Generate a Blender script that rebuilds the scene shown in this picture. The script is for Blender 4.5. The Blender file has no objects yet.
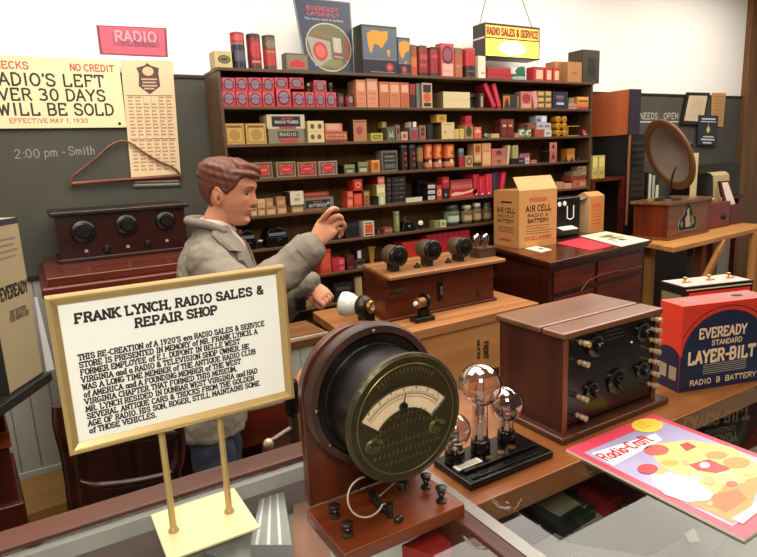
import bpy, math, random
from mathutils import Vector, Matrix, Euler
random.seed(7)
S = bpy.context.scene
COL = S.collection
PI = math.pi
# ------------------------------------------------------------------ camera model
H = 1.42
CX, CY, FPX = 378.5, 278.5, 581.21
def _rot(yaw, pitch, roll):
    r = Vector((math.cos(yaw), -math.sin(yaw), 0)); ff = Vector((math.sin(yaw), math.cos(yaw), 0)); u = Vector((0, 0, 1))
    f2 = ff*math.cos(pitch) - u*math.sin(pitch); u2 = u*math.cos(pitch) + ff*math.sin(pitch)
    return r*math.cos(roll) + u2*math.sin(roll), u2*math.cos(roll) - r*math.sin(roll), f2
RX, RY, RF = _rot(0.53075336, 0.19970099, -0.04471674)
EYE = Vector((0, 0, H))
def at(px, py, n=None, o=None, **k):
    """world point seen at a photo pixel, on the plane x=, y= or z= (or through o with normal n)"""
    d = RX*((px-CX)/FPX) - RY*((py-CY)/FPX) + RF
    if n is not None:
        n = Vector(n); t = (Vector(o)-EYE).dot(n)/d.dot(n); return EYE + d*t
    a, v = list(k.items())[0]; i = 'xyz'.index(a)
    return EYE + d*((v-EYE[i])/d[i])
cam = bpy.data.cameras.new('camera'); cam.sensor_width = 36; cam.lens = FPX/757*36; cam.clip_start = .02
co = bpy.data.objects.new('camera', cam); COL.objects.link(co)
co.matrix_world = Matrix(((RX.x, RY.x, -RF.x, 0), (RX.y, RY.y, -RF.y, 0), (RX.z, RY.z, -RF.z, H), (0, 0, 0, 1)))
S.camera = co
# ------------------------------------------------------------------ materials
_mc = {}
def lin(h):
    h = h.lstrip('#'); c = [int(h[i:i+2], 16)/255 for i in (0, 2, 4)]
    return tuple(x/12.92 if x <= .04045 else ((x+.055)/1.055)**2.4 for x in c)
def _new(key):
    m = bpy.data.materials.new(key); m.use_nodes = True; _mc[key] = m
    return m, m.node_tree, m.node_tree.nodes['Principled BSDF']
STOCK_DIM = 1.0   # colour factor: darkens the shelf stock in place of deeper shade on it
def C(h, rough=.55, metal=0, var=.12, scale=30, bump=0):
    """plain painted / printed / plastic colour with a little procedural unevenness"""
    key = f'paint_{h}_{rough}_{metal}_{var}_{scale}_{bump}_{STOCK_DIM}'
    if key in _mc: return _mc[key]
    m, nt, b = _new(key); c = tuple(x*STOCK_DIM for x in lin(h))
    tc = nt.nodes.new('ShaderNodeTexCoord'); nz = nt.nodes.new('ShaderNodeTexNoise'); nz.inputs['Scale'].default_value = scale
    nz.inputs['Detail'].default_value = 3
    mx = nt.nodes.new('ShaderNodeMix'); mx.data_type = 'RGBA'
    mx.inputs[6].default_value = (*[x*(1-var) for x in c], 1); mx.inputs[7].default_value = (*[min(1, x*(1+var)) for x in c], 1)
    nt.links.new(tc.outputs['Object'], nz.inputs['Vector']); nt.links.new(nz.outputs['Fac'], mx.inputs[0])
    nt.links.new(mx.outputs[2], b.inputs['Base Color'])
    b.inputs['Roughness'].default_value = rough; b.inputs['Metallic'].default_value = metal
    if bump:
        bp = nt.nodes.new('ShaderNodeBump'); bp.inputs['Strength'].default_value = bump; bp.inputs['Distance'].default_value = .004
        nt.links.new(nz.outputs['Fac'], bp.inputs['Height']); nt.links.new(bp.outputs[0], b.inputs['Normal'])
    return m
def W(a, bcol, rough=.35, axis='X', scale=18, coat=0.0):
    """wood: stretched noise grain between two tones"""
    key = f'wood_{a}_{bcol}_{rough}_{axis}_{scale}_{coat}'
    if key in _mc: return _mc[key]
    m, nt, b = _new(key)
    tc = nt.nodes.new('ShaderNodeTexCoord'); mp = nt.nodes.new('ShaderNodeMapping')
    s = [scale*2.2]*3; s['XYZ'.index(axis)] = scale*.14; mp.inputs['Scale'].default_value = s
    nz = nt.nodes.new('ShaderNodeTexNoise'); nz.inputs['Scale'].default_value = 1; nz.inputs['Detail'].default_value = 6; nz.inputs['Distortion'].default_value = .6
    cr = nt.nodes.new('ShaderNodeValToRGB'); cr.color_ramp.elements[0].position = .32; cr.color_ramp.elements[1].position = .68
    cr.color_ramp.elements[0].color = (*lin(a), 1); cr.color_ramp.elements[1].color = (*lin(bcol), 1)
    nt.links.new(tc.outputs['Object'], mp.inputs[0]); nt.links.new(mp.outputs[0], nz.inputs['Vector']); nt.links.new(nz.outputs['Fac'], cr.inputs[0])
    nt.links.new(cr.outputs[0], b.inputs['Base Color']); b.inputs['Roughness'].default_value = rough
    b.inputs['Coat Weight'].default_value = coat; b.inputs['Coat Roughness'].default_value = .15
    bp = nt.nodes.new('ShaderNodeBump'); bp.inputs['Strength'].default_value = .15; bp.inputs['Distance'].default_value = .002
    nt.links.new(nz.outputs['Fac'], bp.inputs['Height']); nt.links.new(bp.outputs[0], b.inputs['Normal'])
    return m
def GLASS(key='glass', tint=(.93, .96, .95), refl=1.0, thin=True, rough=.02):
    """thin clear glass: see-through with mirror reflections growing at grazing angles"""
    if key in _mc: return _mc[key]
    m = bpy.data.materials.new(key); m.use_nodes = True; _mc[key] = m; nt = m.node_tree
    for n in list(nt.nodes):
        if n.type != 'OUTPUT_MATERIAL': nt.nodes.remove(n)
    out = nt.nodes[0]; tr = nt.nodes.new('ShaderNodeBsdfTransparent'); tr.inputs[0].default_value = (*tint, 1)
    gl = nt.nodes.new('ShaderNodeBsdfGlossy'); gl.inputs['Roughness'].default_value = rough
    fr = nt.nodes.new('ShaderNodeFresnel'); fr.inputs[0].default_value = 1.5
    mu = nt.nodes.new('ShaderNodeMath'); mu.operation = 'MULTIPLY'; mu.inputs[1].default_value = refl; mu.use_clamp = True
    mx = nt.nodes.new('ShaderNodeMixShader'); ge = nt.nodes.new('ShaderNodeNewGeometry'); sb = nt.nodes.new('ShaderNodeMath'); sb.operation = 'SUBTRACT'; sb.inputs[0].default_value = 1
    m2 = nt.nodes.new('ShaderNodeMath'); m2.operation = 'MULTIPLY'; nt.links.new(ge.outputs['Backfacing'], sb.inputs[1])   # only the outer face mirrors; no false total reflection inside
    nt.links.new(fr.outputs[0], mu.inputs[0]); nt.links.new(mu.outputs[0], m2.inputs[0]); nt.links.new(sb.outputs[0], m2.inputs[1]); nt.links.new(m2.outputs[0], mx.inputs[0])
    nt.links.new(tr.outputs[0], mx.inputs[1]); nt.links.new(gl.outputs[0], mx.inputs[2]); nt.links.new(mx.outputs[0], out.inputs[0])
    return m
def EMIT(h, s):
    key = f'lit_{h}_{s}'
    if key in _mc: return _mc[key]
    m, nt, b = _new(key); b.inputs['Base Color'].default_value = (*lin(h), 1)
    b.inputs['Emission Color'].default_value = (*lin(h), 1); b.inputs['Emission Strength'].default_value = s
    return m
# ------------------------------------------------------------------ mesh builder
class MB:
    def __init__(s): s.v = []; s.f = []; s.mi = []; s.mats = []
    def _m(s, m):
        if m not in s.mats: s.mats.append(m)
        return s.mats.index(m)
    def face(s, pts, m):
        b = len(s.v); s.v += [tuple(p) for p in pts]; s.f.append(tuple(range(b, b+len(pts)))); s.mi.append(s._m(m)); return s
    def box(s, x0, x1, y0, y1, z0, z1, m):
        return s.prism([(x0, y0), (x1, y0), (x1, y1), (x0, y1)], z0, z1, m)
    def prism(s, pts, z0, z1, m, mtop=None, top=None):
        n = len(pts); b = len(s.v); k = s._m(m); kt = s._m(mtop) if mtop else k
        tp = top or pts
        s.v += [(p[0], p[1], z0) for p in pts] + [(p[0], p[1], z1) for p in tp]
        a = sum(pts[i][0]*pts[(i+1) % n][1]-pts[(i+1) % n][0]*pts[i][1] for i in range(n))
        for i in range(n):
            j = (i+1) % n; q = (b+i, b+j, b+n+j, b+n+i)
            s.f.append(q if a > 0 else q[::-1]); s.mi.append(k)
        t = tuple(range(b+n, b+2*n)); u = tuple(range(b, b+n))
        s.f.append(t if a > 0 else t[::-1]); s.mi.append(kt); s.f.append(u[::-1] if a > 0 else u); s.mi.append(k)
        return s
    def hexa(s, p, m):
        """8 corners: 4 bottom ccw, 4 top ccw"""
        b = len(s.v); s.v += [tuple(q) for q in p]; k = s._m(m)
        for q in ((3, 2, 1, 0), (4, 5, 6, 7), (0, 1, 5, 4), (1, 2, 6, 5), (2, 3, 7, 6), (3, 0, 4, 7)):
            s.f.append(tuple(b+i for i in q)); s.mi.append(k)
        return s
    def rings(s, R, m, cap=True, closed=False, mfun=None):
        """R: list of rings (lists of equal length)"""
        n = len(R[0]); b = len(s.v); k = s._m(m)
        for r in R: s.v += [tuple(p) for p in r]
        L = len(R)
        for i in range(L if closed else L-1):
            i2 = (i+1) % L
            for j in range(n):
                j2 = (j+1) % n
                s.f.append((b+i*n+j, b+i*n+j2, b+i2*n+j2, b+i2*n+j)); s.mi.append(s._m(mfun(i, j)) if mfun else k)
        if cap and not closed:
            s.f.append(tuple(b+j for j in range(n))[::-1]); s.mi.append(s._m(mfun(0, 0)) if mfun else k)
            s.f.append(tuple(b+(L-1)*n+j for j in range(n))); s.mi.append(s._m(mfun(L-2, 0)) if mfun else k)
        return s
    def lathe(s, prof, o, m, axis=(0, 0, 1), n=24, ms=None, cap=True):
        """prof: (radius, distance along axis); ms: optional material per segment"""
        ax = Vector(axis).normalized(); o = Vector(o)
        e = ax.orthogonal().normalized(); g = ax.cross(e)
        R = [[o+ax*t+(e*math.cos(2*PI*j/n)+g*math.sin(2*PI*j/n))*max(r, 1e-5) for j in range(n)] for r, t in prof]
        return s.rings(R, m, cap=cap, mfun=(lambda i, j: ms[min(i, len(ms)-1)]) if ms else None)
    def cyl(s, p, q, r, m, r2=None, n=16):
        p, q = Vector(p), Vector(q); L = (q-p).length
        return s.lathe([(r, 0), (r if r2 is None else r2, L)], p, m, q-p, n)
    def tube(s, pts, r, m, n=8, closed=False):
        P = [Vector(p) for p in pts]; L = len(P); rr = r if isinstance(r, (list, tuple)) else [r]*L; R = []
        t0 = (P[1]-P[0]).normalized(); e = t0.orthogonal().normalized()
        for i in range(L):
            if closed: t = (P[(i+1) % L]-P[i-1]).normalized()
            else: t = (P[min(i+1, L-1)]-P[max(i-1, 0)]).normalized()
            e = (e-t*e.dot(t)).normalized(); g = t.cross(e)
            R.append([P[i]+(e*math.cos(2*PI*j/n)+g*math.sin(2*PI*j/n))*rr[i] for j in range(n)])
        return s.rings(R, m, closed=closed)
    def ball(s, c, r, m, n=16, k=10):
        r = r if isinstance(r, (list, tuple)) else (r, r, r); R = []
        for i in range(k+1):
            a = PI*i/k - PI/2; cr = max(math.cos(a), 1e-3)
            R.append([(c[0]+r[0]*cr*math.cos(2*PI*j/n), c[1]+r[1]*cr*math.sin(2*PI*j/n), c[2]+r[2]*math.sin(a)) for j in range(n)])
        return s.rings(R, m)
    def plate(s, O, U, V, u0, u1, v0, v1, m, d=0.0):
        """rectangle in the plane O+u*U+v*V, lifted d along UxV"""
        O, U, V = Vector(O), Vector(U), Vector(V); N = U.cross(V).normalized()*d
        return s.face([O+U*u+V*v+N for u, v in ((u0, v0), (u1, v0), (u1, v1), (u0, v1))], m)
    def poly(s, O, U, V, pts, m, d=0.0):
        O, U, V = Vector(O), Vector(U), Vector(V); N = U.cross(V).normalized()*d
        return s.face([O+U*u+V*v+N for u, v in pts], m)
    def ell(s, O, U, V, cu, cv, ru, rv, m, d=0.0, n=20):
        return s.poly(O, U, V, [(cu+ru*math.cos(2*PI*i/n), cv+rv*math.sin(2*PI*i/n)) for i in range(n)], m, d)
    def build(s, name, parent=None, loc=None, rot=None, bevel=0, seg=2, angle=38):
        me = bpy.data.meshes.new(name); me.from_pydata(s.v, [], s.f)
        for m in s.mats: me.materials.append(m)
        me.polygons.foreach_set('material_index', s.mi); me.polygons.foreach_set('use_smooth', [True]*len(s.f))
        me.update(); me.set_sharp_from_angle(angle=math.radians(angle))
        o = bpy.data.objects.new(name, me); COL.objects.link(o)
        if parent: o.parent = parent
        if loc is not None: o.location = loc
        if rot is not None: o.rotation_euler = rot
        if bevel:
            md = o.modifiers.new('bevel', 'BEVEL'); md.width = bevel; md.segments = seg; md.limit_method = 'ANGLE'; md.angle_limit = .7
            md.use_clamp_overlap = True; md.harden_normals = True
        return o
def tag(o, label=None, cat=None, group=None, kind=None):
    if label: o['label'] = label
    if cat: o['category'] = cat
    if group: o['group'] = group
    if kind: o['kind'] = kind
    return o
def thing(name, label, cat, loc=(0, 0, 0), rz=0, group=None):
    o = bpy.data.objects.new(name, None); COL.objects.link(o); o.empty_display_size = .05
    o.location = loc; o.rotation_euler = (0, 0, rz); return tag(o, label, cat, group)
ORD = ['first', 'second', 'third', 'fourth', 'fifth', 'sixth', 'seventh', 'eighth', 'ninth', 'tenth', 'eleventh', 'twelfth', 'thirteenth', 'fourteenth']
# ------------------------------------------------------------------ stroke lettering (4 wide x 6 high grid)
def _o(x0, y0, x1, y1, n=14, a0=0, a1=360):
    cx, cy, rx, ry = (x0+x1)/2, (y0+y1)/2, (x1-x0)/2, (y1-y0)/2
    return [(cx+rx*math.cos(math.radians(a0+(a1-a0)*i/n)), cy+ry*math.sin(math.radians(a0+(a1-a0)*i/n))) for i in range(n+1)]
def _s(t): return [[tuple(float(q) for q in p.split(',')) for p in st.split()] for st in t.split('|')]
G = {
'A': _s('0,0 2,6 4,0|.9,2 3.1,2'), 'B': _s('.5,0 .5,6 2.6,6 3.5,5.4 3.5,3.8 2.6,3.1 .5,3.1|2.6,3.1 3.8,2.4 3.8,.8 2.6,0 .5,0'),
'C': [_o(.2, 0, 4.2, 6, 12, 48, 312)], 'D': _s('.5,0 .5,6 2,6 3.4,5.2 4,3.6 4,2.4 3.4,.8 2,0 .5,0'),
'E': _s('3.7,1 3.7,0 .5,0 .5,6 3.6,6 3.6,5|.5,3.1 2.8,3.1'), 'F': _s('.5,0 .5,6 3.7,6 3.7,5|.5,3.1 2.8,3.1'),
'G': [_o(.2, 0, 4.2, 6, 12, 48, 330), [(2.4, 2.6), (4, 2.6), (4, .6)]], 'H': _s('.4,0 .4,6|3.8,0 3.8,6|.4,3 3.8,3'),
'I': _s('1.2,0 1.2,6'), 'J': _s('2.8,6 2.8,1.3 2,0 1,0 .3,1.2'), 'K': _s('.5,0 .5,6|3.8,6 .5,2.4|1.6,3.6 4,0'),
'L': _s('.6,6 .6,0 3.7,0 3.7,1.2'), 'M': _s('0,0 .4,6 2.2,1.4 4,6 4.5,0'), 'N': _s('.4,0 .4,6 3.8,0 3.8,6'), 'O': [_o(.1, 0, 4.1, 6)],
'P': _s('.5,0 .5,6 2.7,6 3.7,5.3 3.7,3.6 2.7,2.8 .5,2.8'), 'Q': [_o(.1, 0, 4.1, 6), [(2.4, 1.6), (4.1, -.6)]],
'R': _s('.5,0 .5,6 2.7,6 3.6,5.4 3.6,3.8 2.7,3 .5,3|2.2,3 4,0'), 'S': _s('3.7,4.8 3.2,5.7 2.2,6 1,5.8 .4,5 .5,3.9 1.4,3.3 2.8,2.8 3.7,2.1 3.7,.9 2.9,.1 1.6,0 .6,.4 .3,1.4'),
'T': _s('0,5 0,6 4,6 4,5|2,6 2,0'), 'U': _s('.4,6 .4,1.6 1.2,.2 2.8,.1 3.7,1.6 3.7,6'), 'V': _s('0,6 2,0 4,6'), 'W': _s('0,6 1.1,0 2.3,5 3.5,0 4.6,6'),
'X': _s('0,0 4,6|0,6 4,0'), 'Y': _s('0,6 2,2.8 4,6|2,2.8 2,0'), 'Z': _s('.3,5 .3,6 3.8,6 .2,0 3.9,0 3.9,1'),
'0': [_o(.4, 0, 3.8, 6)], '1': _s('.6,5 1.5,6 1.5,0'), '2': _s('.5,4.8 1.2,5.9 2.6,6 3.6,5.1 3.4,3.6 .3,0 3.8,0'), '3': _s('.5,5.6 1.6,6 3.2,5.6 3.4,4 2,3.2 3.6,2.4 3.6,.8 2.2,0 .4,.5'),
'4': _s('2.8,0 2.8,6 .2,2 4,2'), '5': _s('3.5,6 .8,6 .6,3.4 2.4,3.8 3.6,2.8 3.6,1 2.2,0 .4,.5'), '6': _s('3.4,5.8 1.6,5.2 .5,3 .6,1 2,0 3.6,1 3.5,2.8 2,3.4 .6,2.6'),
'7': _s('.4,6 3.7,6 1.6,0'), '8': [_o(.7, 3.1, 3.5, 6), _o(.4, 0, 3.8, 3.1)], '9': _s('3.5,3.4 2,2.6 .6,3.4 .6,5 2,6 3.4,5.2 3.5,3.2 2.6,1 1,0'),
'&': _s('4,0 .9,4.4 1,5.6 2,6 2.9,5.4 2.7,4.3 .5,2.4 .3,1 1.4,0 2.8,.2 4,2.6'), '.': _s('.9,0 .9,.3'), ',': _s('1,.4 .6,-1'), "'": _s('.9,6 .7,4.8'), '-': _s('.5,2.8 2.6,2.8'), ':': _s('.9,.4 .9,.9|.9,3.2 .9,3.7'),
'a': [_o(.3, 0, 3, 3.8), [(3, 3.8), (3, 0)]], 'b': [_o(.5, 0, 3.2, 3.8), [(.5, 6), (.5, 0)]], 'c': [_o(.2, 0, 3.2, 3.8, 10, 45, 315)], 'd': [_o(.3, 0, 3, 3.8), [(3, 6), (3, 0)]],
'e': [[(.3, 2), (3.1, 2)] , _o(.3, 0, 3.1, 3.8, 11, 0, 310)], 'f': _s('2.8,5.6 2,6 1.2,5.2 1.2,0|.2,3.8 2.4,3.8'), 'h': _s('.5,0 .5,6|.5,2.8 1.8,3.8 2.8,3.2 2.8,0'), 'i': _s('1.2,0 1.2,3.8|1.2,5 1.2,5.4'),
'l': _s('1,0 1,6'), 'm': _s('.2,0 .2,3.8|.2,3 1.2,3.8 2,3 2,0|2,3 3,3.8 3.8,3 3.8,0'), 'n': _s('.5,0 .5,3.8|.5,2.8 1.8,3.8 2.8,3.2 2.8,0'), 'o': [_o(.3, 0, 3.1, 3.8)],
'p': [_o(.5, 0, 3.2, 3.8), [(.5, 3.8), (.5, -2)]], 'r': _s('.6,0 .6,3.8|.6,2.6 1.6,3.7 2.6,3.7'), 's': _s('2.7,3.3 1.6,3.8 .6,3 1.6,2 2.7,1 1.6,0 .4,.5'), 't': _s('1.3,5.6 1.3,.6 2,0 2.7,.4|.3,3.8 2.5,3.8'),
'u': _s('.5,3.8 .5,.8 1.4,0 2.8,.8|2.8,3.8 2.8,0'), 'v': _s('.2,3.8 1.6,0 3,3.8'), 'y': _s('.2,3.8 1.6,.4|3,3.8 1,-2'),
}
ADV = {' ': 2.6, 'I': 3.3, '.': 2, ',': 2, "'": 1.9, '-': 3.2, ':': 2, 'M': 5.7, 'W': 5.8, 'i': 2.4, 'l': 2.2, 'm': 4.8, 't': 3.2, 'f': 3, 'r': 3, '1': 3.6}
def adv(c): return ADV.get(c, 4.2 if c.islower() else 5.1)
def tw(t): return sum(adv(c) for c in t)-1.1
def text(mb, t, O, U, V, u, v, h, m, w=.16, serif=False, fit=None, align='l', d=.0006):
    """lettering in plane O,U,V (unit vectors), cap height h, stroke width w*h; fit = total width"""
    k = h/6; kx = k if fit is None else fit/tw(t)
    if align == 'c': u -= tw(t)*kx/2
    O, U, V = Vector(O), Vector(U), Vector(V); N = U.cross(V).normalized()*d; hw = w*h/2; cnt = [0]
    def seg(a, b):
        e = Vector((b[0]-a[0], b[1]-a[1]));
        if e.length < 1e-6: return
        e.normalize(); g = Vector((-e.y, e.x))*hw; a = Vector(a)-e*hw*.7; b = Vector(b)+e*hw*.7
        cnt[0] += 1; Nk = N*(1+.06*(cnt[0] % 7)); mb.face([O+U*q.x+V*q.y+Nk for q in (a-g, b-g, b+g, a+g)], m)
    x = u
    for c in t:
        for st in G.get(c, []):
            P = [(x+p[0]*kx, v+p[1]*k) for p in st]
            for i in range(len(P)-1): seg(P[i], P[i+1])
            if serif and c not in 'OQCGS0&.,\'-DB8':
                for e, nb in ((0, 1), (-1, -2)):
                    if st[e][1] in (0, 6) and abs(st[e][1]-st[nb][1]) > 1.5:
                        seg((P[e][0]-.75*kx, P[e][1]), (P[e][0]+.75*kx, P[e][1]))
        x += adv(c)*kx
X_, Y_, Z_ = Vector((1, 0, 0)), Vector((0, 1, 0)), Vector((0, 0, 1))
# ================================================================== THE SETTING
YW = 2.95
wallm = C('#f6f3ee', .7, var=.03, scale=3)
tag(MB().box(-2.2, 7.2, YW, YW+.12, 1.0, 2.75, wallm).build('wall_back'), kind='structure')
# beadboard wainscot under the chalkboards
wb = MB().box(-2.2, 7.2, YW+.004, YW+.12, 0, 1.0, C('#a9a79f', .6))
wains = C('#b4b1a9', .55, var=.05)
for i in range(117):
    x = -2.2+i*.08
    wb.box(x+.003, x+.077, YW-.008, YW+.004, .1, .99, wains)
tag(wb.build('trim_1'), kind='structure')
tag(MB().box(-2.2, 7.2, YW-.022, YW-.0085, 0, .1, C('#c8c5bb', .5)).build('baseboard_back', bevel=.003), kind='structure')
tag(MB().box(7.2, 7.32, -1.2, YW+.12, 0, 2.75, wallm).build('wall_right'), kind='structure')
tag(MB().box(-2.32, -2.2, -1.2, YW+.12, 0, 2.75, wallm).build('wall_left'), kind='structure')
tag(MB().box(-2.2, 7.2, -1.2, YW, -.1, 0, W('#4a2f1e', '#6b4630', .4, 'X', 6)).build('floor'), kind='structure')
tag(MB().box(-2.32, 7.32, -1.2, YW+.12, 2.75, 2.85, C('#b4ac9e', .8)).build('ceiling'), kind='structure')
# wooden post at the right end of the wall
a = at(746, 100, y=2.90); b = at(775, 100, y=2.90)
tag(MB().box(a.x, b.x, 2.90, YW-.001, 0, 2.75, W('#5a3a1c', '#7a5228', .5, 'Z', 10)).build('trim_2', bevel=.004), kind='structure')
# chalkboards on the back wall
slate = C('#46453c', .7, var=.35, scale=4)
def chalkboard(x0, x1, zt, label, words):
    t = thing('chalkboard', label, 'chalkboard', (x0, YW, .99))
    MB().box(0, x1-x0, -.012, -.001, .0, zt-.99, slate).build('slate', t)
    f = MB(); fr = W('#1c1410', '#2a1e16', .5, 'X')
    f.box(-.02, x1-x0+.02, -.02, -.001, zt-.99, zt-.975, fr); f.box(-.02, x1-x0+.02, -.02, -.001, -.02, 0, fr)
    f.box(-.02, 0, -.02, -.001, 0, zt-.99, fr); f.box(x1-x0, x1-x0+.02, -.02, -.001, 0, zt-.99, fr)
    f.build('frame', t)
    words(lambda fn: (lambda c: (fn(c), c.build('chalk_word', t)))(MB()), Vector((0, -.0125, 0)), t.location); return t
chalk = C('#969a90', .9); chalk2 = C('#d6d8d0', .9)
def w1(c, O, L):
    p = at(5, 156, y=YW-.013)-L; q = at(94, 148, y=YW-.013)-L
    for s, f0_, f1_ in (('2:00', .10, .37), ('pm', .42, .56), ('Smith', .70, 1.0)): c(lambda b, s=s, f0_=f0_, f1_=f1_: text(b, s, O, X_, Z_, p.x+(q.x-p.x)*f0_, p.z-.012+.012*f0_, .036, chalk, .10, fit=(q.x-p.x)*(f1_-f0_)))
    c(lambda b: text(b, '-', O, X_, Z_, p.x+(q.x-p.x)*.62, p.z-.006, .03, chalk, .12))
def w2(c, O, L):
    p = at(640, 115, y=YW-.013)-L; q = at(679, 113, y=YW-.013)-L
    c(lambda b: text(b, 'NEEDS', O, X_, Z_, p.x, p.z-.03, .045, chalk2, .1, fit=(q.x-p.x)*.44))
    c(lambda b: text(b, 'OPEN', O, X_, Z_, p.x+(q.x-p.x)*.6, p.z-.03, .045, chalk2, .1, fit=(q.x-p.x)*.38))
    c(lambda b: b.plate(O, X_, Z_, p.x-.05, q.x, p.z-.055, p.z-.048, chalk2, .0006))
zt = at(120, 76.5, y=YW).z
chalkboard(-1.0, 1.02, zt, 'dark chalkboard on the left of the wall, chalked with an afternoon appointment', w1)
a = at(744, 100, y=YW)
chalkboard(3.42, a.x-.03, zt-.02, 'dark chalkboard right of the shelves with two chalked words above a line', w2)

# ================================================================== SHOWCASES (front counter)
ZC = .94
rail = W('#3c1a0e', '#582c18', .5, 'X', 14, 0); railY = W('#3c1a0e', '#582c18', .5, 'Y', 14, 0)
gm = GLASS('showcase_glass', (.95, .97, .965), .9)
gray = C('#8d8a84', .35, .4); cream = C('#b9b2a4', .7)
t = thing('glass_showcase', 'wood framed glass showcase that carries the framed sign, left part of the counter', 'showcase', (0, 0, 0))
MB().box(-.9, .455, .842, .892, .86, ZC+.004, rail).build('back_rail', t, bevel=.003)
MB().box(.432, .4555, -.3, .8415, .86, ZC+.004, railY).build('side_rail', t, bevel=.003)
MB().box(-.9, .4315, -.3, .8415, ZC-.006, ZC, gm).build('glass_top', t)
m = MB(); m.box(-.9, .4315, .826, .8415, ZC-.03, ZC-.0065, gray); m.build('metal_strip', t)
MB().box(-.9, .45, .85, .885, .08, .8595, W('#3a1c10', '#552b19', .4, 'Z')).build('back_panel', t)
MB().box(.436, .452, -.3, .8415, .08, .8595, C('#cfc9bb', .6)).build('side_panel', t)
MB().box(-.9, .4355, -.3, .8495, .83, .84, C('#b4b2aa', .6)).build('display_shelf', t)
MB().box(-.9, .455, -.3, .889, 0, .0795, W('#3a1c10', '#552b19', .4, 'X')).build('plinth', t)
t = thing('glass_showcase', 'glass topped showcase with a wide orange wood ledge under the magazine and old radio', 'showcase', (0, 0, 0))
plank = W('#703e1e', '#945a2c', .3, 'X', 9, .25); plankY = W('#703e1e', '#945a2c', .3, 'Y', 9, .25)
MB().box(.476, 2.0, .572, .93, .90, ZC, plank).build('wood_ledge', t, bevel=.003)
MB().box(.4565, .4755, -.3, .93, .90, ZC+.003, gray).build('metal_strip', t)
MB().box(.476, 2.0, .19, .5715, ZC-.006, ZC, gm).build('glass_top', t)
MB().box(.476, 2.0, .165, .1895, .90, ZC, C('#6d5a33', .3, .5)).build('front_strip', t)
MB().box(.476, 2.0, -.3, .1645, .90, ZC, W('#5b2c18', '#7d4426', .35, 'X', 9, .2)).build('front_ledge', t, bevel=.003)
MB().box(.476, 2.0, .19, .5715, .79, .80, C('#80796c', .7)).build('display_shelf', t)
MB().box(.46, .4755, -.3, .93, .08, .8995, C('#8f8a80', .6)).build('side_panel', t)
MB().box(.476, 2.0, .91, .93, .08, .8995, W('#3a1c10', '#552b19', .4, 'Z')).build('back_panel', t)
MB().box(.46, 2.0, -.3, .93, 0, .0795, W('#3a1c10', '#552b19', .4, 'X')).build('plinth', t)
# --- things lying inside the right showcase, on the display shelf (z .80)
ZS = .80
def flat(px4, z, th, m, name, label, cat, mtop=None, top=None):
    P = [at(x, y, z=z+th) for x, y in px4]; c = sum(P, Vector())/4
    mb = MB().prism([(p.x-c.x, p.y-c.y) for p in P], 0, th, m, mtop)
    if top: top(mb, [Vector((p.x-c.x, p.y-c.y, th)) for p in P])
    return tag(mb.build(name, loc=(c.x, c.y, z)), label, cat)
def inset(f, m, a=.18):
    def g(mb, P):
        c = sum(P, Vector())/4; mb.face([c+(p-c)*(1-a)+Vector((0, 0, .0005)) for p in P], m)
    return g
flat([(503, 494), (548, 474), (596, 507), (564, 527)], ZS, .022, C('#1e2b22', .4), 'instruction_book', 'dark green book with a tan panel on its cover under the showcase glass', 'book', top=inset(None, C('#7d7656', .6), .35))
flat([(577, 486), (592, 479), (622, 494), (606, 503)], ZS, .03, C('#a02a30', .5), 'small_box', 'small red box under the showcase glass below the magazine edge', 'box')
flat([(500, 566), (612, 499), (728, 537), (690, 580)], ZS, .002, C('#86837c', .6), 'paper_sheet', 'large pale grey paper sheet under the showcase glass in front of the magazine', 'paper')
flat([(556, 540), (640, 500), (700, 525), (650, 556)], ZS+.0025, .001, C('#5e5b55', .6), 'paper_sheet', 'darker grey page lying on the large pale sheet in the showcase', 'paper')
flat([(684, 534), (694, 528), (700, 541), (690, 543)], ZS+.0045, .001, C('#ecebe4', .6), 'paper_tag', 'little white three sided paper tag on the grey page in the showcase', 'paper')
flat([(675, 430), (700, 404), (748, 414), (735, 442)], ZS, .04, C('#3b3326', .6, bump=.8, scale=120), 'woven_tray', 'dark woven tray under the glass behind the magazine', 'tray')
# --- things inside the left showcase
ZL0 = .8405
flat([(250, 545), (262, 488), (282, 480), (292, 545)], ZL0, .05, C('#8b8a86', .5), 'ribbed_box', 'grey ribbed box under the glass right of the gold sign base', 'box', top=lambda mb, P: [mb.face([P[0].lerp(P[3], k)+Z_*.0006, P[0].lerp(P[3], k+.08)+Z_*.0006, P[1].lerp(P[2], k+.08)+Z_*.0006, P[1].lerp(P[2], k)+Z_*.0006], C('#cfcdc8', .5)) for k in (.12, .4, .68)])
flat([(290, 560), (294, 500), (325, 480), (330, 560)], ZL0, .02, C('#8a5c47', .6), 'box_lid', 'brown wooden box lid under the glass beside the grey ribbed box', 'lid')
flat([(402, 545), (433, 529), (455, 540), (436, 556)], ZL0, .06, C('#a3231f', .5), 'red_box', 'red box seen through the glass under the meter base', 'box')
flat([(448, 590), (452, 530), (470, 530), (520, 590)], ZL0, .003, C('#e8e4da', .6), 'paper_sheet', 'white paper under the glass along the showcase side rail', 'paper')
flat([(172, 575), (205, 552), (262, 575), (220, 600)], ZL0, .04, C('#4c5a4e', .5), 'green_box', 'dull green box under the glass in front of the gold sign base', 'box')
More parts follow.
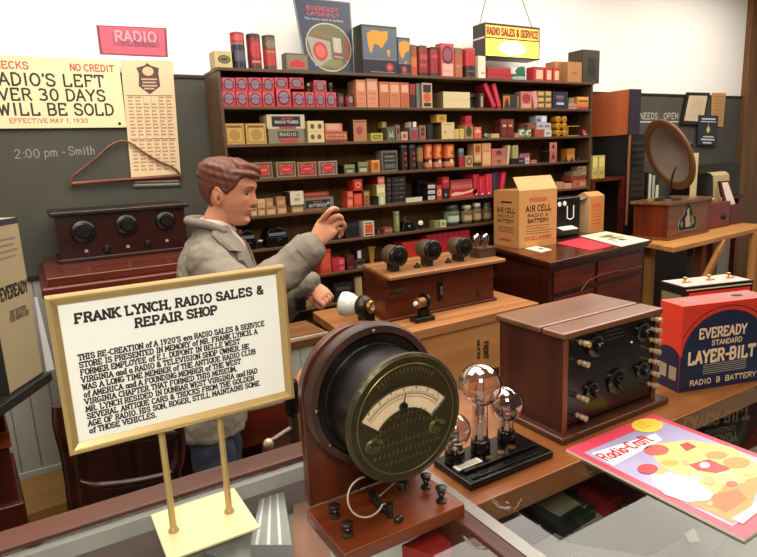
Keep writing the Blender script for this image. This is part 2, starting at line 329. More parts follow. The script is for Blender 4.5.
# ================================================================== FRAMED SIGN on gold stand
gold = C('#bda068', .36, .35, .06); goldd = C('#8a6a2c', .35, .8, .06); basegold = C('#d8ccA0'.lower(), .35, .25, .04)
SX0, SX1, SZ0, SZ1, SY = -.001, .286, 1.093, 1.286, .745
t = thing('framed_sign', 'gold framed white text sign on two gold posts telling about the radio repair shop', 'sign', (.145, .753, ZC))
def L(p, o): return (p[0]-o[0], p[1]-o[1], p[2]-o[2])
so = (.145, .753, ZC)
m = MB(); m.box(.085-so[0], .206-so[0], .695-so[1], .812-so[1], 0, .004, basegold); m.build('base', t, bevel=.0015)
for i, x in enumerate((.105, .181)):
    m = MB(); m.cyl((x-so[0], .0, .004), (x-so[0], .0, SZ0-ZC+.004), .0043, gold, n=20)
    m.lathe([(.0075, 0), (.0065, .003), (.0045, .006)], (x-so[0], 0, .004), gold, n=20); m.build('post', t)
# frame: four mitred bars with a sloping inner face
fw = .0115; m = MB(); y0 = SY-so[1]; R = []
def ringq(ix, y): return [(SX0+ix-so[0], y, SZ0+ix-ZC), (SX1-ix-so[0], y, SZ0+ix-ZC), (SX1-ix-so[0], y, SZ1-ix-ZC), (SX0+ix-so[0], y, SZ1-ix-ZC)]
prof = [(0, y0+.006), (0, y0-.006), (.002, y0-.0075), (.0045, y0-.0075), (.0055, y0-.0055), (fw, y0-.001), (fw, y0+.001)]
rr = [ringq(a, b) for a, b in prof]
m.rings(rr, gold, cap=False); m.build('frame', t, angle=20)
card = C('#fffdf2', .5, var=.015)
m = MB(); m.box(SX0+.004-so[0], SX1-.004-so[0], y0, y0+.004, SZ0+.004-ZC, SZ1-.004-ZC, card)
ink = C('#2b211c', .6); Tn = 'FRANK LYNCH, RADIO SALES &'
O = Vector((-so[0], y0, -ZC))
text(m, Tn, O, X_, Z_, .026, 1.2505, .0104, ink, .26, True, fit=.228, d=.0003)
text(m, 'REPAIR SHOP', O, X_, Z_, .090, 1.2335, .0104, ink, .26, True, fit=.100, d=.0003)
body = ["THIS RE-CREATION of A 1920'S era RADIO SALES & SERVICE", "STORE IS PRESENTED IN MEMORY of MR. FRANK LYNCH. A", "FORMER EMPLOYEE of E.I. DUPONT IN BELLE WEST",
 "VIRGINIA and a RADIO & TELEVISION SHOP OWNER. HE", "WAS A LONG TIME MEMBER of THE ANTIQUE RADIO CLUB", "of AMERICA and A FOUNDING MEMBER of THE WEST", "VIRGINIA CHAPTER THAT FORMED THIS MUSEUM.",
 "MR. LYNCH RESIDED IN DUNBAR WEST VIRGINIA and HAD", "SEVERAL ANTIQUE CARS & TRUCKS FROM THE GOLDEN", "AGE OF RADIO. HIS SON, ROGER, STILL MAINTAINS SOME", "of THOSE VEHICLES."]
k0 = .2285/tw(body[0])
for i, ln in enumerate(body):
    text(m, ln, O, X_, Z_, .0235, 1.2055-i*.00925, .0065, ink, .235, True, fit=k0*tw(ln), d=.0003)
m.build('text_card', t)

# ================================================================== MAGAZINE
MZ = ZC+.004; c0 = Vector((.81, .466, ZC))
def mpx(x, y): p = at(560+x/3.147, 380+y/3.147, z=MZ); return (p.x-c0.x, p.y-c0.y)
red = C('#e2475f', .4, var=.05); m = MB()
Q = [(-.113, -.14), (.113, -.14), (.113, .14), (-.113, .14)]
m.prism(Q, 0, .004, C('#e9dcc6', .6), red)
O = Vector((0, 0, .004))
def mp(pts, col, d): m.poly(O, X_, Y_, [mpx(*p) for p in pts], col, d)
def me(cx, cy, rx, ry, col, d, n=18): mp([(cx+rx*math.cos(-2*PI*i/n), cy+ry*math.sin(-2*PI*i/n)) for i in range(n)], col, d)
def ccw(pts):
    q = [mpx(*p) for p in pts]; a = sum(q[i][0]*q[(i+1) % len(q)][1]-q[(i+1) % len(q)][0]*q[i][1] for i in range(len(q)))
    return pts if a > 0 else pts[::-1]
def mp(pts, col, d): m.poly(O, X_, Y_, [mpx(*p) for p in ccw(pts)], col, d)
m.plate(O, X_, Y_, -.1, .1, -.118, .115, C('#a9a2c8', .4), .0003)
yel = C('#f6cd78', .45); ora = C('#e98a4c', .45); dred = C('#b23a3c', .45); wht = C('#fffaf2', .5); skn = C('#f0a878', .5)
mp([(275, 205), (410, 190), (540, 212), (640, 275), (600, 400), (545, 425), (470, 385), (480, 360), (420, 312), (330, 280), (296, 245)], yel, .0006)
mp([(470, 380), (520, 330), (640, 300), (600, 400), (545, 452), (480, 420), (400, 388)], ora, .0008)
mp([(440, 370), (560, 345), (590, 375), (520, 420)], C('#c86a3c', .45), .0010)
mp([(285, 300), (330, 290), (372, 300), (425, 315), (482, 362), (470, 380), (400, 386), (330, 362), (296, 330)], wht, .0012)
me(315, 287, 22, 14, skn, .0013); me(276, 282, 33, 16, dred, .0015); me(472, 392, 9, 8, skn, .0015)
me(303, 222, 40, 17, C('#d65a50', .45), .0010); mp([(405, 268), (468, 250), (537, 281), (500, 296), (432, 286)], dred, .0010); mp([(376, 205), (402, 197), (430, 212), (398, 226)], dred, .0010)
me(345, 262, 30, 10, C('#caa040', .45), .0008); me(395, 262, 14, 10, skn, .0010); me(455, 270, 16, 9, wht, .0013)
me(492, 238, 36, 12, ora, .0010); me(555, 262, 44, 18, ora, .0010); me(560, 315, 26, 12, C('#e8d27c', .45), .0010); me(430, 305, 22, 12, C('#f8e2a0', .45), .0010)
me(470, 318, 20, 14, skn, .0013); me(520, 300, 28, 9, C('#f8e2a0', .45), .0012); me(540, 328, 18, 9, C('#d65a50', .45), .0013); me(590, 290, 22, 12, C('#f2b47a', .45), .0013)
mp([(538, 438), (625, 388), (625, 415), (575, 455)], C('#e4e0d2', .5), .0012)
mp([(98, 232), (300, 170), (322, 190), (168, 272)], wht, .0010)
p0 = mpx(150, 258); p1 = mpx(300, 196)
text(m, 'Radio-Craft', O, X_, Y_, p0[0], p0[1]+.001, .022, C('#c8323e', .5), .16, fit=p1[0]-p0[0], d=.0013)
me(275, 145, 50, 22, C('#f4d34a', .45), .0012)
e0 = mpx(236, 150)
for i in range(3): text(m, ':::....:::....'[:12], O, X_, Y_, e0[0]+.004, e0[1]+.004-i*.008, .006, C('#8a5a1c', .5), .14, d=.0015)
tag(m.build('radio_magazine', loc=c0), 'red bordered radio magazine with a man in a white shirt painted on its cover', 'magazine')

# ================================================================== THE WALL METER on its wooden stand
t = thing('electrical_meter', 'round antique brass faced meter on an upright wooden board with terminals', 'meter', (.36, .62, ZC))
mo = Vector((.36, .62, ZC)); FC = Vector((.37, .575, 1.10))-mo
mw = W('#56220e', '#7c3a1a', .3, 'X', 12, .3); mwz = W('#40190c', '#662e16', .3, 'Z', 12, .3)
brass = C('#453d27', .4, .6, .35, 50, .7); blk = C('#14120f', .3, .1)
m = MB(); m.box(-.098, .087, -.063, .05, .003, .022, mw); m.build('wooden_base', t, bevel=.003)
for x, y in ((-.088, -.052), (.078, -.052), (-.088, .04), (.078, .04)):
    m = MB(); m.cyl((x, y, 0), (x, y, .0045), .007, blk); m.build('foot', t)
# back board with semicircular top
n = 30; bz = 1.118-ZC; pts = [(-.091, .022), (.085, .022), (.085, bz)] + [(-.003+.088*math.cos(PI*i/n), bz+.088*math.sin(PI*i/n)) for i in range(1, n)] + [(-.091, bz)]
m = MB(); R = [[(x, y, z) for x, z in pts] for y in (.05, .064)]; m.rings(R, mwz); m.build('back_board', t, bevel=.002)
DC = FC+Vector((0, 0, .006))
m = MB(); m.lathe([(.06, 0), (.1, 0), (.1, .014), (.097, .018), (.088, .019), (.086, .014), (.08, .014)], (DC.x, .0495, DC.z), W('#2a170e', '#442614', .5, 'X', 14), (0, -1, 0), 56, ms=[W('#2a170e', '#442614', .5, 'X', 14)]*4+[blk]*4); m.build('wooden_ring', t)
m = MB(); m.lathe([(.076, 0), (.079, .004), (.077, .012), (.075, .014), (.074, .07), (.074, .083)], (DC.x, .046, DC.z-.003), blk, (0, -1, 0), 48); m.build('drum', t)
m = MB(); m.lathe([(.07, 0), (.083, 0), (.085, .003), (.0845, .008), (.081, .011), (.079, .0095), (.076, .0095), (.0, .0095)], (FC.x, -.036, FC.z), brass, (0, -1, 0), 64)
yF = -.0455; Of = Vector((FC.x, yF, FC.z)); AC = (-.004, -.036)
hi = C('#857c48', .35, .8, .3, 60)
def arc(r, a0, a1, n=24): return [(AC[0]+r*math.cos(math.radians(a0+(a1-a0)*i/n)), AC[1]+r*math.sin(math.radians(a0+(a1-a0)*i/n))) for i in range(n+1)]
def P3(uv, d): return (Of.x+uv[0], Of.y-d, Of.z+uv[1])
# relief: rims, scrolls and rows of raised ornament
m.tube([P3(p, .0006) for p in [(.072*math.cos(2*PI*i/60), .072*math.sin(2*PI*i/60)) for i in range(60)]], .0009, hi, 6, closed=True)
for cxx in (-.05, .045):
    for k in range(3):
        m.tube([P3((cxx+(.012-.003*k)*math.cos(a/3)*1, -.022+k*.001+(.009-.002*k)*math.sin(a/3)), .0004) for a in range(0, 17)], .0008, hi, 5)
for k, (zz, wd, hh) in enumerate(((-.004, .034, .006), (-.016, .05, .007), (-.029, .046, .006), (-.042, .052, .006), (-.054, .036, .005))):
    nn = int(wd*2/.0065)
    for i in range(nn):
        x = -wd+(i+.5)*.0065; dz = .010*(1-(x/.055)**2) if k < 2 else 0
        m.tube([P3((x-.0015, zz+dz), .0003), P3((x+.0005, zz+dz+hh*.5), .0006), P3((x+.001, zz+dz+hh*(.4+.6*((i*7+k) % 3)/2)), .0003)], .0008, hi, 4)
for i in range(16):
    a = math.radians(52+i*5); m.tube([P3((.0625*math.cos(a), .0625*math.sin(a)), .0003), P3((.068*math.cos(a), .068*math.sin(a)), .0003)], .0009, hi, 4)
m.build('brass_face', t, angle=30)
m = MB(); rim = arc(.081, 38, 142)+arc(.050, 142, 38)
pw = [P3(p, .0012) for p in rim]
m.tube(pw, .0014, brass, 6, closed=True); m.build('window_rim', t)
dial = C('#e2c8a0', .5); m = MB()
A, B = arc(.081, 38, 142), arc(.050, 38, 142)
for i in range(24): m.face([P3(A[i], .0006), P3(A[i+1], .0006), P3(B[i+1], .0006), P3(B[i], .0006)][::-1], dial)
ik = C('#3a2c1e', .6)
for i in range(51):
    a = math.radians(44+i*92/50); r1 = .073 if i % 5 else .0755
    u, v = Vector((math.cos(a), math.sin(a))), Vector((-math.sin(a), math.cos(a)))*.00035; c = Vector(AC)
    m.face([P3(c+u*.069-v, .0009), P3(c+u*.069+v, .0009), P3(c+u*r1+v, .0009), P3(c+u*r1-v, .0009)], ik)
for r in (.069, .0655):
    P, Q2 = arc(r, 42, 138, 30), arc(r+.0006, 42, 138, 30)
    for i in range(30): m.face([P3(P[i], .0009), P3(P[i+1], .0009), P3(Q2[i+1], .0009), P3(Q2[i], .0009)], ik)
for i, ch in enumerate('0246802'):
    a = math.radians(132-i*14); text(m, ch, Of, X_, Z_, AC[0]+.077*math.cos(a)-.001, AC[1]+.0765*math.sin(a)-.001, .0032, ik, .16, d=.0010)
m.build('scale', t)
m = MB(); m.lathe([(.006, 0), (.006, .003), (.002, .005)], P3((-.006, .018), .0005), blk, (0, -1, 0), 16)
m.tube([P3((-.006, .018), .002), P3((-.002, .036), .002)], [.0012, .0004], blk, 6); m.build('needle', t)
for a in (90, 215, 325, 0, 180):
    m = MB(); a = math.radians(a); m.ball((DC.x+.088*math.cos(a)*1.03, .030, DC.z+.088*math.sin(a)*1.03), .0035, C('#6a5a3a', .3, .8)); m.build('screw', t)
nik = C('#3d382e', .35, .7)
def post(x, y, tall, nm='terminal'):
    m = MB(); m.lathe([(.0075, 0), (.0075, .002), (.0035, .004), (.0035, tall*.4), (.0055, tall*.55), (.0035, tall*.7), (.0075, tall*.8), (.008, tall*.92), (.005, tall)], (x-mo.x, y-mo.y, .022), nik, n=18); m.build(nm, t)
for x, y, h in ((.288, .632, .018), (.284, .588, .018), (.427, .62, .021), (.424, .58, .023)): post(x, y, h)
m = MB(); m.cyl((-.012, .012, .026), (-.012, -.03, .030), .0055, C('#2c2c20', .4, .3)); m.cyl((-.012, -.03, .022), (-.012, -.03, .042), .005, nik); m.cyl((-.012, .014, .022), (-.012, .014, .036), .005, nik); m.ball((-.008, -.045, .026), (.008, .005, .0045), nik); m.build('switch', t)
m = MB(); m.lathe([(.007, 0), (.009, .004), (.007, .012), (.003, .015)], (FC.x-.002, -.03, FC.z-.092), blk, (0, 0, -1), 16); m.build('adjusting_knob', t)
wire = C('#b3a58c', .5)
m = MB(); m.tube([(-.045+.026*math.cos(math.radians(a)), -.028+.01*math.sin(math.radians(a)), .062+.022*math.sin(math.radians(a))) for a in range(80, 330, 14)]+[(-.012, -.02, .036)], .0012, wire, 6); m.build('wire', t)
m = MB(); m.tube([(.055, .036, .05), (.042, .02, .046), (.025, .012, .040), (.008, .008, .036), (-.006, .008, .03)], .0012, wire, 6); m.build('wire', t)

# ================================================================== TUBE STAND
t = thing('tube_socket_stand', 'black stand with three clear radio tubes standing in its sockets', 'tube stand', (.585, .65, ZC)); to = Vector((.585, .65, ZC))
bak = C('#0d0c0c', .18, 0, .1)
m = MB(); m.box(-.092, .080, -.048, .045, 0, .012, bak); m.build('base', t, bevel=.003)
m = MB(); m.box(-.08, .070, -.022, -.012, .0122, .0165, bak); m.build('bar', t, bevel=.001)
m = MB(); m.box(-.08, .070, -.040, -.034, .0122, .0142, bak); m.build('bar', t, bevel=.001)
m = MB(); m.box(-.083, -.035, -.009, .005, .0122, .0138, C('#d8d2c4', .4));
for i in range(3): m.box(-.078, -.04, -.006+i*.004, -.0045+i*.004, .0138, .0141, C('#7a7266', .5))
m.build('name_plate', t)
for x, y in ((-.018, -.006), (.008, -.004), (.034, .0)):
    m = MB(); m.lathe([(.0065, 0), (.0065, .0015), (.003, .002)], (x, y, .0121), C('#7a5a2a', .4, .6)); m.build('contact', t)
def tube_lamp(x, y, gr, gz, sr, label, tilt=0):
    tt = thing('radio_tube', label, 'radio tube', (x, y, ZC+.0125), 0, 'clear radio tubes on the black stand')
    hgt = gz-ZC-.0125
    m = MB(); m.lathe([(sr, 0), (sr, .013), (sr*.96, .014), (sr*.96, .02), (sr*.5, .021)], (0, 0, 0), bak, n=28); m.build('socket_base', tt)
    a0 = math.asin(min(.98, sr*.78/gr)); zn = hgt-gr*math.cos(a0)
    prof = [(sr*.8, .0212), (sr*.78, (zn+.0212)*.5)]
    for i in range(17):
        a = a0+(PI-a0)*i/16; prof.append((gr*math.sin(a), hgt-gr*math.cos(a)))
    m = MB(); m.lathe(prof, (0, 0, 0), GLASS('tube_glass', (.86, .80, .78), 7, rough=.06), n=36); m.build('glass_bulb', tt)
    m = MB(); s = C('#9a8f86', .25, .9)
    m.cyl((0, 0, .021), (0, 0, hgt*.45), sr*.3, C('#c8beb4', .2, .2), r2=sr*.2, n=12)
    for dx in (-1, 1):
        m.tube([(dx*sr*.2, 0, hgt*.43), (dx*sr*.55, 0, hgt*.75), (dx*sr*.45, 0, hgt*1.05)], .0009, s, 6)
    m.box(-sr*.5, sr*.5, -.0015, .0015, hgt*.55, hgt*.92, C('#a08c84', .3, .9)); m.build('electrodes', tt)
pl = 'big round radio tube in the middle socket of the black stand'
tube_lamp(.570, .67, .0345, 1.066, .016, pl)
tube_lamp(.626, .67, .029, 1.020, .015, 'smaller round radio tube at the right end of the black stand')
tube_lamp(.516, .668, .026, 1.006, .016, 'pear shaped radio tube half hidden behind the round meter')

# ================================================================== OLD RADIO with black panel
t = thing('wooden_radio', 'brown wooden box radio with a black front panel of dials and terminals', 'radio', (.85, .71, ZC)); ro = Vector((.85, .71, ZC))
rw = W('#30120a', '#481c10', .38, 'Z', 10, .1); rt = W('#5c3622', '#7a4c32', .3, 'X', 10, .25)
m = MB(); m.box(-.145, .148, -.090, .092, .0, .012, W('#3a1a10', '#55301c', .35, 'X', 10)); m.build('plinth', t, bevel=.005, seg=3)
m = MB(); m.box(-.128, -.118, -.072, .08, .0122, .178, rw); m.box(.115, .125, -.072, .08, .0122, .178, rw); m.box(-.118, .115, .07, .08, .0122, .178, rw); m.box(-.118, .115, -.062, .07, .0122, .02, rw)
m.box(-.128, -.118, -.0745, -.072, .0122, .178, W('#6a3a20', '#80492a', .3, 'Z', 10)); m.box(.115, .125, -.0745, -.072, .0122, .178, W('#6a3a20', '#80492a', .3, 'Z', 10)); m.build('cabinet', t)
m = MB(); m.box(-.134, .131, -.079, -.0285, .1785, .190, rt); m.build('front_lid', t, bevel=.004, seg=3)
m = MB(); m.box(-.134, .131, -.0255, .086, .1785, .190, rt); m.build('rear_lid', t, bevel=.004, seg=3)
m = MB(); m.box(-.1175, .1145, -.071, -.0625, .0205, .178, C('#100d0c', .22, 0, .3, 8)); m.build('front_panel', t)
def onp(px, py): p = at(px, py, y=ro.y-.071); return p.x-ro.x, p.z-ZC
for px, py, r in ((595, 346, .020), (642, 332, .018), (591, 391, .017), (616, 381, .0245), (641, 370, .016)):
    x, z = onp(px, py); m = MB(); m.lathe([(r, 0), (r, .003), (r*.86, .0055), (r*.5, .0065), (r*.48, .014), (r*.4, .016), (r*.0, .016)], (x, -.0712, z), bak, (0, -1, 0), 32)
    for k in range(24):
        a = 2*PI*k/24; m.tube([(x+r*.8*math.cos(a), -.0772, z+r*.8*math.sin(a)), (x+r*.96*math.cos(a), -.0752, z+r*.96*math.sin(a))], .0004, C('#6e675c', .5), 4)
    m.build('dial', t)
bn = C('#b9a27a', .35, .35)
for px, py in ((580, 342), (579, 362), (578, 396.5), (577, 415), (655, 317.5), (655, 328), (654.6, 338.5), (654.6, 348.5), (654.4, 359), (654, 370.5), (653.8, 382)):
    x, z = onp(px, py); x = min(x, .108); m = MB(); m.lathe([(.0045, 0), (.0045, .002), (.0028, .003), (.0028, .007), (.005, .008), (.005, .013), (.0035, .0145), (.005, .016), (.005, .02), (.0, .022)], (x, -.0712, z), bn, (0, -1, 0), 14); m.build('binding_post', t)
m = MB(); x, z = onp(631, 342); m.ball((x, -.0722, z), .002, C('#f2eee4', .3)); m.build('screw', t)
m = MB()
for i in range(4):
    x, z = onp(606, 338-i*4+8); m.plate(Vector((0, -.0713, 0)), X_, Z_, x, x+.05-i*.006, z+.01, z+.0108, C('#5c4c38', .5))
m.build('engraving', t)

# ================================================================== LAYER-BILT battery box and the one behind
rz = math.radians(-17)
def along(org, px, py, rzz=rz):
    n = (math.sin(-rzz), math.cos(-rzz)*1.0, 0); n = Vector((-math.sin(rzz), math.cos(rzz), 0))
    p = at(px, py, n=n, o=org); d = p-Vector(org); return d.dot(Vector((math.cos(rzz), math.sin(rzz), 0))), p.z-org[2]
t = thing('battery_box', 'red and navy battery carton lettered EVEREADY beside the wooden radio', 'box', (1.056, .64, ZC), rz)
oo = (1.056, .64, ZC)
bred = C('#d93a26', .45, var=.05); navy = C('#1b2540', .4); crm = C('#e9c9a0', .5); Wd, Dp, Hh = .212, .062, .178
m = MB(); m.box(0, Wd, 0, Dp, 0, Hh, bred); O = Vector((0, 0, 0))
for i in range(22): m.plate(O, X_, Z_, 0, Wd, .07+i*.005, .0708+i*.005, C('#b52a1c', .5), .0003)
m.plate(O, X_, Z_, .0, Wd, .0, .075, navy, .0007)
ar = [(.106+.102*math.cos(PI*i/30), .0745+.086*math.sin(PI*i/30)) for i in range(31)]
m.poly(O, X_, Z_, ar, navy, .0007)
# the red arch line around the navy dome
for i in range(30):
    a, b = PI*i/30, PI*(i+1)/30
    if .106+.115*math.cos(a) > Wd or .106+.115*math.cos(b) < 0: continue
    q = lambda a, r, s: (max(0, min(Wd, .106+r*math.cos(a))), .0745+s*math.sin(a))
    m.poly(O, X_, Z_, [q(a, .110, .094), q(a, .112, .096), q(b, .112, .096), q(b, .110, .094)], C('#6a1a1c', .5), .0006)
u0, v0 = along(oo, 699, 337); u1, _ = along(oo, 746, 328)
text(m, 'EVEREADY', O, X_, Z_, u0, .108, .019, crm, .2, fit=u1-u0, d=.001)
text(m, 'STANDARD', O, X_, Z_, .072, .091, .010, crm, .17, fit=.072, d=.001)
u0, v0 = along(oo, 687.7, 364); u1, _ = along(oo, 753.5, 355.5)
text(m, 'LAYER-BILT', O, X_, Z_, u0, .057, .024, crm, .22, fit=u1-u0, d=.001)
for i in range(5): m.plate(O, X_, Z_, .055, .16, .032+i*.0045, .034+i*.0045, C('#8e8474', .5), .001)
text(m, 'RADIO  B  BATTERY', O, X_, Z_, .026, .0115, .0105, crm, .18, fit=.16, d=.001)
# left side
U, V = Vector((0, -1, 0)), Z_; O2 = Vector((0, Dp, 0))
m.plate(O2, U, V, 0, Dp, 0, .07, navy, .0007)
m.poly(O2, U, V, [(Dp/2+Dp/2*math.cos(PI*i/16), .0695+.02*math.sin(PI*i/16)) for i in range(17)], navy, .0007)
for k in range(2): m.plate(O2, U, V, .008+k*.027, .028+k*.027, .022, .05, C('#a89c84', .5), .001)
for i in range(2): text(m, ':::.:::', O2, U, V, .008, .12+i*.018, .008, C('#a52a20', .5), .16, fit=.045, d=.0006)
# top print and hole
O3 = Vector((0, 0, Hh))
m.ell(O3, X_, Y_, .155, .03, .013, .008, C('#120c0c', .8), .0006); m.ell(O3, X_, Y_, .155, .03, .045, .02, C('#8e5a5e', .6), .0003); m.ell(O3, X_, Y_, .045, .03, .025, .014, C('#8e5a5e', .6), .0003)
m.build('carton', t, bevel=.0015)
o2 = (1.219, .738, ZC)
t = thing('radio_battery', 'black and red battery with three terminals on top, behind the red and navy carton', 'battery', o2, rz)
m = MB(); m.box(0, .185, 0, .078, 0, .175, blk); O = Vector((0, 0, 0))
m.plate(O, X_, Z_, .012, .178, .01, .161, bred, .0006); m.plate(O, X_, Z_, .004, .181, .166, .169, C('#d8cfae', .5), .0006)
m.plate(Vector((0, .078, 0)), Vector((0, -1, 0)), Z_, .008, .07, .01, .155, C('#6a6640', .5), .0006)
m.plate(Vector((0, 0, .175)), X_, Y_, .003, .182, .003, .075, C('#c8a096', .5, scale=80, var=.4), .0006)
m.build('battery_case', t, bevel=.001)
for x in (.035, .10, .155):
    m = MB(); m.lathe([(.006, 0), (.006, .002), (.002, .003), (.002, .006), (.0045, .007), (.0045, .012), (.0, .013)], (x, .04, .1757), C('#b8985a', .3, .8), n=14); m.box(x+.004, x+.014, .036, .044, .1757, .178, C('#c8a86a', .3, .8)); m.build('terminal', t)
# ================================================================== THE BIG SHELF UNIT
YS = 2.65; DS = .22
def zat(pts): return sum(at(x, y, y=YS).z for x, y in pts)/len(pts)
B = [zat([(345, 72.3), (449, 76), (540, 81.2)]), zat([(343, 106.6), (442, 107.6), (572.8, 109.3)]), zat([(224.4, 143.9), (419.6, 139.8), (579.4, 136.1)]),
     zat([(266.4, 177.8), (406, 170.8), (552, 162.4)]), zat([(266, 216), (412.5, 201.6), (579.6, 187.5)]), zat([(266.4, 249), (417.8, 230.6), (496.8, 221)]), zat([(333, 273), (359.6, 269)])]
B.append(B[6]-.16); B.append(B[7]-.16); B.append(B[8]-.18)
xl = at(217.6, 75, y=YS).x; xr = at(593.3, 84, y=YS).x
swd = W('#402c1a', '#5a4129', .45, 'X', 8); swz = W('#402c1a', '#5a4129', .45, 'Z', 8); TH = .014
su = thing('shelf_unit', 'tall brown wooden shelf unit filled with battery cartons and radio tubes', 'shelf', (xl, YS, 0))
wd = xr-xl
for x in (0, wd-.014):
    m = MB(); m.box(x, x+.014, 0, DS, 0, B[0]-TH-.0005, swz); m.build('side_panel', su, bevel=.002)
for i, z in enumerate(B):
    m = MB()
    if i == 0: m.box(-.002, wd+.002, -.004, DS, z-TH, z, swd)
    else: m.box(.0145, wd-.0145, .001, DS-.011, z-TH, z, swd)
    m.build('shelf_board', su, bevel=.0015)
m = MB(); m.box(.0145, wd-.0145, DS-.0105, DS, .04, B[0]-TH-.0005, W('#5c401a', '#7d5a28', .6, 'Z', 8)); m.build('back_panel', su)
# ------------------------------------------------------------------ its contents
STOCK_DIM = .66  # shelf stock painted darker, shade of the shelves put into its colours
rows = ['top', 'second', 'third', 'fourth', 'fifth', 'sixth', 'seventh']
# row 0 stands on top of the unit; row n stands on board n
def place(px0, px1, row, yt, yb=None, set_=.012):
    """front-face rectangle of an item standing 'set_' behind the shelf's front edge"""
    y = YS+set_; mid = (px0+px1)/2
    zb = B[row] if yb is None else at(mid, yb, y=y).z
    x0, x1 = at(px0, yt, y=y).x, at(px1, yt, y=y).x
    zt_ = at(mid, yt, y=y).z
    return x0, x1, zb, zt_, y
SHF = 0
def deco(mb, D, w, h, U=X_, V=Z_, O=None):
    O = O or Vector((-w/2, 0, 0))
    for k, d in enumerate(D or []):
        s = d[0]; col = C(d[1], .5, var=.06); lift = .0004+.0003*k
        if s == 'r': mb.plate(O, U, V, w*d[2], w*d[4], h*d[3], h*d[5], col, lift)
        elif s == 'e': mb.ell(O, U, V, w*d[2], h*d[3], w*d[4], h*d[5], col, lift, 18)
        elif s == 't': text(mb, d[2], O, U, V, w*d[3], h*d[4], h*d[5], col, d[7] if len(d) > 7 else .2, fit=w*d[6], d=lift)
        elif s == 'p': mb.poly(O, U, V, [(w*a, h*b) for a, b in d[2]], col, lift)
def carton(px0, px1, row, yt, col, D=None, label='', name='carton', cat='box', yb=None, dep=.07, group=None, set_=.012, lean=0, side=None, base=None):
    x0, x1, zb, z1, y = place(px0, px1, row, yt, yb, set_)
    if base is not None: zb = base
    w, h = x1-x0-.002, z1-zb; mb = MB(); c = C(col, .5, var=.08)
    dep = min(dep, .195-set_)
    mb.box(-w/2, w/2, 0, dep, 0, h, c)
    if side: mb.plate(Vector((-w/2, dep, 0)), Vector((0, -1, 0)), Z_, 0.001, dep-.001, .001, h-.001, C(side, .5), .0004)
    deco(mb, D, w, h)
    o = mb.build(name, loc=(x0+.001+w/2, y, zb+.0003), rot=(0, lean, 0) if lean else None)
    tag(o, label, cat, group); o['ztop'] = z1; del o['ztop']
    return o, z1
def can(px0, px1, row, yt, bands, label='', name='dry_cell', cat='battery', group=None, set_=.012, knob=True, D=None, yb=None, taper=1):
    x0, x1, zb, z1, y = place(px0, px1, row, yt, yb, set_)
    r = (x1-x0)/2*.86; h = z1-zb; mb = MB(); n = len(bands)
    prof = []; ms = []
    z = 0
    for f, c in bands: prof += [(r, h*z), (r, h*f)]; ms += [C(c, .4, var=.1), C(c, .4, var=.1)]; z = f
    prof += [(r*.9, h), (r*.88, h-.003), (0.0, h-.003)]; ms += [C('#2a241e', .5)]*3
    mb.lathe(prof, (0, 0, 0), None or ms[0], n=22, ms=ms)
    if knob: mb.cyl((0, 0, h-.004), (0, 0, h+.008), .004, C('#8a7448', .3, .8), n=10); mb.cyl((r*.6, 0, h-.004), (r*.6, 0, h+.007), .003, C('#8a7448', .3, .8), n=8)
    if D:
        for d in D:   # curved patch facing the room
            s, c, a0, f0, a1, f1 = d; k = 8
            for i in range(k):
                q = [((r+.0006)*math.sin(math.radians(a)), -(r+.0006)*math.cos(math.radians(a))) for a in (a0+(a1-a0)*i/k, a0+(a1-a0)*(i+1)/k)]
                if s == 'r': e0, e1 = (f0, f0), (f1, f1)
                else:
                    t0, t1 = [(2*j/k-1) for j in (i, i+1)]; m_ = (f0+f1)/2; hh = (f1-f0)/2
                    v0, v1 = [hh*math.sqrt(max(0, 1-t*t)) for t in (t0, t1)]; e0, e1 = (m_-v0, m_-v1), (m_+v0, m_+v1)
                mb.face([(q[0][0], q[0][1], h*e0[0]), (q[1][0], q[1][1], h*e0[1]), (q[1][0], q[1][1], h*e1[1]), (q[0][0], q[0][1], h*e1[0])], C(c, .45))
    o = mb.build(name, loc=((x0+x1)/2, y+r, zb+.0003)); tag(o, label, cat, group); return o
# ---- on top of the unit
T = 'atop the shelf unit'
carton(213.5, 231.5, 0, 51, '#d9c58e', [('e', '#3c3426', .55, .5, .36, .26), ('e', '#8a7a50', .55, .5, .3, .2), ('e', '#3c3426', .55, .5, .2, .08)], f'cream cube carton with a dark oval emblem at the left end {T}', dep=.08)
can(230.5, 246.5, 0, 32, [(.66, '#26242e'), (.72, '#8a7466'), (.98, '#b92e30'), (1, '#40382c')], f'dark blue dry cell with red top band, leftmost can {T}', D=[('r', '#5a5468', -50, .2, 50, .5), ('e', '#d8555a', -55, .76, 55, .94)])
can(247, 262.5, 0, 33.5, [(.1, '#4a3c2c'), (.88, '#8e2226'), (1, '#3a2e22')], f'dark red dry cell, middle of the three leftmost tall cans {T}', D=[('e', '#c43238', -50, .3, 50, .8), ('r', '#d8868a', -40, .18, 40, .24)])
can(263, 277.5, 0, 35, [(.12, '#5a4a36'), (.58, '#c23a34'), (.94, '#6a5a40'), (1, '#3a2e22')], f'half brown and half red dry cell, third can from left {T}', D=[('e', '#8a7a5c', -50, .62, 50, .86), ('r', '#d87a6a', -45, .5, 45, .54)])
carton(285, 308, 0, 53.5, '#5c5040', [('r', '#8f7f6c', .04, .08, .96, .92), ('p', '#d0302c', [(.15, .2), (.85, .2), (.8, .5), (.6, .6), (.4, .62), (.2, .5)])], f'small grey brown carton with a red emblem before the blue poster {T}', dep=.05, set_=.008)
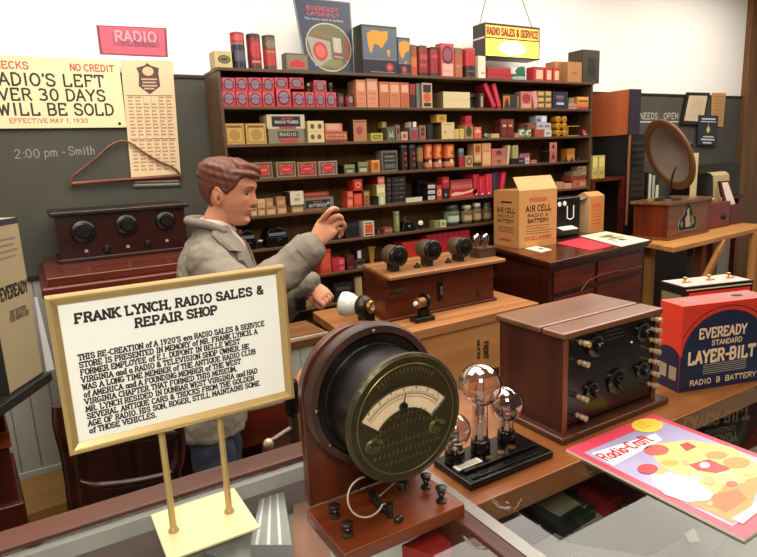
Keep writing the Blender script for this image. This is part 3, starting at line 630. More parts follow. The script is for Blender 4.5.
# battery poster (a standing card)
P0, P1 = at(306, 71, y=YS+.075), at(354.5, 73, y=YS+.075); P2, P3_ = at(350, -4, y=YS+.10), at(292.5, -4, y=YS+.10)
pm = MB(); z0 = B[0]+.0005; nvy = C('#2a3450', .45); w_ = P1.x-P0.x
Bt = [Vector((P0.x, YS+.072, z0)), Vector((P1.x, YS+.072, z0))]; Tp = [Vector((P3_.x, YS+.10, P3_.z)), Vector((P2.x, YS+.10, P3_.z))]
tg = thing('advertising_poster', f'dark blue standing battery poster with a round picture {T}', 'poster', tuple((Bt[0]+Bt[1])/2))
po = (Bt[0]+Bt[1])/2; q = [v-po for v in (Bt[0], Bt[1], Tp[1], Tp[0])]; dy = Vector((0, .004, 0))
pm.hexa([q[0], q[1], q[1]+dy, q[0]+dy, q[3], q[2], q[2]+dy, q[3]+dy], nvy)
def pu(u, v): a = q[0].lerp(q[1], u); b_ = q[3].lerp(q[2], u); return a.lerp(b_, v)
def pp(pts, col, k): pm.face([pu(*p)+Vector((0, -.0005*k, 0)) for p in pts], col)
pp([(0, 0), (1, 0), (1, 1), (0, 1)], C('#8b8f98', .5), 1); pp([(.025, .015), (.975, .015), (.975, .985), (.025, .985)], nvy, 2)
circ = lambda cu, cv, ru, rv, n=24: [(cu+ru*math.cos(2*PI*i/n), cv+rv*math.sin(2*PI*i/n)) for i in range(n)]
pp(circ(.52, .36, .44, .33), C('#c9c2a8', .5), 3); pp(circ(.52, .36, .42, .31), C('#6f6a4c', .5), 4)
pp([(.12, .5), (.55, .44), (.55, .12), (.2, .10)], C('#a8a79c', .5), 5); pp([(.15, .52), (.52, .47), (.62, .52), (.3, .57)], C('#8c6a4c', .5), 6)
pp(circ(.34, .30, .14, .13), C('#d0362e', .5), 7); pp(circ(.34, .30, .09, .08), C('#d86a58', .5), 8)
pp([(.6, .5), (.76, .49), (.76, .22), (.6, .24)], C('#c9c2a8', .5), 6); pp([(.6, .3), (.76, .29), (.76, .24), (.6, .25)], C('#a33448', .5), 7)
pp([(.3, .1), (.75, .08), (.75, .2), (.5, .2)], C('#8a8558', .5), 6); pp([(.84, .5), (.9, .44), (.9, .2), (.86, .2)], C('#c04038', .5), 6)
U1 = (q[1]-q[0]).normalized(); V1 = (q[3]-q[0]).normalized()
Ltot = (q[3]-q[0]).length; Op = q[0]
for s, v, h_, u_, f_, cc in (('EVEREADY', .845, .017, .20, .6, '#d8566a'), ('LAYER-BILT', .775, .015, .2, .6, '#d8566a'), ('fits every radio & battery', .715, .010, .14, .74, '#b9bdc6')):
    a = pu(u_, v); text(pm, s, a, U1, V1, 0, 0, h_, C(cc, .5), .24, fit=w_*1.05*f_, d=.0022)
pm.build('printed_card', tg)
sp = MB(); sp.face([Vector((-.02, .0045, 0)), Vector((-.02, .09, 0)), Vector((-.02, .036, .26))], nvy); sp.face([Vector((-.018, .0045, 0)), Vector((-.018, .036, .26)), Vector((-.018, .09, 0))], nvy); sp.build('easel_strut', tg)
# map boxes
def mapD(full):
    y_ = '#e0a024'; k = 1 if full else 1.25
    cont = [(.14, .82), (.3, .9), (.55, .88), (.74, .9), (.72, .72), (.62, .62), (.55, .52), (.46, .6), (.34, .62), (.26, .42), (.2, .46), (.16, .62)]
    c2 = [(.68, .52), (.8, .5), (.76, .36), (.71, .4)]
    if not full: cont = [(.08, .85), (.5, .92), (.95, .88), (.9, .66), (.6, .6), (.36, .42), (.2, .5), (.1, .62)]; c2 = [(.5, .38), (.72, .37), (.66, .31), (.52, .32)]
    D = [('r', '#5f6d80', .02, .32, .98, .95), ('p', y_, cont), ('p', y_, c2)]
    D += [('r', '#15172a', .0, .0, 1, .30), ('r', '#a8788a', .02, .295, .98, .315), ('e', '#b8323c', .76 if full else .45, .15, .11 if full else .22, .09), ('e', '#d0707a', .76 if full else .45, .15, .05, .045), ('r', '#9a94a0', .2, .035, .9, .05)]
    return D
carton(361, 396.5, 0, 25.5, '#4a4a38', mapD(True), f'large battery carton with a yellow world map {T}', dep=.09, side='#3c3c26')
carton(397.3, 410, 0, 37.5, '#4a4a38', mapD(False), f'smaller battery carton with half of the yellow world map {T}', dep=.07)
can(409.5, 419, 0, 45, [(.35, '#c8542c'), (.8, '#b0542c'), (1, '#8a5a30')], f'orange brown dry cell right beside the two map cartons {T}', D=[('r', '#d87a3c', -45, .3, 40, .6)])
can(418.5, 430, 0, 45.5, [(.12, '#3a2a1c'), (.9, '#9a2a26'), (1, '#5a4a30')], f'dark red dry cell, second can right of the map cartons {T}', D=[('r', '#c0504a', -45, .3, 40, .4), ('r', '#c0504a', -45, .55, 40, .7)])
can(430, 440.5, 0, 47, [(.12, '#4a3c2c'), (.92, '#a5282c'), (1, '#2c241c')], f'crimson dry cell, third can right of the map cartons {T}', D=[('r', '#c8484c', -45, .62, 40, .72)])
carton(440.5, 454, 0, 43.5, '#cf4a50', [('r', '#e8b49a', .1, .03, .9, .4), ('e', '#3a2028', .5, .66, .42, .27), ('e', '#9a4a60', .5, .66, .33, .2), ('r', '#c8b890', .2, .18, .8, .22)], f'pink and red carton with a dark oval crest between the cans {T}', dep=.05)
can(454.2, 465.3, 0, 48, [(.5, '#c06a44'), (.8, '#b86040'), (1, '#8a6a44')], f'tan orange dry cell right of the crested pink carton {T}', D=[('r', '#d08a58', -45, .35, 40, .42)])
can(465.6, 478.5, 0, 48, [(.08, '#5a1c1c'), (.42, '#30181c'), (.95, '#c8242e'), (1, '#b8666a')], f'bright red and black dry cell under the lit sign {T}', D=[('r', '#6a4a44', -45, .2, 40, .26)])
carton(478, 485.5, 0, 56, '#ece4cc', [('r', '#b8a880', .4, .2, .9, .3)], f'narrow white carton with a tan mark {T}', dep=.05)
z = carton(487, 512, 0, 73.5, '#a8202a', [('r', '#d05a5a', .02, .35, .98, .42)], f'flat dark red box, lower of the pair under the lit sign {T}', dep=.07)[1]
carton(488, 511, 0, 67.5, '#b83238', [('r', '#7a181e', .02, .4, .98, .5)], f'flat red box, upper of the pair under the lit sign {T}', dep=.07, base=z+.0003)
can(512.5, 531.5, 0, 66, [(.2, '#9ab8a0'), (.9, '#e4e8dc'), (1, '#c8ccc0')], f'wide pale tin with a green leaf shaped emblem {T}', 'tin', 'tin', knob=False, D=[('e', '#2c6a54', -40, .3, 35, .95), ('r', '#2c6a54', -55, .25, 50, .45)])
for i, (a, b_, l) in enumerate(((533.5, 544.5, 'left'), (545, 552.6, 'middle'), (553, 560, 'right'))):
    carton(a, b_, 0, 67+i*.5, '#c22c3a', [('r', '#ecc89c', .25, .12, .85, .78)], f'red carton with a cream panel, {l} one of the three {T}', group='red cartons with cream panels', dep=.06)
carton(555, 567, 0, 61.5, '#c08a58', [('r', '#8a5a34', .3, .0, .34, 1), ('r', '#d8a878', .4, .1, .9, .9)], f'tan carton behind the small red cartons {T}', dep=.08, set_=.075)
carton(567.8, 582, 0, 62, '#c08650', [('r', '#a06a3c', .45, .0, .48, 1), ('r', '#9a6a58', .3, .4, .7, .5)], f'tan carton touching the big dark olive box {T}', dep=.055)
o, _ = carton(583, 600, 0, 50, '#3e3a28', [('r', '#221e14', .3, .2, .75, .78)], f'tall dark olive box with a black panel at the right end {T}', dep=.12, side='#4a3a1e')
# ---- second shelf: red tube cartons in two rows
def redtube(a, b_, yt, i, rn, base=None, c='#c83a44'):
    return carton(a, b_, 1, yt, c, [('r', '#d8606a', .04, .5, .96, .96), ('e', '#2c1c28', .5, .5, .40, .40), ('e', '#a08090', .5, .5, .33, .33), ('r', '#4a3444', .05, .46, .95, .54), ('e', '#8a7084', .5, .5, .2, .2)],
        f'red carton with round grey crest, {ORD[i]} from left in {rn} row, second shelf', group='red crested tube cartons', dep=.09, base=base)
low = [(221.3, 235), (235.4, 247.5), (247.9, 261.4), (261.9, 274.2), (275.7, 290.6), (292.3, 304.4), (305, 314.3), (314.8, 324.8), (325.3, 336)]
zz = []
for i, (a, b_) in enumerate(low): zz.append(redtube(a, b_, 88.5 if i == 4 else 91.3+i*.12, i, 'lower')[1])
for i, (a, b_) in enumerate([(221.3, 234.8), (235.2, 247.4), (247.9, 261.2), (261.7, 273.6), (274, 287.6), (288.8, 303.6), (313.4, 326.2)]):
    base = max(zz[j] for j in range(len(low)) if low[j][0] < b_ and low[j][1] > a)+.0005
    redtube(a, b_, 77.6 if i != 6 else 80.4, i, 'upper', base=base)
def tubeglass(px, py, row, r, label, sc='#3a3430', gc='#6a6a58', base=None, yb=None):
    p = at(px, py, y=YS+.03); mb = MB(); zb = base if base is not None else B[row]
    h = max(.02, p.z+r-zb); mb.lathe([(r*.7, 0), (r*.7, h*.35), (r*.5, h*.38), (r, h*.62), (r*.8, h*.9), (r*.2, h), (0, h)], (0, 0, 0), C(sc, .3), n=14, ms=[C(sc, .3)]*2+[C(gc, .15, .5)]*4)
    return tag(mb.build('radio_tube', loc=(p.x, YS+.03, zb+.0003)), label, 'radio tube')
tubeglass(308.2, 85, 1, .012, 'dark silvery radio tube standing between the red crested cartons of the upper row', base=zz[6]+.001)
tubeglass(330.4, 85, 1, .012, 'dark radio tube standing right of the last red crested carton of the upper row', base=zz[8]+.001)
can(336.8, 345.6, 1, 93.5, [(.3, '#5a1c20'), (.8, '#7a2a30'), (1, '#2c1418')], 'dark red round tin beside the lower row of red crested cartons', 'tin', 'tin', knob=False, D=[('e', '#3a2024', -50, .2, 50, .9), ('e', '#8a5a60', -35, .3, 35, .8)])
can(346.2, 355, 1, 93.5, [(.3, '#8a242c'), (.8, '#b03a44'), (1, '#2c1418')], 'brighter red round tin beside the orange cartons on the second shelf', 'tin', 'tin', knob=False, D=[('e', '#3a2024', -50, .2, 50, .9), ('e', '#b08a90', -35, .3, 35, .8)])
for i, (a, b_, yt, c) in enumerate([(355.4, 365.4, 79.8, '#d98a68'), (366.2, 377.4, 78.8, '#dd9270'), (378.8, 388.8, 81.8, '#c8704a'), (389.1, 399.6, 82.2, '#d08058'), (399.9, 409, 82.6, '#c4663c')]):
    carton(a, b_, 1, yt, c, [('r', '#e8b090', .12, .6, .88, .9), ('r', '#b86a4a', .2, .12, .8, .14), ('r', '#b86a4a', .2, .3, .8, .32), ('r', '#b86a4a', .2, .48, .8, .5)], f'{["pale", "pale pink", "rust orange", "light orange", "deep orange"][i]} upright carton, {ORD[i]} of five standing together on the second shelf', group='orange upright cartons', dep=.09)
carton(409.5, 415.2, 1, 84, '#3a1a18', [('r', '#a03028', .0, .55, 1, 1)], 'thin dark carton with a red top next to the orange upright cartons', dep=.08)
carton(416, 419.5, 1, 83.5, '#77706a', None, 'thin grey card box between the dark carton and the round sun box', dep=.08)
carton(421.6, 432, 1, 83, '#c8b090', [('r', '#2a1c16', .12, .62, .88, .93), ('e', '#d8582c', .5, .42, .38, .2), ('r', '#3a2018', .15, .06, .85, .2)], 'narrow upright carton with an orange disc on the second shelf', dep=.05)
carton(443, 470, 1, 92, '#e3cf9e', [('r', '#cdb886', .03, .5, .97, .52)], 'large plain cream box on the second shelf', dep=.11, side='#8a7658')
# horseshoe shaped black speaker unit
p = at(471, 95, y=YS+.05); mb = MB(); hh = p.z+.012-B[1]
mb.lathe([(.022, 0), (.022, .012), (.008, .02), (.008, hh*.6), (.026, hh*.7), (.026, hh*.9), (.012, hh), (0, hh)], (0, 0, 0), C('#1c1814', .4), n=18)
tag(mb.build('headphone_stand', loc=(p.x, YS+.05, B[1]+.0003)), 'black turned metal stand right of the large cream box', 'stand')
carton(479.5, 484, 1, 93.5, '#4a3c30', [('r', '#b8a890', .3, .1, .7, .8)], 'thin dark box between the black stand and the leaning red books', dep=.05)
def leaner(x0b, x1b, x0t, yt, row, col, D, label, name='book', cat='book', set_=.012, dep=.09, yb=None):
    """item leaning along the shelf: bottom edge x0b..x1b, its top left corner at x0t"""
    y = YS+set_; a = at(x0b, 100, y=y).x; b_ = at(x1b, 100, y=y).x; c = at(x0t, yt, y=y); zb = B[row]+.0003
    w = b_-a; dx = c.x-a; hgt = c.z-zb; mb = MB(); cc = C(col, .5)
    ang = math.atan2(dx, hgt); Lh = math.hypot(dx, hgt); ww = w*math.cos(ang)
    o_ = mb.box(0, ww, 0, dep, 0, Lh, cc); deco(mb, D, ww, Lh, O=Vector((0, 0, 0)))
    # pivot so that the lowest corner rests on the board
    lift = ww*math.sin(ang) if ang > 0 else 0
    ob = mb.build(name, loc=(a, y, zb+(lift if ang > 0 else 0)), rot=(0, ang, 0)); return tag(ob, label, cat)
leaner(493, 497.2, 483.4, 84.5, 1, '#b81c30', [('r', '#d85868', .3, .1, .5, .9)], 'crimson book leaning left, first of the leaning pair on the second shelf')
leaner(498.2, 502, 492, 84.5, 1, '#c42438', [('r', '#d85868', .3, .1, .5, .9)], 'crimson book leaning left, second of the leaning pair on the second shelf')
carton(503, 519, 1, 94.5, '#2a2c20', [('p', '#d0702c', [(0, .0), (.06, .0), (.1, .4), (.25, .8), (.35, .4), (.42, 0), (.42, .9), (0, .9)]), ('r', '#a88a5c', .9, .05, .97, .9)], 'dark carton with orange zigzag print right of the leaning books', dep=.06)
carton(520.8, 532, 1, 91.5, '#c87a6c', [('e', '#a8303c', .5, .6, .38, .28), ('r', '#d8a898', .1, .08, .9, .25)], 'dusty pink carton with a red disc on the second shelf', dep=.05)
leaner(534.5, 539, 531.9, 92, 1, '#dc9a90', None, 'pale pink card leaning on the dusty pink carton', 'card', 'card')
for c_ in range(2):
    zb = B[1]
    for r_ in range(3):
        a, b_ = ((537.5, 544.3), (545.2, 551.5))[c_]
        o, zt1 = carton(a, b_, 1, (103.2, 97.4, 91.2)[r_], '#a8823c', [('r', '#5a3c1c', 0, .0, 1, .2), ('r', '#d0b070', .1, .35, .9, .85)], f'small gold carton, {["bottom", "middle", "top"][r_]} one of the {["left", "right"][c_]} stack on the second shelf', base=zb+.0003, dep=.07, group='small gold cartons in two stacks'); zb = zt1
carton(552.8, 568, 1, 91.8, '#20243c', [('r', '#8a5a7a', .22, .6, .72, .78), ('r', '#c8c4c0', .25, .24, .75, .38), ('r', '#6a5a7a', .3, .45, .65, .52)], 'dark blue tin box with a white label on the second shelf', dep=.08)
z = carton(568.6, 577, 1, 103.4, '#c88a80', [('r', '#8a5a4a', 0, .4, 1, .5)], 'tiny pink carton right of the dark blue tin', dep=.04)[1]
carton(569.4, 574.2, 1, 98, '#8a8a50', None, 'tiny olive box on top of the tiny pink carton', dep=.03, base=z+.0003)
carton(577.4, 588.8, 1, 96.8, '#d8883c', [('r', '#b04048', 0, 0, 1, .2), ('r', '#8a4a24', .12, .6, .88, .7), ('r', '#f0b060', .05, .75, .95, .95)], 'orange carton with a dark title at the right end of the second shelf', dep=.06)
# ---- third shelf
for i, (a, b_) in enumerate(((223.6, 243.6), (245, 265.6))):
    carton(a, b_, 2, 123.6, '#c8a052', [('r', '#a87c38', .08, .08, .92, .92), ('r', '#d0aa60', .12, .12, .88, .78), ('e', '#b08a44', .5, .45, .28, .28), ('r', '#6a4c24', .15, .82, .85, .88)], f'square yellow carton, {["left", "right"][i]} one of the pair at the left end of the third shelf', group='square yellow cartons', dep=.1)
z = carton(268, 304.3, 2, 128.8, '#8a8066', [('r', '#3c3a34', .25, .35, .82, .82), ('t', '#d8c8c0', 'RADIO', .3, .5, .2, .45), ('r', '#c83a38', .28, .06, .8, .3)], 'grey long carton with a dark title, lower of the pair on the third shelf', dep=.1)[1]
carton(266.2, 304.4, 2, 114.6, '#d0c4a4', [('r', '#1c1a22', .12, .14, .88, .88), ('t', '#d04a44', 'BATTERY', .38, .62, .15, .3), ('t', '#e4dcd4', 'RADIO TUBES', .2, .38, .17, .62), ('r', '#c03440', .3, .02, .75, .13)], 'cream and black long carton, upper of the pair on the third shelf', dep=.1, base=z+.0004)
carton(307.2, 323.6, 2, 121, '#e0cc96', [('r', '#a88a5c', 0, .49, 1, .51), ('e', '#6a5230', .28, .75, .13, .12), ('e', '#6a5230', .74, .75, .13, .12), ('e', '#6a5230', .26, .26, .13, .12), ('e', '#6a5230', .68, .26, .13, .12)], 'cream carton with four round brown prints on the third shelf', dep=.07)
z = carton(325, 347, 2, 131.5, '#c24a30', [('r', '#e8b48a', .03, .3, .97, .75), ('t', '#8a2418', 'HHHHHHH', .06, .34, .36, .86, .2), ('r', '#3a1a14', .03, .03, .97, .12)], 'red orange carton with striped lettering, below the pink one on the third shelf', dep=.06)[1]
carton(325, 342, 2, 123.5, '#d08a72', [('r', '#e0aa90', .1, .2, .8, .85)], 'dusty pink carton on top of the striped red orange one', dep=.06, base=z+.0004)
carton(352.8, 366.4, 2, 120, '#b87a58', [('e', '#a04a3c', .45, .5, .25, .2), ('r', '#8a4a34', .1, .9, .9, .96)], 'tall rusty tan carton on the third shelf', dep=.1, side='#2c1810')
carton(371, 382.8, 2, 133, '#b8ae4a', [('r', '#6a6424', .18, .25, .82, .75), ('r', '#a8a040', .28, .35, .7, .65)], 'small yellow green carton on the third shelf', dep=.05)
z = carton(382.6, 386, 2, 128, '#2c241c', None, 'tiny dark box behind the yellow green carton', dep=.05, set_=.06)[1]
carton(381.8, 386.4, 2, 121.8, '#b8a05a', None, 'tiny straw coloured box perched on the tiny dark box', dep=.04, base=z+.0004, set_=.062)
carton(386.6, 395, 2, 127, '#5a5c4c', [('p', '#a8a890', [(.2, .2), (.3, .8), (.5, .4), (.7, .8), (.85, .2), (.7, .2), (.5, .3), (.35, .2)])], 'grey green carton with a pale zigzag mark on the third shelf', dep=.06)
carton(395.6, 399.8, 2, 125, '#8a6658', [('e', '#4a2c24', .5, .6, .3, .2)], 'thin mauve carton right of the zigzag carton', dep=.06)
carton(401.2, 407.6, 2, 131.8, '#d8a894', [('e', '#a05a50', .5, .5, .3, .3)], 'little pink carton with a round mark on the third shelf', dep=.04)
z = carton(409.3, 418.2, 2, 127.3, '#6c6058', [('e', '#a8304c', .5, .4, .35, .3), ('r', '#8a8078', .1, .78, .9, .94)], 'grey carton with a magenta star shaped mark on the third shelf', dep=.06)[1]
carton(411, 416.4, 2, 121.8, '#e8e0dc', [('r', '#7a1c24', 0, 0, .35, 1)], 'white and maroon little box on the grey starred carton', dep=.06, base=z+.0004)
carton(419, 425.8, 2, 125.3, '#96604e', [('e', '#4a2420', .5, .7, .25, .12), ('e', '#4a2420', .5, .4, .25, .12)], 'brown pink carton with two dark dots on the third shelf', dep=.06)
carton(427, 432.6, 2, 124, '#14120f', [('r', '#3c3a34', .4, .1, .5, .9)], 'black box left of the cream cube on the third shelf', dep=.07)
z = carton(441.4, 454.4, 2, 122.4, '#dcc48e', [('r', '#8a4a3c', .18, .38, .34, .46), ('r', '#b89a68', .2, .85, .8, .9)], 'cream cube carton holding up a gold box on the third shelf', dep=.1, side='#6a5638')[1]
carton(436.6, 446.6, 2, 114.6, '#c89a3c', [('e', '#a87a2c', .5, .5, .25, .3)], 'gold box lying on the cream cube carton', dep=.06, base=z+.0004)
carton(454.8, 459, 2, 129, '#d8b468', None, 'small yellow carton, left of the two beside the cream cube', dep=.04)
carton(459.4, 464, 2, 128.8, '#d8b468', None, 'small yellow carton, right of the two beside the cream cube', dep=.04)
z = carton(464.4, 473, 2, 124.6, '#a88a54', [('e', '#3c4430', .5, .5, .35, .36), ('r', '#c8442c', 0, .85, 1, 1)], 'tan carton with a green oval below the tiny red box', dep=.06)[1]
carton(465.4, 471.6, 2, 115.8, '#b82834', [('r', '#8a1820', .1, .3, .9, .4)], 'small bright red box on the tan and green carton', dep=.05, base=z+.0004)
carton(474, 481.6, 2, 127, '#d8604a', [('p', '#ecb09a', [(.1, .5), (.5, .95), (.95, .5), (.7, .45), (.4, .5)])], 'salmon carton with a pale wedge mark on the third shelf', dep=.05)
mb = MB(); p = at(486, 136, y=YS+.03); mb.ball((0, 0, .014), (.017, .013, .0137), C('#8aa4a4', .6, bump=.6), 14, 8); mb.tube([(-.017, 0, .016), (0, -.013, .02), (.017, 0, .013)], .003, C('#5c7878', .5)); tag(mb.build('cloth_bundle', loc=(p.x, YS+.03, B[2]+.0006)), 'pale blue tied cloth bundle on the third shelf', 'cloth')
carton(491.5, 499.4, 2, 133.6, '#c8b07c', None, 'flat cream box right of the blue bundle', dep=.05)
carton(500.6, 514, 2, 119, '#5e1c14', [('r', '#8a3a2c', .04, .5, .46, .95), ('r', '#8a3a2c', .54, .5, .96, .95), ('r', '#e0c8b0', .16, .6, .4, .68), ('r', '#e0c8b0', .62, .6, .86, .68), ('r', '#7a2a20', .04, .05, .46, .45), ('r', '#7a2a20', .54, .05, .96, .45)], 'dark red little cabinet of drawers on the third shelf', 'drawer_box', dep=.07)
carton(514.6, 519.6, 2, 133, '#c87a5c', None, 'tiny salmon box right of the drawer cabinet', dep=.04)
for i, (a, b_, c) in enumerate(((520.6, 526.4, '#cfe0d0'), (526.8, 533.4, '#d8d8a8'))): can(a, b_, 2, 129, [(.25, '#6a8a74'), (.85, c), (1, '#9aa890')], f'small pale tin with a {["green", "yellow"][i]} tint below the brown box', 'tin', 'tin', knob=False, D=[('r', '#4a6a54', -30, .35, 20, .65)])
carton(524.6, 534.2, 2, 123.2, '#8e5238', [('e', '#2c1a14', .12, .5, .2, .4)], 'brown box lying across the two small pale tins', dep=.05, yb=128.7)
z = carton(534.8, 544, 2, 129.4, '#b05038', None, 'rust red carton at the bottom of the white stack on the third shelf', dep=.06)[1]
z2 = carton(544.4, 551.6, 2, 129.4, '#d8ccc0', [('r', '#9a8a9a', .2, .3, .8, .6)], 'white carton at the bottom of the stack, right of the rust red one', dep=.06)[1]
z = max(z, z2)
z = carton(537, 551, 2, 123, '#c8c0c4', [('r', '#8a8294', .1, .3, .45, .7), ('r', '#8a8294', .55, .3, .9, .7)], 'pale lilac carton in the middle of the white stack', dep=.06, base=z+.0004)[1]
carton(536.2, 547, 2, 115.8, '#aab0bc', [('r', '#e0e0e4', .5, .1, .95, .9), ('r', '#5a6074', .05, .2, .4, .6)], 'blue grey carton at the top of the white stack', dep=.06, base=z+.0004)
for r_ in range(3):
    for c_ in range(2):
        x = at((558.2, 564.4)[c_], 118+r_*6.6, y=YS+.02).x; rad = (B[2]-0, )[0]
        hz = (at(561, 115.2, y=YS+.02).z-B[2])/6
        mb = MB(); mb.lathe([(0, 0), (hz*.5, 0), (hz*.92, .002), (hz*.92, .05), (0, .05)], (0, 0, 0), C('#d0922c', .4), (0, 1, 0), 18); mb.lathe([(hz*.4, -.0012), (hz*.4, 0), (0, 0)], (0, 0, 0), C('#a86c1c', .4), (0, 1, 0), 12)
        tag(mb.build('spool', loc=(x, YS+.015, B[2]+hz*(5-2*r_)-hz*.08*(2-r_))), f'yellow round spool, {["left", "right"][c_]} one in the {["top", "middle", "bottom"][r_]} row of six spools', 'spool', 'yellow round spools')
mb = MB(); x0, x1 = at(567.4, 130, y=YS+.02).x, at(578.4, 130, y=YS+.02).x; zt2 = at(572, 126, y=YS+.02).z-B[2]; yl = C('#c89a34', .5); w = x1-x0
mb.box(0, w, 0, .04, 0, .004, yl).box(0, w, 0, .04, zt2-.004, zt2, yl).box(0, .003, 0, .04, .004, zt2-.004, yl)
tag(mb.build('open_carton', loc=(x0, YS+.015, B[2]+.0004)), 'open yellow carton with an empty dark inside right of the spools', 'box')
mb = MB(); p = at(584, 130, y=YS+.03); rr_ = C('#c8203c', .4); mb.ball((0, 0, .018), (.018, .014, .012), rr_); mb.box(-.02, .02, -.012, .012, 0, .008, C('#2c1418', .5)); mb.box(-.016, -.004, -.0125, -.010, .006, .013, C('#ece4e0', .5)); mb.box(.003, .015, -.0125, -.010, .006, .012, C('#ece4e0', .5)); mb.cyl((-.004, 0, .026), (-.008, 0, .042), .007, rr_, r2=.002, n=10); mb.cyl((.008, 0, .024), (.01, 0, .036), .006, rr_, r2=.002, n=10)
tag(mb.build('toy', loc=(p.x, YS+.03, B[2]+.0004)), 'bright pink and red little toy at the right end of the third shelf', 'toy')
# ---- fourth shelf
for i, (a, b_, yt, c) in enumerate(((252.6, 272.2, 162.2, '#8a7458'), (275.8, 295.4, 161.8, '#94805e'), (297, 316, 162, '#b8705c'), (318.4, 337, 161, '#a08c78'))):
    carton(a, b_, 3, yt, c, [('r', '#3a3226', .08, .1, .92, .9), ('r', c, .14, .16, .86, .84), ('e', '#c8303a', .5, .5, .36, .34), ('r', '#e08a7a', .3, .46, .7, .54)], f'square tin with a red disc, {ORD[i]} from the left on the fourth shelf', name='square_tin', cat='tin', group='square tins with red discs', dep=.06)
carton(343.8, 355, 3, 164.4, '#4e5c44', [('r', '#b0a878', .2, .1, .8, .4), ('r', '#8a9468', .05, .6, .95, .95)], 'dark green carton left of the orange carton, first of the green pair', dep=.08, side='#12140e')
carton(357.6, 368.2, 3, 161.8, '#5c6848', [('r', '#c8b888', .15, .1, .85, .42), ('r', '#8a8a5c', .05, .6, .95, .95)], 'olive green carton, second of the green pair on the fourth shelf', dep=.08, side='#12140e')
carton(371.2, 380, 3, 160, '#d0883c', [('e', '#b0601c', .5, .5, .3, .3), ('r', '#e8b468', .1, .8, .9, .95)], 'golden orange carton next to the dark framed tin', dep=.06)
carton(381, 397.2, 3, 150.6, '#6c665c', [('r', '#2a2620', .1, .08, .92, .9), ('r', '#7a7268', .2, .66, .8, .76), ('r', '#7a7268', .18, .48, .84, .56), ('r', '#5c646c', .18, .14, .84, .36)], 'dark square tin with pale lettering lines on the fourth shelf', name='square_tin', cat='tin', dep=.06)
for i, (a, b_) in enumerate(((401, 409), (409.4, 417.4))): can(a, b_, 3, 144.6, [(.9, '#2c1a16'), (.95, '#6a6058'), (1, '#2c241c')], f'black dry cell with red dots, {["left", "right"][i]} one of the pair on the fourth shelf', knob=False, group='black dry cells', D=[('e', '#a83c34', -20, .6, 30, .72), ('e', '#a83c34', -20, .38, 30, .5), ('e', '#8a4a3c', -20, .15, 30, .27)])
can(417.8, 424.4, 3, 145.3, [(.34, '#4a3628'), (.9, '#a07a48'), (1, '#3a2c20')], 'tan and brown dry cell between the black and the orange ones', knob=False)
for i, (a, b_) in enumerate(((425.2, 434.4), (434.8, 444.2), (445, 457.6))):
    can(a, b_, 3, 144, [(.08, '#8a3a24'), (.28, '#d88a68'), (.42, '#241612'), (.96, '#e0622c'), (1, '#8a4424')], f'orange dry cell with a black band, {ORD[i]} from the left on the fourth shelf', group='orange dry cells', knob=False, D=[('r', '#f09a58', -35, .48, 10, .9), ('e', '#7a2818', -10, .55, 35, .72), ('e', '#efc8a8', -20, .2, 20, .38)])
can(459.8, 465, 3, 148.5, [(.55, '#b82430'), (.8, '#5c6c74'), (1, '#8a9490')], 'small red and grey bottle on the fourth shelf', 'bottle', 'bottle', knob=False)
carton(465.6, 472.8, 3, 155.6, '#c89468', [('e', '#5a3824', .5, .5, .35, .36), ('e', '#c8a878', .5, .5, .2, .2)], 'low tan carton with a dark ring on the fourth shelf', dep=.05)
z = carton(473.6, 481.2, 3, 162.6, '#3a2a18', None, 'dark flat box under the tall tan carton with the red disc', dep=.06)[1]
carton(473.8, 481.2, 3, 143.8, '#c8945c', [('e', '#a8482c', .5, .72, .36, .2), ('r', '#e0b880', .1, .1, .9, .4)], 'tall tan carton with a red disc standing on the dark flat box', dep=.06, base=z+.0004)
carton(482, 491, 3, 143.2, '#d89866', [('r', '#e8b484', .1, .1, .9, .6), ('r', '#b8744c', .1, .64, .9, .66)], 'tall plain salmon carton on the fourth shelf', dep=.06)
z = carton(491.6, 506.2, 3, 157, '#c0785c', [('p', '#8a3c38', [(.3, .7), (.5, .15), (.7, .7), (.5, .55)])], 'salmon carton with a dark wedge, lower of two stacked ones', dep=.07)[1]
carton(491.6, 506.2, 3, 148.6, '#b86a5c', [('e', '#7a2c38', .5, .5, .2, .3)], 'dusty rose carton with a dark mark, upper of two stacked ones', dep=.07, base=z+.0004)
leaner(506.6, 508.8, 508.2, 145.6, 3, '#d8be90', None, 'cream folded paper leaning right on the fourth shelf', 'folded_paper', 'paper', dep=.05)
z = carton(511, 517, 3, 158.4, '#1e1614', None, 'little black box left of the violet box', dep=.06)[1]
carton(512.8, 518.2, 3, 145.4, '#b4a870', [('r', '#5a5c3c', .4, .1, .5, .9)], 'pale olive carton standing on the little black box', dep=.05, base=z+.0004)
carton(517.6, 524.8, 3, 158, '#2a2440', [('r', '#8a84a4', .2, .4, .8, .6)], 'dark violet carton on the fourth shelf', dep=.05)
carton(525.2, 529.6, 3, 157.8, '#d4b4b4', [('r', '#a0909a', .2, .3, .8, .6)], 'tiny whitish carton right of the violet one', dep=.05)
carton(519.6, 530, 3, 153.4, '#c8788a', None, 'pink carton standing behind the violet and whitish cartons', dep=.06, set_=.075)
carton(531.6, 536.8, 3, 160, '#c87a6a', [('r', '#8a4a3c', 0, .6, 1, .7)], 'small salmon box alone in the gap of the fourth shelf', dep=.05)
z = carton(549.6, 557, 3, 151, '#b8685c', [('p', '#3a1c1c', [(.2, .1), (.5, .9), (.8, .1), (.5, .4)])], 'rose and black carton, lower of the stacked pair', dep=.08, side='#24100c')[1]
carton(549.6, 557, 3, 142.4, '#c88070', [('p', '#3a1c1c', [(.2, .1), (.5, .9), (.8, .1), (.5, .4)])], 'rose and black carton, upper of the stacked pair', dep=.08, side='#24100c', base=z+.0004)
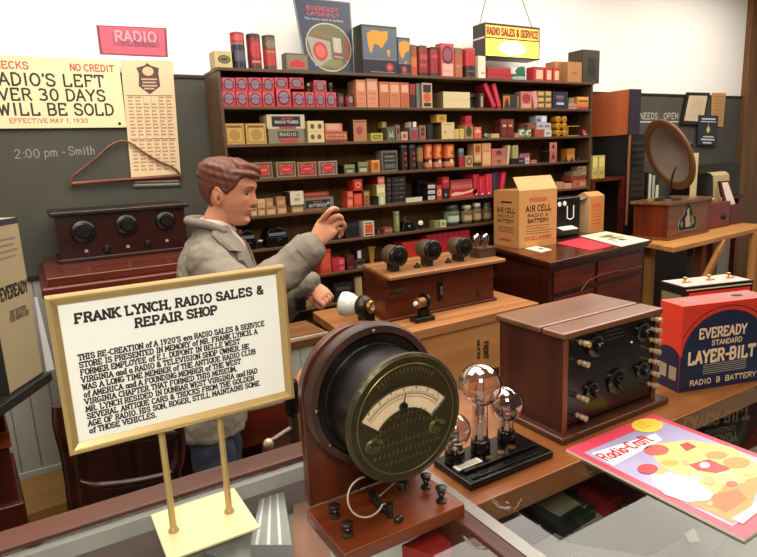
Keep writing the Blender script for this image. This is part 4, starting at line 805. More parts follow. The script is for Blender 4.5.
carton(567, 575, 3, 148.6, '#c88030', [('r', '#e0a050', .1, .1, .9, .5)], 'orange carton near the right end of the fourth shelf', dep=.05, set_=.05)
for i, (x, y_) in enumerate(((561, 157), (566, 156.5), (572, 156.5), (578, 157))):
    p = at(x, y_, y=YS+.025); mb = MB(); r = .012; mb.lathe([(r, 0), (r, .008), (r*.5, .01), (r*.4, .02), (r*.7, .022), (0, .026)], (0, 0, 0), C('#2a2018', .4), n=14)
    tag(mb.build('binding_post', loc=(p.x, YS+.025, B[3]+.0004)), f'small black terminal fitting, {ORD[i]} of four lying before the orange carton', 'fitting', 'small black fittings')
# ---- fifth shelf
base = B[4]
zs = []
for i, (a, b_, yt) in enumerate(((250.4, 257, 208.6), (257.6, 265.2, 207.6), (266, 275.8, 206.8), (277, 286.6, 205.6))):
    zs.append(carton(a, b_, 4, yt, '#c09064', [('r', '#8a5a3c', .1, .75, .9, .9), ('r', '#d8b084', .15, .1, .85, .6)], f'small tan carton, {ORD[i]} from the left in the bottom row behind the man', group='small tan cartons behind the man', dep=.06)[1])
for i, (a, b_, yt, k) in enumerate(((257.4, 265.2, 199.4, 1), (265.6, 273, 198.4, 2), (276, 285.4, 196.8, 3))):
    carton(a, b_, 4, yt, ['#d8b088', '#b0805c', '#a8745a'][i], [('r', '#c89a70', .1, .1, .9, .6)], f'small tan carton, {ORD[i]} from the left in the top row behind the man', group='small tan cartons behind the man', dep=.06, base=max(zs[k], zs[k-1])+.0005)
z = carton(291.6, 303.4, 4, 204.8, '#b08a5c', [('r', '#7a5a3c', .0, .7, 1, 1), ('r', '#d0ac7c', .1, .1, .9, .5)], 'tan carton under the white carton on the fifth shelf', dep=.08)[1]
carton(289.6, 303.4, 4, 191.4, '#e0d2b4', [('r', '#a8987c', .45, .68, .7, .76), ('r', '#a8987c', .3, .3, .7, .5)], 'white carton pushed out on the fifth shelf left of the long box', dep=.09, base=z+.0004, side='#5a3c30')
z = carton(304, 333, 4, 208.8, '#7a3c2c', [('r', '#a85a40', 0, .2, .6, .8)], 'flat rust red box under the long black titled box', dep=.07)[1]
z = carton(304, 333.6, 4, 197.6, '#7c766a', [('r', '#1a1c22', .03, .08, .86, .8), ('t', '#c84a3c', 'RADIO', .3, .5, .2, .3), ('t', '#d0ccc0', 'BATTERIES', .14, .2, .22, .6), ('e', '#c8c4b8', .8, .45, .04, .12)], 'long grey and black box with a title on the fifth shelf', dep=.07, base=z+.0004)[1]
carton(303.8, 329, 4, 192.4, '#8e3228', [('r', '#b85a48', 0, .5, .9, .8)], 'long red box on top of the black titled box', dep=.06, base=z+.0004, set_=.02)
z = carton(347, 353, 4, 198.8, '#d04a34', [('r', '#e88a70', .1, .2, .9, .9)], 'red cube carton, lower left of the red pile on the fifth shelf', dep=.07)[1]
z1 = carton(347, 353, 4, 191.4, '#c84030', [('r', '#e0745c', .1, .2, .9, .9)], 'red cube carton, second up on the left of the red pile', dep=.07, base=z+.0004)[1]
z = carton(353.4, 362, 4, 193.6, '#cc3826', [('r', '#e05a40', .1, .2, .9, .9)], 'bright red carton, bottom right of the red pile', dep=.07)[1]
carton(353.2, 362.2, 4, 179.4, '#c43424', [('e', '#e8a890', .5, .5, .3, .28), ('e', '#c43424', .5, .5, .2, .18)], 'red carton with a pale ring on top of the red pile', dep=.07, base=max(z, z1)+.0005)
carton(363.4, 369.6, 4, 191, '#96583c', [('r', '#c88a5c', .1, .7, .9, .9)], 'brown carton right of the red pile on the fifth shelf', dep=.05)
z = carton(378.6, 385.4, 4, 196, '#bcc09c', [('r', '#e4e4d0', .3, .1, .7, .9)], 'pale green carton at the bottom of the mixed stack', dep=.08, side='#4c5a34')[1]
z = carton(376.4, 385, 4, 184.6, '#d8c88c', [('r', '#ece4c4', .1, .3, .9, .7)], 'pale yellow carton with an olive side in the middle of the mixed stack', dep=.11, side='#8a8420', base=z+.0004)[1]
carton(377.6, 384.4, 4, 176.8, '#d06a68', [('r', '#e09a90', .1, .3, .9, .7)], 'coral carton at the top of the mixed stack', dep=.1, side='#a0202c', base=z+.0004)
for c_, (a, b_) in enumerate(((386.2, 391.2), (391.8, 405.4))):
    zb = B[4]
    for r_ in range(3):
        o, zb2 = carton(a, b_, 4, (194.4, 185.8, 177.6)[r_]-(c_*.7), '#1a1416', [('r', '#5c4c50', .02, .02, .98, .14), ('r', '#4a3c40', .2, .5, .5, .7), ('r', '#6a5054', .6, .5, .85, .7)], f'black carton, {["bottom", "middle", "top"][r_]} one of the {["narrow", "wide"][c_]} stack on the fifth shelf', group='stacked black cartons', base=zb+.0004, dep=.08); zb = zb2
mb = MB(); x0, x1, zb, z1, y = place(406, 422.2, 4, 197.4); mb.box(0, x1-x0, 0, .04, 0, z1-zb, C('#d8d0bc', .4)); h_ = z1-zb
for i in range(8): mb.box((x1-x0)*(i+.3)/8, (x1-x0)*(i+.7)/8, .0, .03, h_, h_+.004, C('#1c1814', .4))
tag(mb.build('terminal_strip', loc=(x0, y, zb+.0004)), 'white strip with dark teeth lying on the fifth shelf', 'strip')
carton(417.4, 427, 4, 180, '#14110f', [('r', '#2a2624', 0, .9, 1, 1)], 'black case standing behind the three white labelled boxes', dep=.06, set_=.09)
zb = B[4]
for r_ in range(3): o, zb = carton(427.2, 435.6, 4, (194.6, 189.2, 183.6)[r_], '#2a2228', [('r', '#e4d8d0', .08, .15, .92, .75), ('r', '#8a7a84', .2, .35, .8, .5)], f'flat dark carton with a white label, {["bottom", "middle", "top"][r_]} of three on the fifth shelf', group='flat white labelled cartons', base=zb+.0004, dep=.09, side='#14110f')
carton(436.6, 442, 4, 185.4, '#b83a34', [('e', '#e8b49a', .5, .5, .38, .25), ('e', '#8a3a30', .5, .5, .15, .1)], 'upright red carton with a pale disc on the fifth shelf', dep=.06)
z = carton(442.6, 448.8, 4, 188.2, '#221c20', [('e', '#a8a0a0', .5, .4, .14, .14)], 'small black carton with a pale dot under the red one', dep=.06)[1]
carton(442.4, 449, 4, 177, '#b42830', [('r', '#d85a5c', .1, .5, .9, .7)], 'small crimson carton on the black dotted carton', dep=.06, base=z+.0004)
z = carton(449.6, 477, 4, 189.4, '#b8202c', [('p', '#f0c0ac', [(.04, .55), (.2, .75), (.5, .65), (.9, .95), (.8, .6), (.4, .35), (.06, .3)]), ('r', '#d8404c', .05, .05, .95, .2)], 'long red carton with a pale script swash on the fifth shelf', dep=.08)[1]
mb_ = [('r', '#e08a80', .02+i*.1, .1, .06+i*.1, .5) for i in range(10)]
carton(451, 472.4, 4, 180, '#b84a4a', mb_+[('r', '#8a3a3c', 0, .9, 1, 1)], 'ribbed dusty red carton on the long red carton', dep=.08, base=z+.0004)
for i, (a, b_, yt, c) in enumerate(((473.4, 479, 174.4, '#c01830'), (479.2, 485.4, 176.6, '#cc2038'), (485.8, 492.2, 174, '#d42840'), (492.6, 498.2, 172.6, '#222c40'))):
    carton(a, b_, 4, yt, c, [('e', '#e0d8d4', .5, .1, .16, .05), ('r', '#2a1a24', 0, 0, 1, .04), ('r', '#e05a6c' if i < 3 else '#4a5870', .15, .3, .3, .9)], f'upright {"crimson" if i < 3 else "dark blue"} book, {ORD[i]} of the row of tall books on the fifth shelf', name='book', cat='book', group='tall books on the fifth shelf', dep=.1)
leaner(499, 503.4, 502, 173, 4, '#c81c34', [('r', '#e05a6c', .3, .1, .5, .9)], 'crimson book leaning right against nothing at the end of the tall books')
zb = B[4]
carton(556.5, 563.6, 4, 182, '#c88a70', None, 'flat salmon carton just right of the open cardboard box flap', dep=.06)
carton(564, 572, 4, 183.4, '#d09a7c', None, 'flatter tan carton right of the flat salmon carton', dep=.06)
z = carton(573, 586.6, 4, 180.4, '#b87058', [('r', '#8a4030', .3, .3, .4, .8), ('r', '#d09a80', .5, .2, .9, .7)], 'salmon carton, lowest of the pile at the right end of the fifth shelf', dep=.08)[1]
z = carton(571, 586.2, 4, 175.8, '#8e3c2c', None, 'flat dark red box in the middle of the pile at the right end', dep=.08, base=z+.0004)[1]
z = carton(573.4, 586.6, 4, 171, '#8a7a5c', [('r', '#a89474', .6, .2, .95, .8)], 'olive grey carton second from the top of the pile at the right end', dep=.08, base=z+.0004)[1]
carton(578, 586.6, 4, 166.4, '#a08460', [('r', '#6a543c', .1, .3, .5, .7)], 'small khaki carton on top of the pile at the right end', dep=.06, base=z+.0004)
# ---- sixth shelf
def bake(px0, px1, yt, label):
    x0, x1, zb, z1, y = place(px0, px1, 5, yt); w = x1-x0; h = z1-zb; mb = MB(); bk = C('#0e0d10', .15)
    mb.box(-w/2, w/2, 0, .09, 0, h*.5, bk); R = [[(w/2*math.cos(a)*.96, yy, h*.5+h*.5*math.sin(a)) for a in [PI*i/14 for i in range(15)]] for yy in (.005, .085)]; mb.rings(R, bk)
    mb.plate(Vector((0, 0, 0)), X_, Z_, -w*.38, w*.4, h*.58, h*.74, C('#6c7078', .3), .0006); mb.lathe([(h*.16, 0), (h*.12, .008), (0, .008)], (w*.1, 0, h*.26), bk, (0, -1, 0), 16)
    return tag(mb.build('bakelite_case', loc=((x0+x1)/2, y, zb+.0004), bevel=.002), label, 'case')
bake(240, 255, 230.5, 'glossy black rounded case with a grey label just below the man\'s chin')
bake(265.4, 287.5, 227.6, 'larger glossy black rounded case with a grey label, right of the white knob')
mb = MB(); p = at(260, 237, y=YS+.03); mb.lathe([(.008, 0), (.008, .03), (.012, .034), (.012, .04), (0, .042)], (0, 0, 0), C('#1c1a18', .3), n=14, ms=[C('#1c1a18', .3)]*2+[C('#d8d8d4', .3)]*3); tag(mb.build('knob', loc=(p.x, YS+.03, B[5]+.0004)), 'white topped knob between the two glossy black cases', 'knob')
for i, (x, c) in enumerate(((294, '#4a2c18'), (300, '#3a2414'), (306, '#6a4024'))):
    p = at(x, 238, y=YS+.03); mb = MB(); mb.lathe([(.012, 0), (.012, .01), (.006, .014), (.009, .024), (0, .03)], (0, 0, 0), C(c, .4), n=14); tag(mb.build('fitting', loc=(p.x, YS+.03, B[5]+.0004)), f'small brown fitting, {ORD[i]} of three behind the raised wrist', 'fitting', 'small brown fittings')
carton(344.6, 359, 5, 222.6, '#0f0f12', [('r', '#2a2c30', .1, .8, .9, .9)], 'black box right of the raised hand on the sixth shelf', dep=.07)
can(331, 343, 5, 229, [(.5, '#121218'), (1, '#1e1e26')], 'low black round tin under the raised fingers', 'tin', 'tin', knob=False)
carton(363.2, 374, 5, 221.4, '#d8c8b0', [('r', '#d4562c', .14, .22, .86, .78), ('r', '#8a6a50', .12, .84, .88, .92), ('r', '#5a3c2c', .12, .06, .88, .16)], 'white bordered orange carton on the sixth shelf', dep=.06)
mb = MB(); p = at(378.5, 231, y=YS+.03); mb.lathe([(.009, 0), (.009, .012), (.004, .02), (.004, .03), (0, .031)], (0, 0, 0), C('#5a2c24', .4), n=12); tag(mb.build('bottle_stopper', loc=(p.x, YS+.03, B[5]+.0004)), 'tiny dark red stopper right of the orange carton', 'stopper')
carton(384, 392.8, 5, 227.6, '#8a4a34', [('r', '#b0745a', .1, .3, .9, .8)], 'low reddish brown box on the sixth shelf', dep=.05)
can(394.4, 400.8, 5, 211.4, [(.06, '#3c5a34'), (.9, '#7c8c50'), (1, '#a8a888')], 'tall olive green tube shaped tin on the sixth shelf', 'tin', 'tin', knob=False, D=[('r', '#a8b078', -30, .3, 10, .8)])
p = at(405, 215, y=YS+.04); mb = MB(); mb.lathe([(.013, 0), (.013, .002), (.002, .006), (.002, .05), (.012, .062), (.014, .08), (.0135, .08), (.0115, .063), (.0, .056)], (0, 0, 0), GLASS('bulb_glass', (.93, .88, .86), 5, rough=.04), n=18); tag(mb.build('glass_goblet', loc=(p.x, YS+.04, B[5]+.0004)), 'thin stemmed glass behind the black telephone part', 'glass')
x0, x1, zb, z1, y = place(402.4, 417, 5, 222); w = x1-x0; h = z1-zb; mb = MB(); bk = C('#100f10', .2); mb.hexa([(-w/2, 0, 0), (w/2, 0, 0), (w/2, .06, 0), (-w/2, .06, 0), (-w*.3, .01, h), (w*.3, .01, h), (w*.3, .05, h), (-w*.3, .05, h)], bk); mb.cyl((0, -.004, h*.5), (0, .0, h*.5), .008, C('#8a98a4', .2, .5)); mb.ball((-w*.05, .03, h+.004), .008, C('#a85a44', .4))
tag(mb.build('telephone_part', loc=((x0+x1)/2, y+.005, zb+.0004), bevel=.002), 'black sloping instrument with a blue grey dial on the sixth shelf', 'instrument')
p = at(420.6, 223, y=YS+.02); mb = MB(); mb.lathe([(.014, 0), (.014, .003), (.01, .005), (0, .005)], (0, 0, 0), C('#dcdcd0', .3), (-.5, -1, .35), 20); mb.tube([(0, .0, 0), (.004, .012, -.012), (.004, .014, p.z*0-(p.z-B[5])+.001)], .003, bk); tag(mb.build('dial_mirror', loc=(p.x, YS+.02, p.z)), 'tilted white disc on a short black stalk', 'dial')
carton(440.2, 446.2, 5, 220.4, '#cfc494', [('e', '#7a8a4c', .5, .5, .25, .25)], 'small pale yellow cube carton beside the jars', dep=.04)
carton(434.4, 439.6, 5, 220.8, '#8a8a48', None, 'small olive carton left of the pale yellow cube', dep=.05)
for i, (a, b_, yt, c, c2, l) in enumerate(((448.8, 462.8, 205.4, '#8aa088', '#c8d0b8', 'large jar with a white and green label'), (464.6, 474.8, 205.4, '#a08050', '#c8a870', 'brown jar with a tan label'), (475.2, 483.4, 203.2, '#a88458', '#c09878', 'slim tan jar with a white lid'), (485, 493.8, 203, '#7a5c38', '#a08058', 'brown canister with a dark lid'))):
    x0, x1, zb, z1, y = place(a, b_, 5, yt); r = (x1-x0)/2*.9; h = z1-zb; lid = ['#4a4c4c', '#c8b890', '#d8d0c0', '#4a4038'][i]
    jt = thing('jar', f'{l}, {ORD[i]} of four jars on the sixth shelf', 'jar', ((x0+x1)/2, y+r, zb+.0004), 0, 'jars on the sixth shelf')
    mb = MB(); mb.lathe([(r*.9, 0), (r, .004), (r, h*.76), (r*.8, h*.84)], (0, 0, 0), C('#3c3a2c', .15), n=22); mb.lathe([(r+.0005, h*.16), (r+.0006, h*.7)], (0, 0, 0), C(c, .5), n=22); mb.build('glass_body', jt)
    mb = MB(); mb.lathe([(0, h*.84), (r*.86, h*.84), (r*.86, h*.97), (r*.8, h), (0, h)], (0, 0, 0), C(lid, .4, .2), n=22); mb.build('lid', jt)
    mb = MB(); k = 8
    for j in range(k):
        q = [((r+.0014)*math.sin(math.radians(t_)), -(r+.0014)*math.cos(math.radians(t_))) for t_ in (-60+100*j/k, -60+100*(j+1)/k)]
        for f0, f1, cc in ((.22, .48, c2), (.52, .56, '#4a5a44'), (.6, .64, '#4a5a44')): mb.face([(q[0][0], q[0][1], h*f0), (q[1][0], q[1][1], h*f0), (q[1][0], q[1][1], h*f1), (q[0][0], q[0][1], h*f1)], C(cc, .5))
    mb.build('paper_label', jt)
# ---- seventh shelf
carton(318.6, 330.6, 6, 249.6, '#c43c28', [('r', '#a02c1c', .0, .0, .1, 1), ('r', '#d85a40', .2, .2, .9, .8)], 'bright red carton just right of the raised sleeve on the seventh shelf', dep=.08)
z = carton(332.6, 345, 6, 266, '#b02c30', [('r', '#d86060', .55, .2, .95, .8)], 'crimson carton, lower of the pair on the seventh shelf', dep=.09)[1]
carton(332, 344.6, 6, 258.6, '#c03438', [('r', '#e07070', .55, .2, .95, .8)], 'crimson carton, upper of the pair on the seventh shelf', dep=.1, base=z+.0004)
z = carton(347, 354.4, 6, 262.8, '#4a1418', [('r', '#8a3438', .1, .2, .9, .5)], 'dark maroon carton right of the crimson pair', dep=.07)[1]
carton(346.6, 354, 6, 255.4, '#5c1c1e', None, 'maroon carton lying on the dark maroon carton', dep=.07, base=z+.0004)
z = carton(355.2, 364.4, 6, 259.4, '#5c4030', [('r', '#a88468', .2, .1, .8, .3), ('r', '#2c1a14', .1, .5, .9, .8)], 'brown carton under the black and white box on the seventh shelf', dep=.07)[1]
carton(356, 364.2, 6, 249.8, '#1c1216', [('r', '#d8cfd0', .15, .1, .6, .9)], 'black box with a white front panel on the seventh shelf', dep=.06, base=z+.0004)
x0, x1, zb, z1, y = place(369.6, 376.4, 6, 247.4); mb = MB(); r = (x1-x0)/2; h = z1-zb; mb.lathe([(r*.7, 0), (r*.7, .004), (r*.5, h*.2), (r*1.0, h*.95), (r*1.15, h), (0, h*.99)], (0, 0, 0), C('#c89a3c', .25, .2), n=18); tag(mb.build('brass_cup', loc=((x0+x1)/2, y+.02, zb+.0004)), 'yellow brass cup beside the radio lid on the seventh shelf', 'cup')
for i, (a, b_, yt, c) in enumerate(((402, 421, 241.5, '#c8301c'), (426, 470, 232, '#c01c34'))):
    carton(a, b_, 6, yt, c, [('r', '#e04a5c', .05+k*.12, .86, .10+k*.12, .97) for k in range(8)], ['red orange box behind the left round dial of the open radio', 'long crimson wrapped box behind the middle dial of the open radio'][i], dep=.1, set_=.03)
can(355.4, 363.8, 7, 277, [(.9, '#c8a878'), (1, '#a0805c')], 'tan paper cylinder on the lowest visible shelf', 'paper_roll', 'roll', knob=False)
carton(334, 352, 7, 283, '#1c1612', [('r', '#4a443c', .1, .6, .9, .8)], 'black box on the lowest visible shelf left of the tan cylinder', dep=.08)

STOCK_DIM = 1.0
# ================================================================== LIT SIGN hanging over the shelf
ysn = YS+.06; A_, B_ = at(485, 22, y=ysn), at(538.5, 28, y=ysn); C_ = at(485, 56.5, y=ysn)
t = thing('hanging_light_sign', 'lit yellow sign box hanging on two wires above the shelf unit', 'sign', (A_.x, ysn, C_.z))
w = B_.x-A_.x; h = A_.z-C_.z; dark = C('#2a2019', .4); D_ = .11
m = MB(); m.box(0, w+.012, 0, D_, 0, h, dark); m.build('case', t, bevel=.002)
m = MB(); m.plate(Vector((0, D_, 0)), Vector((0, -1, 0)), Z_, .002, D_-.002, h*.55, h*.60, C('#c8c8c4', .4), .0006); m.build('side_band', t)
m = MB(); m.plate(Vector((0, -.001, 0)), X_, Z_, .004, w, h*.58, h*.93, EMIT('#e8a040', .9), 0); m.plate(Vector((0, -.001, 0)), X_, Z_, .004, w, h*.04, h*.54, EMIT('#ffd848', 1.4), 0)
for k, (a, b_) in enumerate(((.25, .75), (.32, .68))): m.ell(Vector((0, -.0013-.0003*k, 0)), X_, Z_, w*.5, h*.29, w*(b_-a)/2, h*.22, EMIT('#fff6b0' if k == 0 else '#ffffe8', 2.0), 0)
text(m, 'RADIO SALES & SERVICE', Vector((0, -.001, 0)), X_, Z_, .012, h*.66, h*.2, C('#7a3014', .5), .24, fit=w-.02, d=.0006)
for u in (.12, .86): m.tube([(w*u+.012*math.cos(a), -.002, h*.3+.02*math.sin(a)) for a in [2*PI*i/12 for i in range(12)]], .0012, C('#b89a28', .5), 5, closed=True)
m.build('lit_panel', t)
for px, px2 in ((479, 487), (524, 536)):
    a = at(px2, 22 if px < 500 else 26, y=ysn+.05); p2 = at(px2-7 if px < 500 else px2-13, -12, y=ysn+.05)
    if px < 500: p2 = at(487, -12, y=ysn+.05); a = at(479, 22, y=ysn+.05)
    m = MB(); x = (a.x-A_.x); x = max(.004, min(w, x)); dx = p2.x-a.x; hz_ = 2.749-C_.z; top = (x+dx*(hz_-h)/(p2.z-a.z), .05, hz_)
    m.cyl((x, .05, h), top, .0026, C('#4a4640', .6), n=6); m.build('hanging_wire', t)
# ================================================================== MID-GROUND FURNITURE
ply = W('#a5703e', '#c48c58', .5, 'X', 5); dkred = W('#431509', '#6a2312', .35, 'X', 8, .15); dkredz = W('#3c1208', '#5c1d10', .35, 'Z', 8, .15)
def shift(pts, o): return [(p[0]-o[0], p[1]-o[1]) for p in pts]
def pr(mb, pts, z0, z1, m, mt=None): return mb.prism(pts, z0, z1, m, mt)
# wooden shipping crate that carries the open radio
t = thing('wooden_crate', 'light plywood crate lettered FRONT carrying the radio with three round dials', 'crate', (.975, 1.83, 0)); o = (.975, 1.83)
m = MB(); pr(m, shift([(.975, 1.83), (1.90, 1.845), (1.93, 2.36), (1.045, 2.36)], o), .02, .7195, dkredz)
m.build('crate_body', t)
m = MB(); m.hexa([(0, -.006, .02), (.925, .009, .02), (.925, .0145, .02), (0, -.0005, .02), (0, -.006, .72), (.925, .009, .72), (.925, .0145, .72), (0, -.0005, .72)], ply)
ik = C('#2a2018', .6); U = Vector((0, 0, -1)); V = Vector((1, 0, 0))
O = Vector((0, -.001, 0))
def vt(s, px, py, h, L):
    a = at(px, py, y=1.835); x0 = a.x-o[0]; z0 = a.z
    text(m, s, Vector((x0, -.006+.015*x0/.925, z0)), Vector((0, 0, -1)), Vector((1, 0, 0)), 0, 0, h, ik, .24, fit=L, d=.0012)
vt('FRONT', 483.5, 342, .024, .075); vt('SIDE OF DESK', 477, 340, .012, .085)
m.plate(Vector((0, -.0008, 0)), X_, Z_, at(494, 372, y=1.83).x-o[0], at(499, 372, y=1.83).x-o[0], at(494, 376, y=1.83).z, at(494, 368, y=1.83).z, ik, .0004)
m.build('front_board', t)
m = MB(); pr(m, shift([(.965, 1.815), (1.91, 1.832), (1.94, 2.37), (1.035, 2.37)], o), .7205, .76, W('#8e5c32', '#b57c4a', .45, 'X', 6)); m.build('top_board', t, bevel=.003)
for x in (.04, .5, .86):
    m = MB(); m.box(x, x+.05, .02, .49, 0, .0195, ply); m.build('batten', t)
# open radio on the crate
t = thing('breadboard_radio', 'old wooden radio with three round dials and tubes mounted on its lid', 'radio', (1.2, 2.0, .7603)); o = (1.2, 2.0)
m = MB(); pr(m, [(-.012, -.012), (.602, -.012), (.652, .31), (.056, .31)], 0, .012, dkred); m.build('plinth', t, bevel=.003)
m = MB(); pr(m, [(0, 0), (.59, 0), (.64, .30), (.07, .30)], .0122, .178, W('#3a1409', '#602612', .35, 'X', 8, .15)); m.build('cabinet', t)
m = MB(); pr(m, [(.005, -.035), (.635, -.035), (.675, .315), (.075, .315)], .1785, .196, W('#7a5030', '#a8764a', .4, 'X', 8, .1)); m.build('lid', t, bevel=.005, seg=3)
def o3(px, py, y): p = at(px, py, y=y); return Vector((p.x-1.2, p.y-2.0, p.z-.7603))
for i, (px, py) in enumerate(((399.6, 256.4), (434, 250.5), (465.5, 247.5))):
    c = o3(px, py, 2.02); r = .045
    m = MB(); m.lathe([(r*.9, 0), (r, .004), (r, .012), (r*.86, .016), (r*.82, .012), (r*.6, .014), (r*.56, .020), (r*.34, .022), (r*.3, .034), (0, .036)], (c.x, c.y+.016, c.z), blk, (0, -1, 0), 30)
    for k in range(20):
        a = 2*PI*k/20; m.tube([(c.x+r*.7*math.cos(a), c.y+.0025, c.z+r*.7*math.sin(a)), (c.x+r*.8*math.cos(a), c.y+.0025, c.z+r*.8*math.sin(a))], .0008, C('#8a7a66', .5), 4)
    m.build('dial', t)
    m = MB(); m.lathe([(r*.8, 0), (r*.95, .01), (r*.95, .06), (r*.8, .075), (0, .075)], (c.x, c.y+.017, c.z), C('#4c3a26', .5), (0, 1, 0), 26)
    m.build('condenser_can', t)
    m = MB(); zz_ = .1965; m.box(c.x-.016, c.x+.016, c.y+.03, c.y+.08, zz_, c.z-r*.7, C('#2c2018', .5)); m.build('bracket', t)
c = o3(482.5, 249, 2.08); m = MB(); m.box(c.x-.045, c.x+.05, c.y-.035, c.y+.04, .1965, c.z+.010, W('#3a2818', '#5a4028', .5)); m.build('tube_base', t, bevel=.002)
for px, py, yy in ((475, 236, 2.07), (484, 238.5, 2.05), (477, 232, 2.11), (486, 243, 2.08)):
    c2 = o3(px, py, yy); b0 = c.z+.0102; h = .062
    m = MB(); m.lathe([(.009, 0), (.009, .014), (.012, .024), (.0125, h*.7), (.008, h*.92), (.001, h)], (c2.x, c2.y, b0), GLASS('bulb_glass', (.93, .88, .86), 5, rough=.04), n=18)
    m.lathe([(.009, h*.86), (.006, h*.96), (.0, h+.0008)], (c2.x, c2.y, b0), C('#e4dedc', .12, .9), n=14); m.cyl((c2.x, c2.y, b0+.006), (c2.x, c2.y, b0+h*.6), .005, C('#6a5a50', .4, .6), n=10); m.build('radio_tube', t)
for px, py in ((417, 263), (448, 257), (425, 254)):
    c = o3(px, py, 2.06); m = MB(); m.lathe([(.014, 0), (.012, .012), (.005, .014), (.005, .022), (0, .023)], (c.x, c.y, .1965), C('#3a2c20', .4, .3), n=14); m.build('fitting', t)
m = MB(); c = o3(441, 291, 1.99)
m.box(c.x-.012, c.x+.012, -.008, -.0005, c.z-.045, c.z+.045, blk); m.box(c.x-.006, c.x+.006, -.016, -.008, c.z-.018, c.z+.02, C('#77706a', .3, .6)); m.build('panel_switch', t, bevel=.003)
m = MB(); c = o3(479, 293, 2.0); m.lathe([(.014, 0), (.012, .008), (.006, .01), (0, .012)], (c.x, -.0005, c.z), C('#3a180c', .3), (0, -1, 0), 20); m.build('knob', t)
m = MB(); a, b_ = o3(389, 294, 2.0), o3(408, 290, 2.0); m.tube([(a.x, -.001, a.z), ((a.x+b_.x)/2, -.001, a.z+.012), (b_.x, -.001, b_.z), ((a.x+b_.x)/2, -.001, a.z-.004)], .003, blk, closed=True); m.build('slot', t)
# little things on the crate top
ZK = .7603
t = thing('coil_socket', 'black base with a copper wound coil and white tip in front of the wooden radio', 'coil', (1.33, 1.925, ZK))
m = MB(); m.box(-.045, .05, -.026, .026, 0, .02, blk); m.build('base', t, bevel=.003)
m = MB(); m.box(-.012, .03, -.014, .014, .0205, .05, blk); m.build('bracket', t)
m = MB(); m.lathe([(.032, 0), (.036, .006), (.036, .014), (.028, .016)], (.026, 0, .080), blk, (-1, -.15, 0), 22); m.build('flange', t)
m = MB(); m.lathe([(.02+.002*(i % 2), .016+i*.004) for i in range(10)]+[(.0, .056)], (.026, 0, .080), C('#9a6a48', .35, .6), (-1, -.15, 0), 20); m.build('coil', t)
m = MB(); m.lathe([(.009, .056), (.009, .068), (.0, .07)], (.026, 0, .080), C('#ece6dc', .3), (-1, -.15, 0), 14); m.build('white_tip', t)
t = thing('bench_lamp', 'lamp with milky glass shade and brass socket lying on the crate', 'lamp', (1.11, 1.90, ZK), 0); lo = Vector((1.11, 1.90, ZK))
def ol(px, py, y): return at(px, py, y=y)-lo
m = MB(); m.box(-.02, .06, -.03, .03, 0, .02, blk); m.build('base', t, bevel=.003)
a = ol(360, 306, 1.93); b_ = ol(372, 307, 1.87)
m = MB(); m.lathe([(.032, 0), (.042, .01), (.044, .03), (.034, .045), (.026, .05)], a, C('#2a241a', .35, .4), b_-a, 24); m.box(a.x-.012, a.x+.03, a.y-.06, a.y+.0, .0205, a.z-.02, blk); m.build('socket', t)
m = MB(); d = (b_-a).normalized(); e = a+d*.05; m.lathe([(.024, 0), (.026, .01), (.02, .016), (.013, .016), (.011, .002), (0, .002)], e, C('#8a6a34', .3, .8), d, 22, ms=[C('#8a6a34', .3, .8)]*3+[C('#c89a8a', .3)]*2); m.build('brass_ring', t)
m = MB(); g = ol(346, 304, 1.97); dd = (g-a).normalized(); m.lathe([(.018, -.005), (.03, .005), (.044, .03), (.05, .055), (.046, .075), (.03, .085), (.0, .088)], a, C('#d8d4cc', .2, 0, .04), dd, 28); m.build('glass_shade', t)
# white panelled bench between the man and the crate
t = thing('painted_bench', 'white painted panelled bench with a wooden top behind the man, left of the crate', 'bench', (.45, 2.02, 0)); bo = (.45, 2.02)
zt_ = .76; za = at(300, 335, y=2.02).z; zb_ = at(285, 402, y=2.02).z; zc = at(285, 436, y=2.02).z
m = MB(); m.box(-.02, .50, -.02, .235, zt_-.03, zt_, W('#6a4426', '#8a5e38', .4, 'X', 8)); m.build('worktop', t, bevel=.003)
wp = C('#b7b8b0', .5, var=.06); m = MB(); m.box(0, .49, 0, .23, zb_, zt_-.0305, wp)
for i in range(8): m.box(.003+i*.061, .061+i*.061-.003, -.006, -.0002, zb_+.01, za-.012, wp)
m.box(0, .49, -.01, -.0002, za-.008, zt_-.031, wp); m.build('panelling', t)
m = MB(); m.box(0, .49, -.004, .23, zc, zb_-.0005, dkred); m.build('drawer', t)
for x in (0, .45):
    for y in (.0, .19):
        m = MB(); m.box(x, x+.04, y, y+.04, 0, zc-.0005, dkredz); m.build('leg', t)
m = MB(); m.ball((.02, -.012, (zc+zb_)/2), .008, C('#c8c0b0', .3, .7)); m.build('drawer_knob', t)
m = MB(); a = at(318, 340, y=2.005)-Vector((bo[0], bo[1], 0)); b_ = at(313, 372, y=2.005)-Vector((bo[0], bo[1], 0)); m.tube([(a.x, -.010, a.z+.02), (a.x+.004, -.012, (a.z+b_.z)/2), (b_.x, -.010, b_.z)], .0018, blk); m.build('cord', t)

